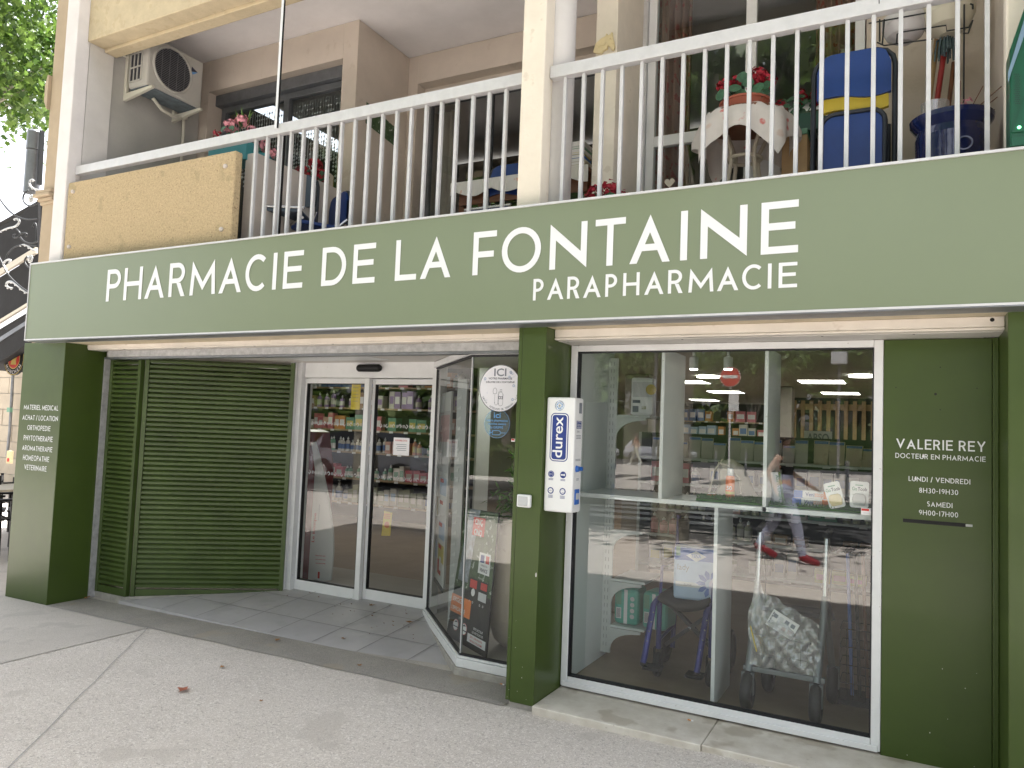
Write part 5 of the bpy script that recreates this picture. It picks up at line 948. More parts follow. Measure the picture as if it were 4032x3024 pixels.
b = B('yellow'); b.bar(P0(5.825, .70, .45), P0(5.86, .70, .32), .012, .004); tag(b.obj('yellow_strap'), 'short yellow strip hanging over the left of the walker basket', 'strap'); b = B('plastic_white'); b.ball(P0(6.07, .79, .285), .04, None, 14, 10); tag(b.obj('white_ball'), 'round white object lying in the walker basket', 'ball')
# walking sticks rack
ck = thing('cane_rack', 'black wire rack for walking sticks beside the window edge', 'rack', (6.35, 1.2, FZ)); b = B('iron_black')
for z in (.12, .22, .32, .42): b.tube([P0(6.25, 1.1, z), P0(6.45, 1.1, z), P0(6.45, 1.3, z), P0(6.25, 1.3, z)], .003, None, 5, False, True)
for i in range(7):
    x = 6.25 + .2 * i / 6; b.tube([P0(x, 1.1, .02), P0(x, 1.1, .42)], .002, None, 5)
b.box(6.24, 6.46, 1.09, 1.31, FZ + .001, FZ + .03); b.obj('wire_frame', ck)
for i, (x, m, l) in enumerate(((6.29, 'mid_blue', 'blue walking stick with a moulded black handle in the wire rack'), (6.33, 'iron_black', 'black perforated walking stick in the wire rack'), (6.37, 'wood_brown', 'brown walking stick in the wire rack'), (6.42, 'rubber', 'dark walking stick at the right edge of the wire rack'))):
    t = thing('walking_stick', l, 'walking stick', P0(x, 1.16, .03), 'walking sticks in the rack'); b = B(m); b.tube([P0(x + .02, 1.2, .03), P0(x - .01, 1.15, .86)], .010, None, 8); b.obj('shaft', t); b = B('black'); b.tube([P0(x + .045, 1.17, .84), P0(x + .0, 1.15, .87), P0(x - .04, 1.13, .865), P0(x - .065, 1.12, .845)], [.010, .016, .015, .010], None, 10); b.obj('handle', t)
    if i == 1: [B('steel').ball(P0(x + .018 - .03 * k / 20, 1.195 - .05 * k / 20 - .011, .06 + .8 * k / 20), .0035).obj('adjust_hole', t) for k in range(1, 19, 3)]
# ------------------------------------------------------------------ balcony railings
random.seed(21)
def railing(label, x0, x1, bars, ends):
    t = thing('balcony_railing', label, 'railing', ((x0 + x1) / 2, .245, 2.79)); b = B('alu'); b.box(x0, x1, .218, .272, 3.662, 3.735)
    b.obj('top_rail', t, .003); b = B('alu'); b.box(x0, x1, .232, .258, 2.83, 2.86); b.obj('bottom_rail', t)
    first = None
    for x in bars:
        if first is None:
            b = B('alu'); b.box(x - .010, x + .010, .236, .262, 2.795, 3.661); first = b.obj('baluster', t, .002); first['x'] = x
        else: o = first.copy(); COL.objects.link(o); o.parent = t; o.location = (x - bars[0], 0, 0)
    return t
railing('silver balcony railing above the left part of the sign, ending at the ochre slab', .158, 4.556, [2.306 + .1168 * i for i in range(19)], 0)
rr = railing('silver balcony railing right of the middle column, in front of the blue chair', 4.712, 6.96, [4.802 + .1160 * i for i in range(19)], 0)
B('gasket').box(6.447, 6.4505, .2165, .273, 3.70, 3.7365).obj('rail_joint', rr)
cpn = thing('concrete_panel', 'speckled ochre concrete panel bolted in front of the left railing', 'panel', (1.17, .2, 2.8))
b = B('panel_agg'); nx, nz = 40, 14; vs = []
b.box(.160, 2.19, .165, .236, 2.80, 3.572); b.obj('slab', cpn, .012)
for px, py in ((288, 755), (273, 972), (888, 655), (872, 903)):
    p = at(px, py, .16); b = B('partition'); b.lathe([(.016, 0), (.017, .012), (.011, .02)], (0, 0, 0), None, 14); b.v = [(p.x + v[0], .1645 - v[2], p.z + v[1]) for v in b.v]; b.obj('bolt', cpn)
# divider wall between the flats, with a clear screen on it
x0, x1 = at(962, 700, .36).x, at(1003, 700, .36).x
dv = thing('divider_wall', 'low plastered divider wall running back from the railing beside the ochre panel', 'wall', (x0, .9, 2.79)); B('partition').box(x0, x1, .36, 1.465, 2.79, at(965, 608, .36).z).obj('divider', dv, .004)
pl = thing('screen_pole', 'thin pale pole with a clear wind screen rising behind the left railing', 'pole', (2.53, .30, 2.79))
b = B('letter_white'); b.box(2.524, 2.546, .205, .2165, 3.70, 5.245); b.box(2.524, 2.546, .275, .29, 2.79, 3.72); b.obj('pole', pl); b = B('black'); b.box(2.5465, 2.553, .206, .2165, 3.70, 5.245); b.box(2.5465, 2.556, .276, .29, 2.79, 3.72); b.obj('black_seal', pl)
# ------------------------------------------------------------------ air conditioner on the side wall
ac = thing('air_conditioner', 'cream outdoor air conditioner unit with round fan grille on wall brackets', 'air conditioner', (.32, .85, 4.3))
AX0, AX1 = .215, .475
def ax(px, py, x): d = ray(px, py); return CAMP + d * ((x - CAMP.x) / d.x)
pA = ax(575, 335, AX1); pB = ax(800, 245, AX1); pC = ax(793, 430, AX1)
AY0, AY1, AZ0, AZ1 = pA.y + .0, pC.y, pC.z - .005, pB.z
b = B('ac_body'); b.box(AX0, AX1, AY0, AY1, AZ0, AZ1); b.obj('case', ac, .022)
cy, cz, R0 = AY0 + (AY1 - AY0) * .43, (AZ0 + AZ1) / 2 + .005, (AZ1 - AZ0) * .43
b = B('ac_dark'); b.disc((AX1 + .002, cy, cz), (0, 1, 0), uz, R0 * .93, None, 48); b.obj('fan_opening', ac)
b = B('ac_body'); b.tube([(AX1 + .006, cy + R0 * cos(a), cz + R0 * sin(a)) for a in [2 * pi * i / 48 for i in range(48)]], .012, None, 8, False, True); b.obj('grille_ring', ac)
b = B('alu_dark')
for i in range(23):
    z = cz - R0 * .9 + R0 * 1.8 * i / 22; hw = sqrt(max(0, R0 * R0 * .88 - (z - cz) ** 2)); b.bar((AX1 + .010, cy - hw, z), (AX1 + .010, cy + hw, z), .004, .004)
for i in range(4): y = cy - R0 * .6 + R0 * .4 * i; hw = sqrt(max(0, R0 * R0 * .88 - (y - cy) ** 2)); b.bar((AX1 + .013, y, cz - hw), (AX1 + .013, y, cz + hw), .003, .004)
b.obj('fan_grille', ac)
b = B('ac_dark'); b.box(AX0 + .03, AX1 - .075, AY0 - .003, AY0 - .0005, AZ0 + .05, AZ1 - .03); b.obj('side_opening', ac); b = B('ac_body')
for i in range(4): x = AX0 + .03 + (AX1 - AX0 - .105) * i / 3; b.bar((x, AY0 - .006, AZ0 + .05), (x, AY0 - .006, AZ1 - .03), .010, .010)
for i in range(4): z = AZ0 + .05 + (AZ1 - AZ0 - .08) * i / 3; b.bar((AX0 + .03, AY0 - .009, z), (AX1 - .075, AY0 - .009, z), .010, .010)
b.obj('side_grille', ac)
b = B('ac_under'); b.box(AX0 + .01, AX1 - .01, AY0 + .02, AY1 - .02, AZ0 - .012, AZ0 - .001); b.obj('base_tray', ac)
for y in (AY0 + .03, AY1 - .05):
    b = B('bracket'); b.prism([(.135, y - .016, AZ0 - .095), (AX1 + .06, y - .016, AZ0 - .035), (AX1 + .06, y - .016, AZ0 - .014), (.135, y - .016, AZ0 - .03)], (0, .032, 0)); b.bar((.15, y, AZ0 - .03), (.15, y, AZ0 + .38), .035, .03); b.obj('bracket', ac, .003)
b = B('bracket'); b.bar((.145, AY0 - .15, AZ0 + .33), (.145, AY0 + .3, AZ0 + .33), .03, .025); b.obj('wall_rail', ac); b = B('mid_blue'); p = Vector((AX1 + .002, AY1 - .14, AZ1 - .10)); b.add([p, p + Vector((0, .07, -.03)), p + Vector((0, 0, -.05))], [(0, 1, 2)], 'ink'); b.add([p + Vector((0, 0, -.051)), p + Vector((0, .075, -.03)), p + Vector((0, 0, -.085))], [(0, 1, 2)], 'ink_blue'); b.obj('badge', ac)
b = B('bracket'); b.tube([(.30, AY0 + .2, AZ0 - .02), (.30, AY0 + .3, AZ0 - .09), (.28, AY0 + .45, AZ0 - .10), (.25, AY0 + .62, AZ0 - .04)], .016); b.tube([(.2, AY1 + .02, AZ0 - .03), (.155, AY1 + .06, AZ0 - .12), (.15, AY1 + .06, 2.9)], .014); b.obj('pipe', ac)
# ------------------------------------------------------------------ things on the balcony
def flower(b, c, r, m, n=60):
    for _ in range(n):
        d = Vector((random.gauss(0, 1), random.gauss(0, 1), random.gauss(0, 1))).normalized(); p = Vector(c) + d * r * random.uniform(.55, 1); s_ = r * .30
        a = d.cross(Vector((random.uniform(-1, 1), random.uniform(-1, 1), 1))).normalized(); e = d.cross(a)
        b.add([p - a * s_, p + e * s_ + d * s_ * .4, p + a * s_, p - e * s_ + d * s_ * .3], [(0, 1, 2, 3)], m)
def rleaf(b, c, r, nrm, m='leaf_plain'):
    nrm = Vector(nrm).normalized(); a = nrm.cross(Vector((.3, .2, 1))).normalized(); e = nrm.cross(a); b.add([Vector(c) + a * r * cos(t) * (1 + .2 * sin(2 * t)) + e * r * sin(t) for t in [2 * pi * i / 9 for i in range(9)]], [tuple(range(9))], m)
def potplant(name, label, c, pr, ph, pm, heads, leaves, m, cat='flower pot', rect=None, lm='leaf_plain'):
    t = thing(name, label, cat, c); c = Vector(c); b = B(pm)
    if rect: b.box(c.x - rect / 2, c.x + rect / 2, c.y - pr, c.y + pr, c.z, c.z + ph)
    else: b.lathe([(pr * .75, 0), (pr, ph * .85), (pr * 1.08, ph * .86), (pr * 1.08, ph), (pr * .95, ph)], tuple(c), None, 24)
    b.obj('pot', t, .005 if rect else 0); b = B(m)
    for x, y, z, r in heads: flower(b, c + Vector((x, y, z)), r, m)
    b.obj('blossoms', t); b = B(lm)
    for x, y, z, r in [q for q0 in leaves for q in (q0, (q0[0] * .8 + .02, q0[1] + .03, q0[2] - .03, q0[3] * .9))]: rleaf(b, c + Vector((x, y, z)), r * .72, (random.uniform(-.6, .6), -1, random.uniform(-.2, 1)), lm)
    for x, y, z, r in heads: b.tube([tuple(c + Vector((0, 0, ph * .8))), tuple(c + Vector((x, y, z)))], .004, None, 5)
    b.obj('leaves', t); return t
rl = lambda n, w_, z0, z1, r: [(random.uniform(-w_, w_), random.uniform(-.06, .06), random.uniform(z0, z1), random.uniform(r * .7, r)) for _ in range(n)]
p = at(925, 600, .42); potplant('flower_box', 'teal balcony flower box with pale pink hydrangeas behind the ochre panel', (p.x, .42, p.z - .11), .08, .15, 'pot_teal', [(-.06, 0, .33, .06), (.06, .0, .35, .055), (.15, .02, .27, .045)], rl(10, .15, .18, .3, .035), 'petal_pink', 'flower box', .42)
b = B('leaf_green'); q = at(955, 490, .45)
for _ in range(22): leafq(b, q + Vector((random.uniform(-.03, .03), random.uniform(-.03, .03), -.03)), (random.uniform(-.7, .7), random.uniform(-.5, .2), 1), random.uniform(.09, .17), .012)
tag(b.obj('spiky_plant'), 'small spiky green plant behind the pink hydrangeas', 'plant'); b = B('petal_red'); q = at(855, 530, .43); flower(b, q, .04, 'petal_red', 20); tag(b.obj('red_flower'), 'small red flower left of the pink hydrangeas', 'flower')
p = at(1040, 600, .5); potplant('flower_pot', 'small pot of pale pink flowers behind the first balusters', (p.x, .5, p.z - .15), .07, .12, 'pot_teal', [(.0, 0, .2, .05), (.08, .02, .14, .04)], rl(8, .08, .1, .2, .04), 'petal_pink')
p = at(1225, 700, 1.2); potplant('flower_pot', 'dark pot of red and cream flowers in front of the lace curtained window', (p.x, 1.2, p.z - .22), .12, .16, 'iron_black', [(-.1, 0, .27, .07), (.02, .02, .34, .065), (.10, 0, .22, .07), (-.02, -.05, .2, .06)], rl(12, .16, .12, .3, .05), 'petal_red')
p = at(1290, 720, 1.3); t = thing('ornament_column', 'small cream column ornament beside the dark pot of red flowers', 'ornament', (p.x, 1.3, 2.79)); b = B('bag_tan'); b.lathe([(.06, 2.79), (.045, p.z - .05), (.05, p.z + .06), (.03, p.z + .08)], (p.x, 1.3, 0), None, 14); b.obj('column', t)
# folding chairs -----------------------------------------------------------
def folding(name, label, c, w_, h, rz, seat_up, cm, cat='folding chair', lower=True, grp=None):
    t = thing(name, label, cat, c, grp); c = Vector(c); z = c.z; T = lambda x, y, zz: (c.x + x, c.y + y, z + zz); hw = w_ / 2
    f = B('tube_dark'); path = [(-hw, 0, 0), (-hw, .02, h - .10)] + [(-hw + .09 * (1 - cos(a)), .02, h - .10 + .09 * sin(a)) for a in (.5, 1.0, 1.57)] + [(hw - .09 * (1 - cos(a)), .02, h - .10 + .09 * sin(a)) for a in (1.57, 1.0, .5)] + [(hw, .02, h - .10), (hw, 0, 0)]; f.tube([T(*q) for q in path], .014, None, 10); f.obj('back_frame', t)
    for sx in (-1, 1): f = B('tube_dark'); f.tube([T(sx * (hw - .03), .05 if seat_up else .30, 0), T(sx * (hw - .03), .045 if seat_up else -.05, h * .55)], .012); f.obj('rear_leg', t)
    def pad(x0, x1, z0, z1, y, m, wave, r=.06):
        vs = []; n = 14
        for i in range(n + 1):
            u = i / n; x = x0 + (x1 - x0) * u; e = r * (1 - sqrt(max(0, 1 - min(1, (1 - min(u, 1 - u) * (x1 - x0) / r if min(u, 1 - u) * (x1 - x0) < r else 0)) ** 2)))
            for yy in (y - .018, y + .012): vs += [T(x, yy, z0 + wave * sin(2 * pi * u)), T(x, yy, z1 - e)]
        b = B(m)
        for i in range(n):
            a = 4 * i; d = 4 * (i + 1); b.add([vs[a], vs[d], vs[d + 1], vs[a + 1]], [(0, 1, 2, 3)]); b.add([vs[a + 2], vs[d + 2], vs[d + 3], vs[a + 3]], [(3, 2, 1, 0)]); b.add([vs[a], vs[a + 2], vs[d + 2], vs[d]], [(0, 1, 2, 3)]); b.add([vs[a + 1], vs[a + 3], vs[d + 3], vs[d + 1]], [(3, 2, 1, 0)])
        return b
    pad(-hw + .018, hw - .018, h - .26, h - .005, .015, cm, .015, .09).obj('backrest', t)
    if seat_up:
        pad(-hw + .03, hw - .03, h - .335, h - .25, .03, 'chair_yellow', .015, .02).obj('backrest_lining', t)
        f = B('tube_dark'); sw_, s0, s1 = hw - .045, .10, h - .36; pts = []
        for sx, sz, a0 in ((1, 1, 0), (-1, 1, 90), (-1, -1, 180), (1, -1, 270)):
            for k in range(5): a = radians(a0 + 90 * k / 4); pts.append(T(sx * (sw_ - .07) + .07 * cos(a), -.03, (s1 - .07 if sz > 0 else s0 + .07) + .07 * sin(a)))
        f.tube(pts, .013, None, 8, False, True); f.obj('seat_frame', t)
        b = B(cm); q = rrect(0, (s0 + s1) / 2, 2 * sw_ - .01, s1 - s0 - .01, .07); b.prism([T(x, -.028, zz) for x, zz in q], (0, .02, 0)); b.obj('seat', t); b = B('chair_yellow'); b.box(c.x - sw_ + .03, c.x + sw_ - .03, c.y - .03, c.y - .012, z + .03, z + .085); b.obj('seat_lining', t)
    else:
        b = B(cm); b.box(c.x - hw + .03, c.x + hw - .03, c.y - .36, c.y + .0, z + h * .5, z + h * .5 + .03); b.obj('seat', t, .01)
        for sx in (-1, 1): f = B('steel'); f.tube([T(sx * hw, .0, h * .62), T(sx * (hw - .02), -.42, 0)], .011); f.obj('front_leg', t)
        f = B('steel'); f.tube([T(-hw, -.36, h * .5 + .035), T(hw, -.36, h * .5 + .035)], .012); f.obj('front_bar', t)
    t.rotation_euler = (0, 0, rz); return t
p0 = at(3195, 690, .75); p1 = at(3525, 640, .75)
folding('folding_chair', 'folded blue chair with yellow lining leaning upright behind the right railing', ((p0.x + p1.x) / 2, .75, 2.80), (p1.x - p0.x) * .98, at(3450, 182, .75).z - 2.80 + .0, 0, True, 'chair_blue')
p = at(1150, 740, .85); folding('folding_chair', 'open grey padded chair behind the left balusters', (p.x, .85, 2.79), .42, p.z + .12 - 2.79, .5, False, 'chair_grey'); p = at(1315, 815, 1.0); folding('folding_chair', 'low blue padded chair behind the grey one on the left balcony', (p.x, 1.05, 2.79), .44, p.z + .12 - 2.79, -.5, False, 'chair_blue')
p = at(2010, 690, 1.75); folding('folding_chair', 'dark blue chair back beside the cloth covered table left of the middle column', (p.x, 1.75, 2.79), .42, p.z + .1 - 2.79, 0, False, 'chair_blue')
# round table with patterned cloth and geraniums
tx, ty = at(2935, 500, 1.15).x, 1.15; tz = at(2935, 432, 1.0).z
rt = thing('round_table', 'small round cane table on the right balcony', 'table', (tx, ty, 2.79)); b = B('wood_brown'); b.lathe([(.27, tz - .03), (.27, tz - .005)], (tx, ty, 0), None, 28); b.obj('table_top', rt)
for k in range(4):
    a = pi / 4 + pi / 2 * k; b = B('bag_tan'); c_, s_ = cos(a), sin(a); b.tube([(tx + .2 * c_, ty + .2 * s_, tz - .03), (tx + .10 * c_, ty + .10 * s_, tz - .22), (tx + .10 * c_, ty + .10 * s_, tz - .30), (tx + .19 * c_, ty + .19 * s_, 2.80)], .013, None, 8); b.obj('leg', rt)
b = B('bag_tan'); b.tube([(tx + .10 * cos(a), ty + .10 * sin(a), tz - .26) for a in [2 * pi * i / 20 for i in range(20)]], .012, None, 8, False, True); b.obj('ring', rt)
b = B('cloth'); n, rings = 72, 9; vs = [(tx, ty, tz)]
for j in range(1, rings + 1):
    for i in range(n):
        a = 2 * pi * i / n
        sq = 1 / max(abs(cos(a)), abs(sin(a))); lenc = .27 + (sq - .78) * .33; u = j / rings; L_ = u * lenc * 1.28
        if L_ < .275: r, z = L_, tz + .002
        else: d = L_ - .275; f = .028 * sin(8 * a + 1) * min(1, d / .12); r = .275 + .035 * min(1, d / .1) + f; z = tz - d
        vs.append((tx + r * cos(a), ty + r * sin(a), z))
b.add(vs, [(0, 1 + i, 1 + (i + 1) % n) for i in range(n)] + [(1 + (j - 1) * n + i, 1 + j * n + i, 1 + j * n + (i + 1) % n, 1 + (j - 1) * n + (i + 1) % n) for j in range(1, rings) for i in range(n)], None, True)
tag(b.obj('tablecloth'), 'white tablecloth with red flowers hanging in points over the round table', 'tablecloth')
potplant('flower_pot', 'terracotta bowl of red geraniums on the round table', (tx, ty - .02, tz + .006), .15, .09, 'terracotta', [(-.12, -.05, .20, .055), (-.06, .0, .24, .05), (.08, -.03, .24, .06), (.14, -.02, .20, .055), (.06, -.06, .17, .045)], [(-.13, -.12, .12, .05), (-.04, -.14, .14, .055), (0, -.1, .22, .05), (.1, -.13, .12, .05), (.04, -.12, .17, .045), (-.09, -.08, .17, .045), (.14, -.08, .15, .04)], 'petal_red')
p = at(2385, 760, .5); potplant('flower_pot', 'pot of red geraniums low behind the railing right of the middle column', (p.x, .5, p.z - .22), .10, .14, 'terracotta', [(-.10, 0, .17, .055), (.02, .02, .25, .06), (-.06, -.03, .22, .05), (.10, 0, .19, .04)], rl(9, .1, .1, .2, .05), 'petal_red')
p = at(2635, 755, .6); t = thing('heart_ornament', 'cream heart ornament on a red base behind the right railing', 'ornament', (p.x, .6, p.z - .06)); b = B('bag_tan'); H = [(.030 * (16 * sin(a) ** 3) / 16, .030 * (13 * cos(a) - 5 * cos(2 * a) - 2 * cos(3 * a) - cos(4 * a)) / 15) for a in [2 * pi * i / 24 for i in range(24)]]; b.prism([(p.x + x, .6, p.z + .055 + z) for x, z in H], (0, .01, 0)); b.obj('heart', t); b = B('petal_red'); b.box(p.x - .05, p.x + .10, .57, .66, p.z - .06, p.z + .015); b.obj('base', t, .01)
# horse head plaque on the pier
c = at(2382, 172, 1.03); hp = thing('horse_plaque', 'small cream plaster horse head hung on the wall pier', 'wall ornament', (c.x, 1.03, c.z)); k = (at(2420, 172, 1.03).x - at(2336, 172, 1.03).x) / 84.
def hpt(x, y): return Vector((c.x + (2100 + x * .5123 - 2382) * k, 1.0485, c.z - (y * .5123 - 172) * k))
O_ = [(460, 380), (478, 320), (520, 290), (553, 280), (556, 262), (566, 264), (570, 277), (590, 274), (596, 260), (604, 262), (606, 290), (618, 330), (626, 375), (618, 398), (600, 392), (585, 362), (570, 352), (568, 376), (540, 384), (525, 402), (490, 396)]
b = B('plaster_yellow'); b.prism([tuple(hpt(*q)) for q in O_], (0, -.022, 0)); b.obj('head', hp, .006); b = B('plaster_yellow'); g = hpt(590, 310); b.ball((g.x, 1.024, g.z), .006); b.tube([tuple(hpt(500, 345) + Vector((0, -.024, 0))), tuple(hpt(540, 350) + Vector((0, -.026, 0))), tuple(hpt(560, 330) + Vector((0, -.024, 0)))], .003); b.tube([tuple(hpt(585, 345) + Vector((0, -.024, 0))), tuple(hpt(618, 352) + Vector((0, -.024, 0)))], .003); b.obj('bridle', hp)
# table, books and cloth inside the left-hand doorway
wt = thing('wooden_table', 'dark wooden table with drawers in the loggia behind the middle column', 'table', (3.5, 1.95, 2.79)); wx0, wx1 = at(1790, 740, 1.75).x, at(2320, 700, 1.75).x; wz = at(1860, 705, 1.7).z
b = B('wood_brown'); b.box(wx0, wx1, 1.72, 2.2, wz - .05, wz - .02); b.obj('table_top', wt); b = B('wood_brown'); b.box(wx0 + .05, wx1 - .02, 1.76, 1.78, wz - .2, wz - .055); b.obj('apron', wt); [B('wood_brown').box(x, x + .05, y, y + .05, 2.79, wz - .055).obj('leg', wt) for x in (wx0 + .02, wx1 - .06) for y in (1.80, 2.12)]
b = B('cloth_orange'); b.box(wx0 - .01, wx1 + .01, 1.70, 2.21, wz - .018, wz - .012)
n = 40
for i in range(n):
    xa, xb = wx0 - .01 + (wx1 - wx0 + .02) * i / n, wx0 - .01 + (wx1 - wx0 + .02) * (i + 1) / n; f = lambda x: .10 + .05 * abs(sin(9 * x)); g = lambda x: .01 * sin(25 * x); b.add([(xa, 1.699, wz - .012), (xb, 1.699, wz - .012), (xb, 1.69 + g(xb), wz - f(xb)), (xa, 1.69 + g(xa), wz - f(xa))], [(0, 1, 2, 3)])
tag(b.obj('tablecloth'), 'white tablecloth with orange flowers over the dark wooden table', 'tablecloth')
bp = at(2262, 680, 1.85); z = wz - .01
for i in range(9):
    hh = random.uniform(.014, .03); w_ = random.uniform(.09, .12); xx = bp.x + random.uniform(-.02, .02); m = ['paper', 'bag_tan', 'paper_grey', 'blue_plastic', 'pack_k', 'paper', 'pack_e', 'paper_grey', 'paper'][i]
    nmz = ['lowest book', 'second book from the bottom', 'third book from the bottom', 'blue book fourth from the bottom', 'yellow middle book', 'fourth book from the top', 'green third book from the top', 'second book from the top', 'topmost book'][i]
    b = B(m); b.box(xx - w_, xx + w_, 1.76, 1.94, z + .001, z + hh); b.box(xx - w_ + .004, xx + w_ - .012, 1.758, 1.9399, z + .004, z + hh - .003, 'paper'); tag(b.obj('book'), nmz + ' of the stack on the wooden table', 'book', 'books stacked on the wooden table'); z += hh
# curtains
def curtain(name, label, x0, x1, y, z0, z1, m, amp=.025, waves=7):
    b = B(m); n = waves * 8; b.add([(x0 + (x1 - x0) * i / n, y + amp * sin(2 * pi * waves * i / n) * (1 + .3 * sin(i)), z) for i in range(n + 1) for z in (z0, z1)], [(2 * i, 2 * i + 2, 2 * i + 3, 2 * i + 1) for i in range(n)], None, True); o = b.obj(name); mm = o.modifiers.new('th', 'SOLIDIFY'); mm.thickness = .003; return tag(o, label, 'curtain')
c0, c1 = at(2590, 150, 1.76).x, at(2725, 150, 1.76).x; curtain('curtain', 'rust flowered curtain behind the left pane of the white balcony door', c0, c1, 1.76, 2.8, 5.1, 'curtain_floral', .03, 5)
c0, c1 = at(3215, 120, 1.76).x, at(3385, 120, 1.76).x; curtain('curtain', 'rust flowered curtain behind the right edge of the white balcony door', c0, c1, 1.76, at(3300, 250, 1.76).z, 5.1, 'curtain_floral', .03, 5)
c0, c1 = at(1690, 600, 2.6).x, at(1800, 600, 2.6).x; curtain('curtain', 'pale lace curtain inside the dark doorway left of the middle column', c0, c1, 2.6, 2.8, 4.8, 'wall_ochre', .02, 5)
random.seed(5); b = B('lace'); zt_ = 4.72
for i in range(46):
    x = .40 + 1.55 * i / 46; zz = zt_; ln = zt_ - (4.08 + .10 * sin(i * .55)); b.box(x, x + .0045, 1.700, 1.702, zz - ln, zz)
    zz -= .04
    while zz > zt_ - ln + .12:
        if random.random() < .62: s_ = random.uniform(.010, .017); b.add([(x + .0015, 1.6985, zz + s_), (x + .0015 + s_, 1.6985, zz), (x + .0015, 1.6985, zz - s_), (x + .0015 - s_, 1.6985, zz)], [(0, 1, 2, 3)])
        zz -= .05
    for k in range(7): zz = zt_ - ln + .12 - .045 * k * (.6 + .4 * (i % 3) / 2); s_ = random.uniform(.012, .02); b.add([(x, 1.698, zz + s_), (x + s_ * .9, 1.698, zz), (x, 1.698, zz - s_), (x - s_ * .9, 1.698, zz)], [(0, 1, 2, 3)])
tag(b.obj('lace_curtain'), 'white bead and lace curtain behind the left balcony window', 'curtain')
b = B('mid_blue'); p = at(1285, 590, 1.9); b.box(p.x - .12, p.x + .1, 1.9, 1.92, 3.6, 4.0, 'gold'); b.box(p.x - .10, p.x + .08, 1.895, 1.899, 3.63, 3.97, 'lilac'); tag(b.obj('picture_frame'), 'gold framed picture inside the left balcony window', 'picture')
b = B('poster_green'); p = at(1460, 530, 1.9); b.add([(2.176, 1.62, p.z + .18), (2.176, 1.62, p.z - .02), (2.176, 2.1, p.z - .08), (2.176, 2.1, p.z + .10)], [(0, 1, 2, 3)]); tag(b.obj('wall_picture'), 'green landscape picture on the dark side wall of the loggia', 'picture')
# cupboard, rack, brooms, big blue pot at the right end
p0, p1 = at(2975, 600, 1.44), at(3075, 600, 1.44); cb = thing('white_cupboard', 'low white cupboard behind the round table', 'cupboard', (p0.x, 1.44, 2.79)); B('plastic_white').box(p0.x, p1.x, 1.44, 1.60, 2.79, at(3000, 570, 1.44).z).obj('body', cb, .004)
p0, p1 = at(3078, 600, 1.30), at(3178, 600, 1.30); cb = thing('wooden_cabinet', 'pale wooden cabinet left of the folded blue chair', 'cabinet', (p0.x, 1.30, 2.79)); B('wood_pale').box(p0.x, p1.x, 1.30, 1.58, 2.79, at(3120, 535, 1.30).z).obj('body', cb, .003); B('pack_e').box(p0.x - .005, p1.x, 1.29, 1.58, at(3120, 535, 1.30).z + .001, at(3120, 520, 1.30).z + .01).obj('green_top', cb)
p = at(3150, 450, 1.4); potplant('flower_box', 'green box of dark red flowers on the wooden cabinet', (p.x, 1.42, at(3120, 520, 1.30).z + .012), .08, .12, 'cross_green', [(-.12, 0, .22, .05), (0, 0, .26, .05), (.1, 0, .24, .05)], rl(10, .14, .12, .25, .04), 'petal_red', 'flower box', .32)
rk = thing('wire_rack', 'black wire rack holding two bowls on the right balcony wall', 'rack', (6.35, 1.0, 4.2)); g = lambda x, y, yy: at(3000 + x * .5124, y * .5124, yy)
b = B('iron_black')
for pts in ([(820, 180), (1260, 100)], [(885, 325), (940, 350), (1310, 300)], [(905, 150), (905, 320)], [(940, 150), (925, 345)], [(1085, 245), (1415, 195), (1420, 238), (1590, 210), (1620, 155)], [(1545, 255), (1585, 255), (1620, 155)], [(1085, 245), (1040, 262), (1035, 330)], [(1555, 35), (1550, 790)], [(1600, 30), (1620, 35), (1620, 70)]): b.tube([tuple(g(x, y, .98)) for x, y in pts], .0045, None, 6)
b.obj('wire_frame', rk)
def bowl(label, x, y, r, m, yy, sz=1.): 
    c = g(x, y, yy); b = B(m); b.lathe([(r * .35, -r * .75 * sz), (r * .8, -r * .45 * sz), (r * 1.0, 0), (r, r * .45 * sz), (r * .95, r * .45 * sz), (r * .93, 0)], tuple(c), None, 28); return tag(b.obj('bowl'), label, 'bowl')
bowl('glossy white bowl hanging in the wire rack, left of the cream basin', 1095, 215, .118, 'bowl_white', 1.10); bowl('cream plastic basin in the wire rack, right of the white bowl', 1430, 130, .135, 'bowl_cream', 1.10, 1.1)
def stick(name, label, a, c_, m, r, y): t = thing(name, label, 'broom', tuple(g(*c_, y))); B(m).tube([tuple(g(*a, y + .05)), tuple(g(*c_, y))], r, None, 8).obj('handle', t); return t
stick('broom', 'wooden broom handle leaning behind the blue pot', (1345, 300), (1270, 900), 'broom_wood', .014, 1.2)
t = stick('mop', 'upside down mop with red handle and grey strands behind the blue pot', (1410, 330), (1335, 850), 'broom_red', .015, 1.12); b = B('mop'); q = g(1425, 335, 1.14)
for i in range(46): a = random.uniform(0, 6.28); d = random.uniform(.01, .055); b.tube([(q.x, q.y, q.z + .05), (q.x + d * cos(a), q.y + d * sin(a), q.z + .03), (q.x + d * 1.2 * cos(a), q.y + d * 1.2 * sin(a), q.z - random.uniform(.03, .10))], .005, None, 5)
b.obj('strands', t); stick('broom', 'dark brown broom handle right of the red mop', (1475, 480), (1430, 860), 'wood_brown', .012, 1.18)
bpz = 2.80; p0, p1 = at(3580, 520, .62), at(3925, 480, .62); cx, rr_ = (p0.x + p1.x) / 2, (p1.x - p0.x) / 2 * .99; zt_ = at(3780, 445, .62).z - 2.8
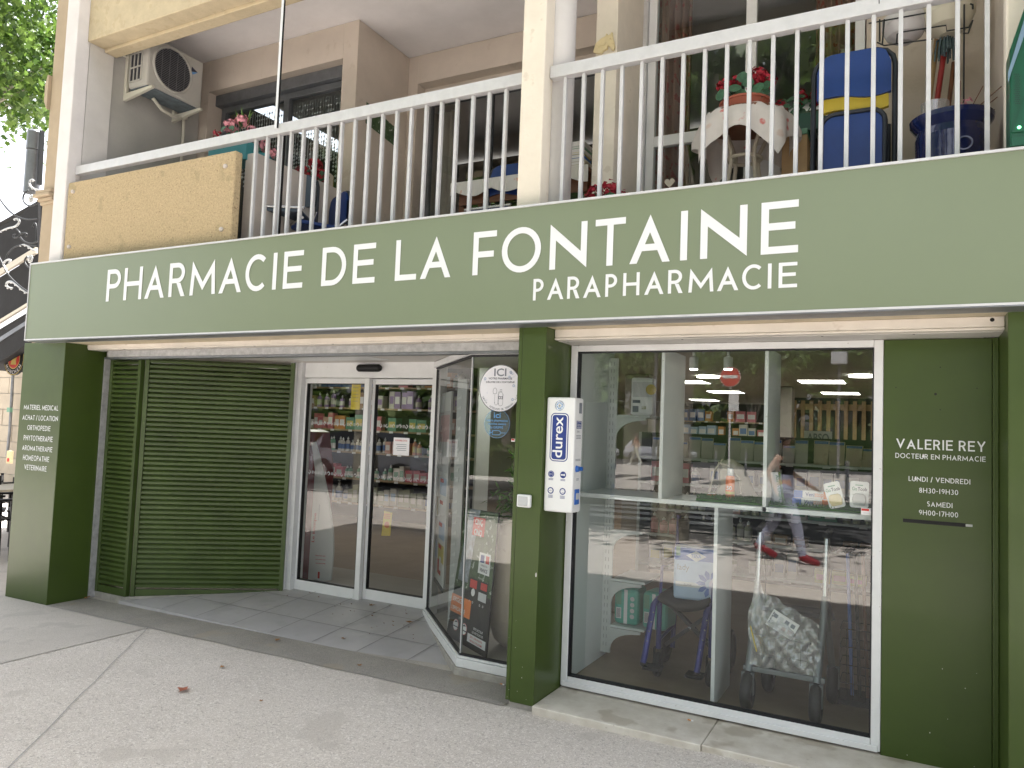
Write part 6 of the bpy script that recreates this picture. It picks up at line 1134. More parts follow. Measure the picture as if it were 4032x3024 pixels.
pt = thing('glazed_pot', 'large dark blue glazed pot with dry stems at the right end of the balcony', 'pot', (cx, .70, bpz)); b = B('glaze_blue'); b.lathe([(rr_ * .60, 0), (rr_ * .74, .12), (rr_ * .86, zt_ * .45), (rr_ * .88, zt_ * .78), (rr_ * .84, zt_ * .86), (rr_ * 1.0, zt_ * .95), (rr_ * 1.02, zt_), (rr_ * .94, zt_ + .005), (rr_ * .85, zt_ - .05)], (cx, .70, bpz), None, 44)
for k in range(26): a = 2 * pi * k / 26; b.ball((cx + rr_ * .875 * cos(a), .70 + rr_ * .875 * sin(a), bpz + zt_ * .42 + .012 * (k % 2)), .022, None, 8, 6)
b.obj('pot_body', pt); b = B('glaze_blue'); q = at(3800, 552, .5); b.disc((q.x, .70 - rr_ * .875 - .004, q.z), ux, uz, .036, None, 24, .028); b.obj('medallion', pt)
b = B('wood_brown')
for a, c_ in (((1600, 845), (1700, 660)), ((1640, 840), (1840, 665)), ((1690, 840), (1810, 745)), ((1520, 860), (1525, 620)), ((1740, 860), (1790, 840))): b.tube([tuple(g(*a, .72)), tuple(g(*c_, .72))], .0025, None, 5)
b.obj('dry_stems', pt); b = B('petal_pink'); q = g(1572, 790, .70); flower(b, q, .03, 'petal_pink', 18); b.obj('faded_rose', pt); b = B('clear_screen'); q = g(1330, 870, .8); tb = B('plastic_film'); tb.lathe([(.06, -.05), (.068, .05)], tuple(q), None, 20); tag(tb.obj('plastic_tub'), 'clear plastic tub behind the rim of the blue pot', 'tub')
# green pharmacy cross at the right edge
gx = g(1900, 700, .06); gc = thing('pharmacy_cross', 'green perforated pharmacy cross sign at the top right edge', 'sign', (gx.x + .3, -.1, 3.2))
a0, a1, a2, a3 = g(1900, 380, .0), g(1905, 900, .0), g(1912, 1140, .0), g(1960, 380, .0)
b = B('cross_green'); y0 = .0; zl, zh = a2.z, g(1895, 385, .0).z; x0 = a1.x; b.prism([(x0, 0, zl), (x0 + .45, 0, zl), (x0 + .45, 0, zh + .4), (x0 + .12, 0, zh + .4), (x0 + .0, 0, zh)], (0, .14, 0)); b.obj('body', gc, .006)
b = B('band_blue'); q = [g(1892, 640, -.005), g(1915, 560, -.005), g(2060, 150, -.005), g(2030, 100, -.005), g(1890, 560, -.005)]; b.prism([tuple(v) for v in q], (0, -.004, 0)); b.obj('band', gc); b = B('iron_black')
for j in range(16):
    for i in range(3): v = g(1945 + 14 * i + 7 * (j % 2), 570 + 15 * j, -.002); b.disc(tuple(v), ux, uz, .0022, None, 8)
b.obj('led_holes', gc); b = B('cross_green'); b.prism([(x0 + .005, -.001, zl + .005), (x0 + .3, -.001, zl + .005), (x0 + .3, -.001, zl + .05), (x0 + .005, -.001, zl + .04)], (0, -.012, 0)); b.prism([tuple(g(1918, 1020, -.001)), tuple(g(2014, 760, -.001)), tuple(g(2100, 700, -.001)), tuple(g(2100, 1010, -.001))], (0, -.008, 0)); b.obj('lower_arm', gc); v = g(1977, 978, -.014); B('green_led').disc(tuple(v), ux, uz, .007, None, 12).obj('lit_dot', gc)
# ------------------------------------------------------------------ left: terrace of the next house
aw = thing('awning', 'black terrace awning with cream rods left of the green pillar', 'awning', (-2.2, 1.3, 2.3)); ya = 1.25
def aq(b, pts, d, m): b.prism([tuple(at(px, py, ya)) for px, py in pts], (0, d, 0), m)
b = B('awning'); aq(b, [(-240, 1010), (-240, 1210), (150, 972), (150, 790), (60, 862)], .03, None); aq(b, [(-240, 1238), (-240, 1408), (150, 1172), (150, 1000)], .03, None); b.obj('upper_panels', aw); b = B('awning'); aq(b, [(-240, 1440), (-240, 1580), (150, 1325), (150, 1215)], .02, None); P1 = at(-240, 1440, ya); P2 = at(150, 1205, ya); b.add([P1, P2, P2 + Vector((0, 3, 0)), P1 + Vector((0, 3, 0))], [(0, 1, 2, 3)]); P1 = at(-240, 1010, ya); P2 = at(150, 790, ya); b.add([P1, P2, P2 + Vector((0, 3, .3)), P1 + Vector((0, 3, .3))], [(0, 1, 2, 3)]); b.obj('lower_panel', aw)
b = B('trim_cream'); aq(b, [(-240, 1212), (-240, 1236), (150, 998), (150, 975)], -.03, None); b.obj('rod', aw); b = B('trim_cream'); aq(b, [(-240, 1410), (-240, 1424), (150, 1185), (150, 1174)], -.03, None); b.obj('rod', aw); b = B('alu_dark'); aq(b, [(-240, 1480), (-240, 1500), (150, 1252), (150, 1236)], -.01, None); b.obj('rod', aw)
ib = thing('iron_bracket', 'ornate black and silver wrought iron bracket with scrolls left of the sign', 'bracket', (-.6, .55, 2.7)); yi = .62
iq = lambda x, y: tuple(at(x * .482, 700 + y * .482, yi))
b = B('iron_black')
for pts in ([(235, 100), (195, 130), (185, 175), (205, 215), (250, 235), (300, 215), (310, 180)], [(-60, 90), (0, 175), (60, 260), (130, 315), (220, 345), (310, 335)], [(130, 415), (163, 445), (160, 480), (115, 495), (103, 470), (125, 462)], [(165, 485), (200, 525), (260, 540), (305, 520)], [(165, 465), (195, 445), (225, 460), (205, 482)], [(45, 680), (60, 620), (110, 570), (160, 550), (230, 545), (300, 560)], [(255, 745), (212, 715), (198, 670), (225, 640)], [(-30, 600), (10, 680), (50, 770), (100, 830), (160, 885), (240, 940)], [(265, 405), (285, 360), (300, 400), (298, 520)]):
    # smooth the scroll
    Q_ = [Vector(iq(*q)) for q in pts]
    for _ in range(2): Q_ = [Q_[0]] + [Q_[i] * .75 + Q_[i + 1] * .25 if k == 0 else Q_[i] * .25 + Q_[i + 1] * .75 for i in range(len(Q_) - 1) for k in (0, 1)] + [Q_[-1]]
    b.tube([tuple(q) for q in Q_], .008, None, 8)
b.obj('scrolls', ib); b = B('silver_leaf')
for pts, r in (([(335, 100), (290, 95), (250, 75), (238, 40), (255, 10), (285, 25)], .010), ([(0, 440), (60, 412), (130, 400), (163, 360), (145, 328), (110, 340)], .011), ([(160, 550), (215, 545), (250, 580), (300, 600)], .010), ([(75, 690), (95, 675), (65, 665), (25, 695), (40, 740), (70, 780)], .010), ([(105, 900), (60, 895), (48, 862), (85, 842), (135, 870), (190, 925), (240, 945)], .012)):
    Q_ = [Vector(iq(*q)) for q in pts]
    for _ in range(2): Q_ = [Q_[0]] + [Q_[i] * .75 + Q_[i + 1] * .25 if k == 0 else Q_[i] * .25 + Q_[i + 1] * .75 for i in range(len(Q_) - 1) for k in (0, 1)] + [Q_[-1]]
    m = len(Q_); b.tube([tuple(q) for q in Q_], [r * (.4 + .6 * sin(pi * (i + .5) / m)) for i in range(m)], None, 8)
    for i in range(2, m - 2, 3): q = Q_[i]; b.ball(tuple(q + Vector((0, -.004, -.01))), r * .9, None, 8, 6)
b.obj('leaves', ib)
for cc in ((265, 175), (258, 665)):
    b = B('silver_leaf'); q = Vector(iq(*cc)); rr0 = .031
    for k in range(9): a = 2 * pi * k / 9; b.ball((q.x + rr0 * cos(a), q.y - .012, q.z + rr0 * sin(a)), .014, None, 8, 6, (1, .5, 1))
    b.ball((q.x, q.y - .02, q.z), .018, None, 10, 8); b.obj('rosette', ib)
ln = thing('wall_lantern', 'dark metal lantern and post on the stone pilaster under the tree', 'lantern', (-.35, .8, 3.3)); y_ = .8; lq = lambda x, y: at(x * .5426, y * .5426, y_); b = B('alu_dark'); p0, p1, p2, p3 = lq(255, 950), lq(255, 1085), lq(250, 1100), lq(240, 1400); r0 = .5 * (lq(285, 1000).x - lq(228, 1000).x)
b.lathe([(r0 * .8, p0.z), (r0, p0.z - .02), (r0, p1.z)][::-1], (p0.x, y_, 0), None, 14); b.lathe([(r0 * 1.05, p3.z), (r0 * 1.05, p2.z)], (p2.x, y_, 0), None, 14); b.obj('lamp_body', ln); b = B('iron_black'); q0, q1 = lq(305, 950), lq(285, 1340); b.bar(tuple(q0), tuple(q1), .03, .04); b.obj('post', ln)
# round beer sign
c = at(60, 1412, 1.9); rr0 = (at(98, 1412, 1.9).x - at(21, 1412, 1.9).x) / 2; bs_ = thing('round_sign', 'round black and red beer sign lettered MÜNCHEN under the awning', 'sign', (c.x, 1.9, c.z)); b = B('black'); b.lathe([(rr0, -.015), (rr0, .015)], (0, 0, 0), None, 40); b.v = [(c.x + v[0], 1.9 + v[2], c.z + v[1]) for v in b.v]; b.obj('plate', bs_)
b = B('gold'); yy = 1.884; b.disc((c.x, yy, c.z), ux, uz, rr0 * .98, 'gold', 40, rr0 * .94); b.disc((c.x, yy, c.z), ux, uz, rr0 * .62, 'gold', 36); b.disc((c.x, yy - .001, c.z), ux, uz, rr0 * .57, 'red', 36); arctext(b, 'MÜNCHEN', c, rr0 * .90, 215, 325, rr0 * .2, 'paper', yy - .001); arctext(b, 'PAULANER', c, rr0 * .68, 145, 35, rr0 * .2, 'paper', yy - .001, False)
b.add([(c.x + x * rr0, yy - .002, c.z + z * rr0) for x, z in ((-.30, -.36), (.28, -.36), (.22, -.1), (.30, .05), (.2, .12), (.16, .36), (-.14, .38), (-.24, .1), (-.2, -.12))], [tuple(range(9))], 'gold'); b.obj('emblem', bs_)
# stone house beyond
sh_ = thing('stone_house', 'pale stone block wall of the house beyond the terrace', 'house', (-13, 6.3, 0)); b = B('stone'); random.seed(9)
z = -.2; j = 0
while z < 3.2:
    h = .36; x = -19 + .5 * (j % 2) - random.random() * .4
    while x < -8: w_ = random.uniform(.7, 1.3); b.box(x + .008, x + w_ - .008, 6.0 + random.uniform(0, .02), 6.4, z + .008, z + h - .008); x += w_
    z += h; j += 1
b.obj('stone_blocks', sh_); B('curb').box(-19, -8, 6.03, 6.35, -.2, 3.2).obj('mortar', sh_)
pp_ = thing('drain_pipe', 'thin dark cable pipe running down the stone wall', 'pipe', (-11.1, 5.9, 1)); b = B('alu_dark'); b.tube([tuple(at(x, y, 5.9)) for x, y in ((52, 1455), (44, 1600), (38, 1700), (28, 1790), (32, 1810))], .03, None, 6); b.obj('pipe', pp_); b = B('pack_e'); q = at(42, 1614, 5.85); b.box(q.x - .06, q.x + .06, 5.8, 5.86, q.z - .05, q.z + .05); b.obj('junction_box', pp_)
def terrace_chair():
    t = thing('terrace_chair', 'black slatted terrace chair nearest the green pillar', 'chair', (0, 0, 0), 'black chairs on the terrace')
    for x in (-.21, .21):
        for y, z1 in ((-.2, .64), (.2, .86)): b = B('black'); b.bar((x, y, 0), (x, y * (.92 if y < 0 else 1.1), z1), .03, .03); b.obj('leg', t)
        b = B('black'); b.box(x - .025, x + .025, -.22, .22, .642, .665); b.obj('armrest', t)
    b = B('black'); [b.box(-.195, .195, -.2 + .07 * i, -.15 + .07 * i, .43, .45) for i in range(6)]; b.obj('seat', t); b = B('black'); [b.box(-.195, .195, .205, .225, .52 + .09 * i, .57 + .09 * i) for i in range(4)]; b.obj('backrest', t); return t
tc = terrace_chair(); tc.location = (-2.15, .92, -.02); tc.rotation_euler = (0, 0, 2.9)
for x, y, rz, l in ((-2.9, 1.7, 2.6, 'black slatted terrace chair behind the one nearest the pillar'), (-3.9, 2.0, 3.0, 'black slatted terrace chair in the middle of the terrace'), (-3.3, 2.9, .3, 'black slatted terrace chair far back by the stone wall')): copy_tree(tc, None, (x, y, -.04), rz, l)
def terrace_table():
    t = thing('terrace_table', 'pale topped terrace table beside the nearest black chair', 'table', (0, 0, 0), 'terrace tables'); B('bag_tan').box(-.35, .35, -.35, .35, .72, .745).obj('table_top', t)
    for x in (-.3, .3):
        for y in (-.3, .3): b = B('black'); b.bar((x, y, 0), (x, y, .719), .035, .035); b.obj('leg', t)
    return t
tt = terrace_table(); tt.location = (-2.55, 1.28, -.03); copy_tree(tt, None, (-4.0, 2.7, -.04), .2, 'pale topped terrace table farther back on the terrace')
q = at(33, 1800, 2.6); b = B('pack_k'); b.box(q.x - .05, q.x + .05, 2.6, 2.64, q.z - .09, q.z + .09, 'plaster_yellow'); b.disc((q.x, 2.598, q.z - .04), ux, uz, .03, 'red', 16); tag(b.obj('menu_holder'), 'small yellow menu card with a red disc on the terrace', 'menu card'); 
# ------------------------------------------------------------------ trees
def crown(name, parent, m, c, rad, n, size, seed, lobed=True, clumps=26):
    rnd = random.Random(seed); b = B(m); C_ = []
    for _ in range(clumps):
        d = Vector((rnd.gauss(0, 1), rnd.gauss(0, 1), rnd.gauss(0, 1))).normalized() * rnd.uniform(.35, 1); C_.append((Vector((d.x * rad[0], d.y * rad[1], d.z * rad[2])), rnd.uniform(.22, .42)))
    star = [(.5, 0), (.28, .16), (.36, .36), (.14, .26), (0, .5), (-.14, .26), (-.36, .36), (-.28, .16), (-.42, 0), (-.12, -.14), (0, -.3), (.12, -.14)] if lobed else [(.5, 0), (0, .34), (-.5, 0), (0, -.34)]
    for _ in range(n):
        cc, cr = rnd.choice(C_); p = Vector(c) + cc + Vector((rnd.gauss(0, .55) * rad[0], rnd.gauss(0, .55) * rad[1], rnd.gauss(0, .5) * rad[2])) * cr
        nrm = Vector((rnd.gauss(0, .7), rnd.gauss(0, .7), rnd.uniform(.2, 1))).normalized(); a = nrm.cross(Vector((rnd.uniform(-1, 1), rnd.uniform(-1, 1), .1))).normalized(); e = nrm.cross(a); s_ = size * rnd.uniform(.7, 1.3); k = rnd.uniform(-.25, .1)
        b.add([p + a * x * s_ + e * y * s_ + nrm * k * s_ * (x * x + y * y) * 2 for x, y in star], [tuple(range(len(star)))], m)
    return b.obj(name, parent), [Vector(c) + q for q, _ in C_]
def tree(label, x, y, h0, rad, cz, n, size, seed, m='plane_leaf', group=None, lobed=True, tr=.22):
    t = thing('plane_tree', label, 'tree', (x, y, 0), group); _, cl = crown('crown', t, m, (x, y, cz), rad, n, size, seed, lobed); rnd = random.Random(seed)
    b = B('bark'); b.tube([(x, y, -.1), (x + .08, y, h0 * .5), (x - .05, y + .05, h0), (x, y, cz)], [tr * 1.25, tr, tr * .8, tr * .3], None, 10)
    for q in cl[:11]: m_ = Vector((x, y, h0 * .85)); b.tube([tuple(m_), tuple(m_.lerp(q, .5) + Vector((0, 0, .25))), tuple(q)], [tr * .42, tr * .25, tr * .06], None, 6)
    b.obj('trunk', t); return t
tree('large plane tree with bright backlit leaves at the upper left of the building', -9.8, 3.6, 7.6, (4.3, 2.4, 3.3), 10.4, 15000, .17, 4)
g_ = 'plane trees across the street'
tA = tree('tall plane tree on the pavement facing the balcony', 3.4, -6.6, 5.0, (4.6, 3.3, 2.9), 8.4, 8200, .33, 6, group=g_, tr=.24)
copy_tree(tA, None, (10.5, -9, 0), 1.9, 'tall plane tree on the pavement right of the first one', g_); copy_tree(tA, None, (-18, -15, 4.0), 2.6, 'raised plane tree added farthest left to cover a sky reflection', g_); copy_tree(tA, None, (-13.5, -14.5, 2.6), .6, 'raised plane tree added at the left to cover a sky reflection', g_); copy_tree(tA, None, (-5.5, -8.6, 0), 3.0, 'tall plane tree on the pavement left of the first one', g_)  # the two raised left trees are added to cover sky mirrored in the window
for i, (x, y, rz, s_) in enumerate(((-9, -46, .4, 1), (-3, -50, 2.2, 1), (3, -47, 3.5, 1), (9, -49, 5.0, 1), (-17, -48, 1.2, 1), (-27, -50, 2.9, 1), (16, -50, .8, 1), (-12, -30, 4.1, 1))):
    c_ = copy_tree(tA, None, (x, y, -2.0), rz, ['plane tree on the far side of the street, behind the parked cars', 'far plane tree behind the hedge', 'far plane tree behind the road sign', 'far plane tree at the right of the far row', 'far plane tree left of the parked cars', 'leftmost far plane tree', 'rightmost far plane tree', 'plane tree left of the walking woman'][i], g_)
rnd = random.Random(12); b = B('hedge_leaf')
for _ in range(9000):
    x = rnd.uniform(-62, 42); hz_ = 11.5 + 2.5 * sin(x * .45) + 1.5 * sin(x * 1.3); z = hz_ * rnd.random() ** .8; q = Vector((x, -56 + rnd.gauss(0, 1.2) + 2.0 * sin(x * .8 + z * .5), z)); nn = Vector((rnd.gauss(0, .7), rnd.gauss(.3, .7), rnd.uniform(0, 1))).normalized(); a = nn.cross(Vector((rnd.random(), rnd.random(), .2))).normalized(); e = nn.cross(a); s_ = rnd.uniform(.45, 1.0)
    b.add([q + a * s_, q + e * s_ * .6, q - a * s_, q - e * s_ * .6], [(0, 1, 2, 3)], 'plane_leaf' if rnd.random() < .5 else 'hedge_leaf')
tag(b.obj('treeline'), 'dense far row of trees closing the view across the street', 'trees', None, 'stuff')
random.seed(31)
def hedge(label, x0, x1, y0, y1, h, n, seed):
    rnd = random.Random(seed); b = B('hedge_leaf')
    for _ in range(n): p = Vector((rnd.uniform(x0, x1), rnd.uniform(y0, y1), zg(0) + h * rnd.random() ** .6 + .06 * sin(3 * rnd.random()))); leafq(b, p, (rnd.gauss(0, 1), rnd.gauss(0, 1), rnd.gauss(.3, 1)), .16, .05, 'hedge_leaf')
    b.box(x0 + .08, x1 - .08, y0 + .08, y1 - .08, -.1, h * .85, 'dark_leaf'); return tag(b.obj('hedge'), label, 'hedge')
hedge('low clipped hedge far across the street behind the bollards', -2, 14, -39.5, -38.3, 1.2, 2600, 1); hedge('low clipped hedge beyond the road on the left', -16, -5, -19.2, -18.2, .9, 2200, 2); hedge('long dark hedge behind the parked cars', -34, 20, -44, -43, 2.6, 4000, 3)
# ------------------------------------------------------------------ the street in front
b = B('asphalt'); gquad(b, GX0, GX1, -16, -7.6, .004, None); struct(b, 'road'); b = B('curb'); gquad(b, GX0, GX1, -7.6, -7.4, .03, None); gquad(b, GX0, GX1, -16.2, -16, .03, None); struct(b, 'kerb')
b = B('plaza'); gquad(b, GX0, GX1, -60, -16.2, .006, None); struct(b, 'far_pavement'); b = B('asphalt'); gquad(b, GX0, GX1, -43, -34.5, .014, None); struct(b, 'far_road')
b = B('road_white')
for i in range(5): y = -8.6 - .95 * i; b.add([(.2, y - .5, zg(.2) + .012), (3.6, y - .5, zg(3.6) + .012), (3.6, y, zg(3.6) + .012), (.2, y, zg(.2) + .012)], [(0, 1, 2, 3)])
struct(b, 'zebra_crossing')
b = B('asphalt')
for i in range(6): gquad(b, -6 + 1.3 * i, -5.3 + 1.3 * i, -24, -20.5, .016, None)
struct(b, 'paving_bands')
def bollard(): t = thing('bollard', 'grey steel bollard', 'bollard', (0, 0, 0), 'bollards along the street'); B('alu_dark').lathe([(.05, 0), (.05, 1.0), (.035, 1.04)], (0, 0, 0), None, 16).obj('post', t); return t
bl = bollard()
for i, (x, y) in enumerate(((1.66, -14.14), (-.62, -21.1), (.12, -24.4), (.68, -27.4), (-3.3, -21.0), (3.4, -16.8), (5.2, -16.8), (-7.2, -17.2), (-9.4, -17.2), (-11.5, -17.2))):
    o = bl if i == 0 else copy_tree(bl); o.location = (x, y, zg(x)); o['label'] = 'grey steel bollard ' + ['nearest the zebra crossing', 'in front of the parked white car', 'left of the road sign', 'right of the road sign', 'in front of the walking woman', 'right of the zebra crossing', 'farthest right by the road', 'by the left hedge, nearest', 'in the middle of the left hedge', 'at the far left of the hedge'][i]
sp = thing('no_entry_sign', 'round red no entry sign on a post across the street', 'road sign', (.0, -27.6, 0)); B('alu').cyl((-.05, -27.65, 0), (-.05, -27.65, 4.4), .045).obj('post', sp); c = (-.05, -27.55, 4.15); q = B('red'); q.disc(c, (-1, 0, 0), uz, .43, 'road_white', 36); q.disc((c[0], c[1] + .004, c[2]), (-1, 0, 0), uz, .41, 'red', 36); q.box(c[0] - .3, c[0] + .3, c[1] + .006, c[1] + .010, c[2] - .065, c[2] + .065, 'road_white'); q.obj('disc', sp); B('road_white').box(-.1, .32, -27.6, -27.58, 2.7, 3.6).obj('side_plate', sp)
for x, y, l in ((-2.2, -24, 'grey street lamp left across the street'), (4.0, -30, 'grey street lamp right across the street')):
    t = thing('street_lamp', l, 'street lamp', (x, y, 0)); B('alu_dark').cyl((x, y, 0), (x, y, 5.2), .06).obj('post', t); B('plastic_grey').box(x - .3, x + .3, y - .3, y + .3, 4.9, 5.4).obj('lamp_head', t)
def car(label, x, y, rz, paint):
    t = thing('parked_car', label, 'car', (0, 0, 0), 'cars parked across the street'); sec = [(-2.05, .35, .62, .62, .70), (-1.9, .28, .86, .9, .80), (-1.5, .22, .95, 1.35, .84), (-.7, .2, .95, 1.46, .86), (.2, .2, .94, 1.45, .86), (.95, .2, .92, 1.05, .86), (1.6, .22, .86, .86, .84), (1.98, .30, .72, .72, .74), (2.08, .36, .56, .56, .64)]
    b = B(paint); vs = []
    for sx, z0, zb_, zr_, hw in sec: 
        rw = hw * (.78 if zr_ > zb_ + .05 else 1); vs += [(sx, -hw * .92, z0), (sx, -hw, (z0 + zb_) / 2), (sx, -hw * .96, zb_), (sx, -rw, zr_), (sx, rw, zr_ + .001), (sx, hw * .96, zb_), (sx, hw, (z0 + zb_) / 2), (sx, hw * .92, z0)]
    k = 8
    for i in range(len(sec) - 1):
        for j in range(k):
            gl = j in (2, 4) and 2 <= i <= 4 or (j == 3 and i in (1, 4)); b.add([vs[i * k + j], vs[i * k + (j + 1) % k], vs[(i + 1) * k + (j + 1) % k], vs[(i + 1) * k + j]], [(3, 2, 1, 0)], 'car_glass' if gl else paint, not gl)
    b.add(vs[:k], [tuple(range(k))]); b.add(vs[-k:], [tuple(range(k))[::-1]]); b.obj('body', t)
    for wx in (-1.3, 1.28):
        for wy in (-.80, .80): w2 = B('rubber'); w2.cyl((wx, wy - .1, .33), (wx, wy + .1, .33), .33, None, 24); o = w2.obj('wheel', t); r2 = B('steel'); r2.cyl((wx, wy - .108, .33), (wx, wy + .108, .33), .2, None, 10); r2.obj('rim', o)
    for yy_ in (-.55, .55): B('lamp_on' if 0 else 'plastic_white').box(1.97, 2.03, yy_ - .18, yy_ + .18, .60, .70).obj('headlight', t)
    t.location = (x, y, zg(x)); t.rotation_euler = (0, 0, rz); return t
car('silver white hatchback parked across the street', -6.5, -39.3, .05, 'car_silver'); car('silver car parked left of the hatchback across the street', -11.4, -39.5, .03, 'car_silver'); car('grey car standing on the road left of the shop', -6.6, -10.6, .0, 'car_silver')
# ------------------------------------------------------------------ people across and beside the street
def person(label, loc, rz, joints, skins, h=1.66):
    """one skinned body; joints: name -> (x, y, z, radius)"""
    t = thing('person', label, 'person', (0, 0, 0)); me = bpy.data.meshes.new('body'); names = list(joints); idx = {n: i for i, n in enumerate(names)}
    E_ = [('pelvis', 'waist'), ('waist', 'chest'), ('chest', 'neck'), ('neck', 'chin'), ('chin', 'head'), ('head', 'crown')]
    for s_ in ('l', 'r'): E_ += [('pelvis', 'hip_' + s_), ('hip_' + s_, 'knee_' + s_), ('knee_' + s_, 'ankle_' + s_), ('ankle_' + s_, 'toe_' + s_), ('chest', 'shoulder_' + s_), ('shoulder_' + s_, 'elbow_' + s_), ('elbow_' + s_, 'wrist_' + s_), ('wrist_' + s_, 'palm_' + s_)] + [('palm_' + s_, 'finger_%d_%s' % (k, s_)) for k in range(4)] + [('wrist_' + s_, 'thumb_' + s_)]
    for s_ in ('l', 'r'):
        w_, p_ = Vector(joints['wrist_' + s_][:3]), Vector(joints['elbow_' + s_][:3]); d = (w_ - p_).normalized(); sd = d.cross(Vector((0, 1, .2))).normalized(); joints['palm_' + s_] = (*(w_ + d * .055), .022)
        for k in range(4): joints['finger_%d_%s' % (k, s_)] = (*(w_ + d * (.13 + .012 * (1 - abs(k - 1.3))) + sd * (.018 * (k - 1.5))), .008)
        joints['thumb_' + s_] = (*(w_ + d * .06 + sd * -.05), .009)
    names = list(joints); idx = {n: i for i, n in enumerate(names)}
    me.from_pydata([joints[n][:3] for n in names], [(idx[a], idx[c_]) for a, c_ in E_], []); me.materials.append(M[skins[0]])
    o = bpy.data.objects.new('body', me); COL.objects.link(o); o.parent = t; o.modifiers.new('skin', 'SKIN')
    sv = me.skin_vertices[0].data
    for n in names: sv[idx[n]].radius = (joints[n][3],) * 2; sv[idx[n]].use_root = n == 'pelvis'
    m2 = o.modifiers.new('sub', 'SUBSURF'); m2.levels = 1; m2.render_levels = 2
    def clothes(nm, segs, m, k=1.16):
        b = B(m)
        for a, c_ in segs: b.tube([joints[a][:3], joints[c_][:3]], [joints[a][3] * k, joints[c_][3] * k], None, 12); b.ball(joints[a][:3], joints[a][3] * k * 1.01, None, 12, 8); b.ball(joints[c_][:3], joints[c_][3] * k * 1.01, None, 12, 8)
        b.obj(nm, t)
    clothes('trousers', [('hip_l', 'knee_l'), ('knee_l', 'ankle_l'), ('hip_r', 'knee_r'), ('knee_r', 'ankle_r'), ('pelvis', 'waist')], skins[1]); clothes('top', [('waist', 'chest'), ('chest', 'shoulder_l'), ('chest', 'shoulder_r')], skins[2], 1.1); clothes('shoes', [('ankle_l', 'toe_l'), ('ankle_r', 'toe_r')], skins[3], 1.25)
    hd = Vector(joints['head'][:3]); b = B('hair'); b.ball(tuple(hd + Vector((0, .025, .035))), .108, None, 14, 10, (1, 1.05, 1)); b.ball(tuple(hd + Vector((0, .07, -.08))), .08, None, 12, 8, (1.1, .7, 1.6)); b.obj('hair', t)
    f = B('skin'); f.ball(tuple(hd + Vector((0, -.10, -.01))), .014, None, 8, 6, (.8, 1.2, 1.4)); [f.ball(tuple(hd + Vector((sx * .034, -.088, .015))), .009, 'ink', 8, 6) for sx in (-1, 1)]; [f.ball(tuple(hd + Vector((sx * .088, .0, .0))), .022, None, 8, 6, (.4, .8, 1.2)) for sx in (-1, 1)]; f.ball(tuple(hd + Vector((0, -.092, -.052))), .018, 'red_pale', 8, 6, (1.2, .4, .35)); f.obj('face', t)
    t.location = loc; t.rotation_euler = (0, 0, rz); return t
def walk(st=.28, arm=.2):
    J = dict(pelvis=(0, 0, .93, .115), waist=(0, 0, 1.07, .105), chest=(0, -.01, 1.28, .12), neck=(0, -.01, 1.43, .052), chin=(0, -.025, 1.50, .062), head=(0, -.02, 1.56, .088), crown=(0, -.01, 1.62, .07))
    for s_, sg_ in (('l', -1), ('r', 1)):
        J['hip_' + s_] = (sg_ * .09, -sg_ * st * .1, .88, .095); J['knee_' + s_] = (sg_ * .085, -sg_ * st * .55 - .03, .49, .062); J['ankle_' + s_] = (sg_ * .08, -sg_ * st * 1.0 + (.04 if sg_ < 0 else 0), .09 if sg_ > 0 else .16, .042); J['toe_' + s_] = (sg_ * .08, -sg_ * st * 1.0 - .16, .035 if sg_ > 0 else .06, .032)
        J['shoulder_' + s_] = (sg_ * .165, -.01, 1.37, .055); J['elbow_' + s_] = (sg_ * .2, sg_ * arm * .5 + .05, 1.12, .040); J['wrist_' + s_] = (sg_ * .19, sg_ * arm - .12, .95, .028)
    return J
person('woman with dark hair, rust top and pale trousers walking past the parked cars', (-6.1, -33.6, zg(-6)), pi / 2 * -1, walk(.3), ('skin', 'trousers', 'top_rust', 'plastic_white'))
pw = person('woman in tight jeans and red shoes walking past on the pavement', (5.19, -5.4, zg(5.2)), pi / 2, walk(.26), ('skin', 'jeans', 'black', 'pack_j'))
# ------------------------------------------------------------------ litter on the ground
random.seed(77)
star = [(.5, 0), (.22, .12), (.36, .36), (.12, .22), (0, .5), (-.12, .22), (-.36, .36), (-.24, .10), (-.5, 0), (-.2, -.14), (0, -.4), (.16, -.12)]
def litter(px, py, size, m, label, ramp=False, sharp=True):
    p = atz(px, py, .03); z = zg(p.x)
    for _ in range(3):
        if ramp: z = zr(p.y) + .006
        elif p.y > .14 and p.x < 4.6: z = zg(p.x) + .008
        else: z = zg(p.x) + .004
        p = atz(px, py, z)
    a = random.uniform(0, 6.28); b = B(m); pts = []
    for x, y in (star if sharp else [(.5, 0), (.2, .2), (-.3, .18), (-.5, 0), (-.2, -.2), (.3, -.15)]): X_, Y_ = x * cos(a) - y * sin(a), x * sin(a) + y * cos(a); pts.append((p.x + X_ * size, p.y + Y_ * size, z + .004 + abs(X_) * size * .25 + random.uniform(0, .004)))
    n = len(pts); b.add(pts + [(p.x, p.y, z + .003)], [(i, (i + 1) % n, n) for i in range(n)]); return tag(b.obj('fallen_leaf'), label, 'leaf')
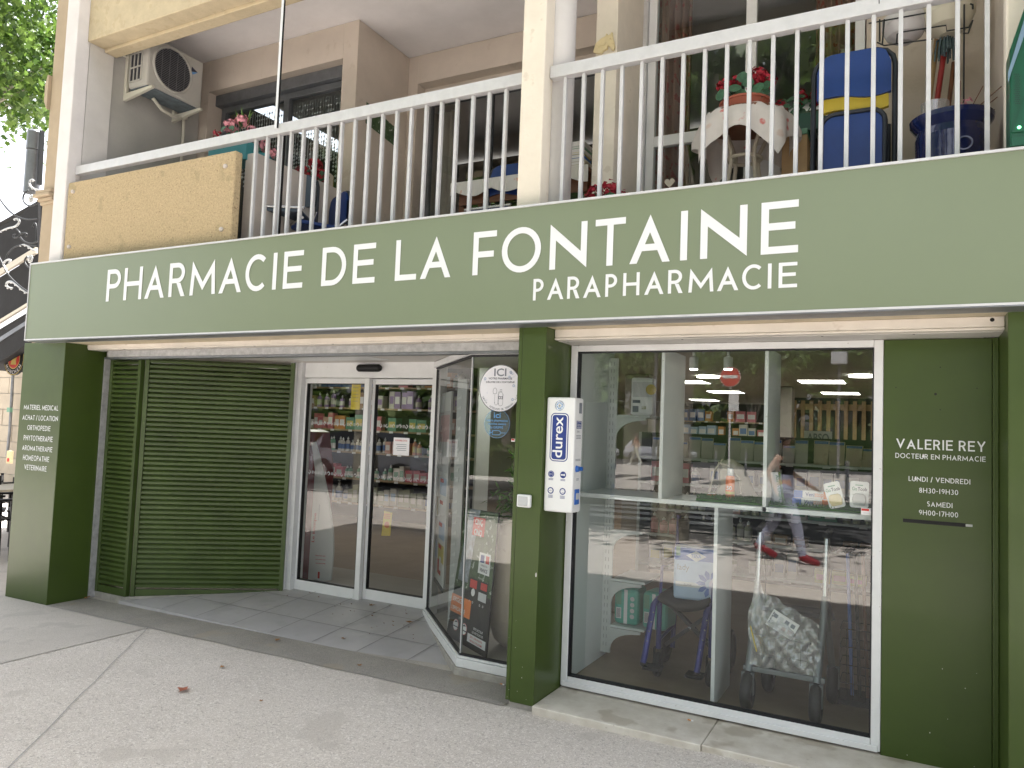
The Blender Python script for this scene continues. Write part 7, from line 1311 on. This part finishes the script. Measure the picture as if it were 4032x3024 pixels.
LF = [(721, 2720, .095, 'dead_red', 'large reddish plane leaf lying alone on the pale pavement'), (875, 2629, .045, 'dead_leaf', 'small brown leaf on the pavement above the large reddish leaf'), (1030, 2763, .03, 'dead_leaf', 'tiny brown leaf on the pavement right of the large reddish leaf'), (1092, 2523, .06, 'dead_leaf', 'brown leaf on the dark strip below the tiles'), (1417, 2622, .045, 'dead_leaf', 'brown leaf on the dark strip nearest the display case')]
for l in LF: litter(*l)
for px, py, s_, l, sh in ((1464, 2386, .07, 'dry plane leaf on the tiles under the right door leaf', True), (1613, 2452, .07, 'dry plane leaf on the tiles beside the display case', True), (1353, 2517, .045, 'dry leaf on the front row of tiles', True), (1548, 2450, .03, 'small leaf on the tiles left of the display case leaf', False), (1548, 2465, .03, 'small leaf just below the other small leaf on the tiles', False), (1466, 2427, .035, 'small leaf in the middle of the tiles', False)): litter(px, py, s_, 'dead_leaf', l, True, sh)
for px, py in ((1319, 2392), (1340, 2382), (1384, 2381), (1380, 2407), (1395, 2409), (1310, 2420), (1350, 2422), (1533, 2389), (1597, 2405), (1600, 2418), (1590, 2464), (1512, 2456), (1462, 2475), (1610, 2472), (1627, 2502), (1627, 2517), (1131, 2347), (1220, 2337), (1255, 2353), (1472, 2415), (1484, 2469), (1455, 2498)):
    o = litter(px, py, random.uniform(.012, .022), 'wood_brown', 'tiny dark leaf crumb on the entrance tiles', True, False); o.name = 'leaf_crumb'; o['group'] = 'leaf crumbs on the entrance tiles'
for px, py in ((345, 2340), (352, 2352), (360, 2345), (338, 2358), (365, 2336), (372, 2345)): o = litter(px, py, .05, 'dead_leaf', 'dry leaf in the heap behind the lettered pillar'); o['group'] = 'dry leaves heaped behind the lettered pillar'
for px, py, l in ((1977, 2694, 'cigarette butt beside the foot of the slim pillar'), (2718, 2836, 'cigarette butt on the marble ledge')):
    z = .065 if px < 2000 else .106; p = atz(px, py, z); b = B('orange'); b.cyl((p.x - .014, p.y + .004, z), (p.x + .004, p.y, z), .004, 'pack_f', 8); b.cyl((p.x + .0045, p.y, z), (p.x + .015, p.y - .003, z), .004, 'paper', 8); tag(b.obj('cigarette_butt'), l, 'cigarette butt')
# clear away the helper flag
for o in SC.objects:
    if 'x' in o: del o['x']
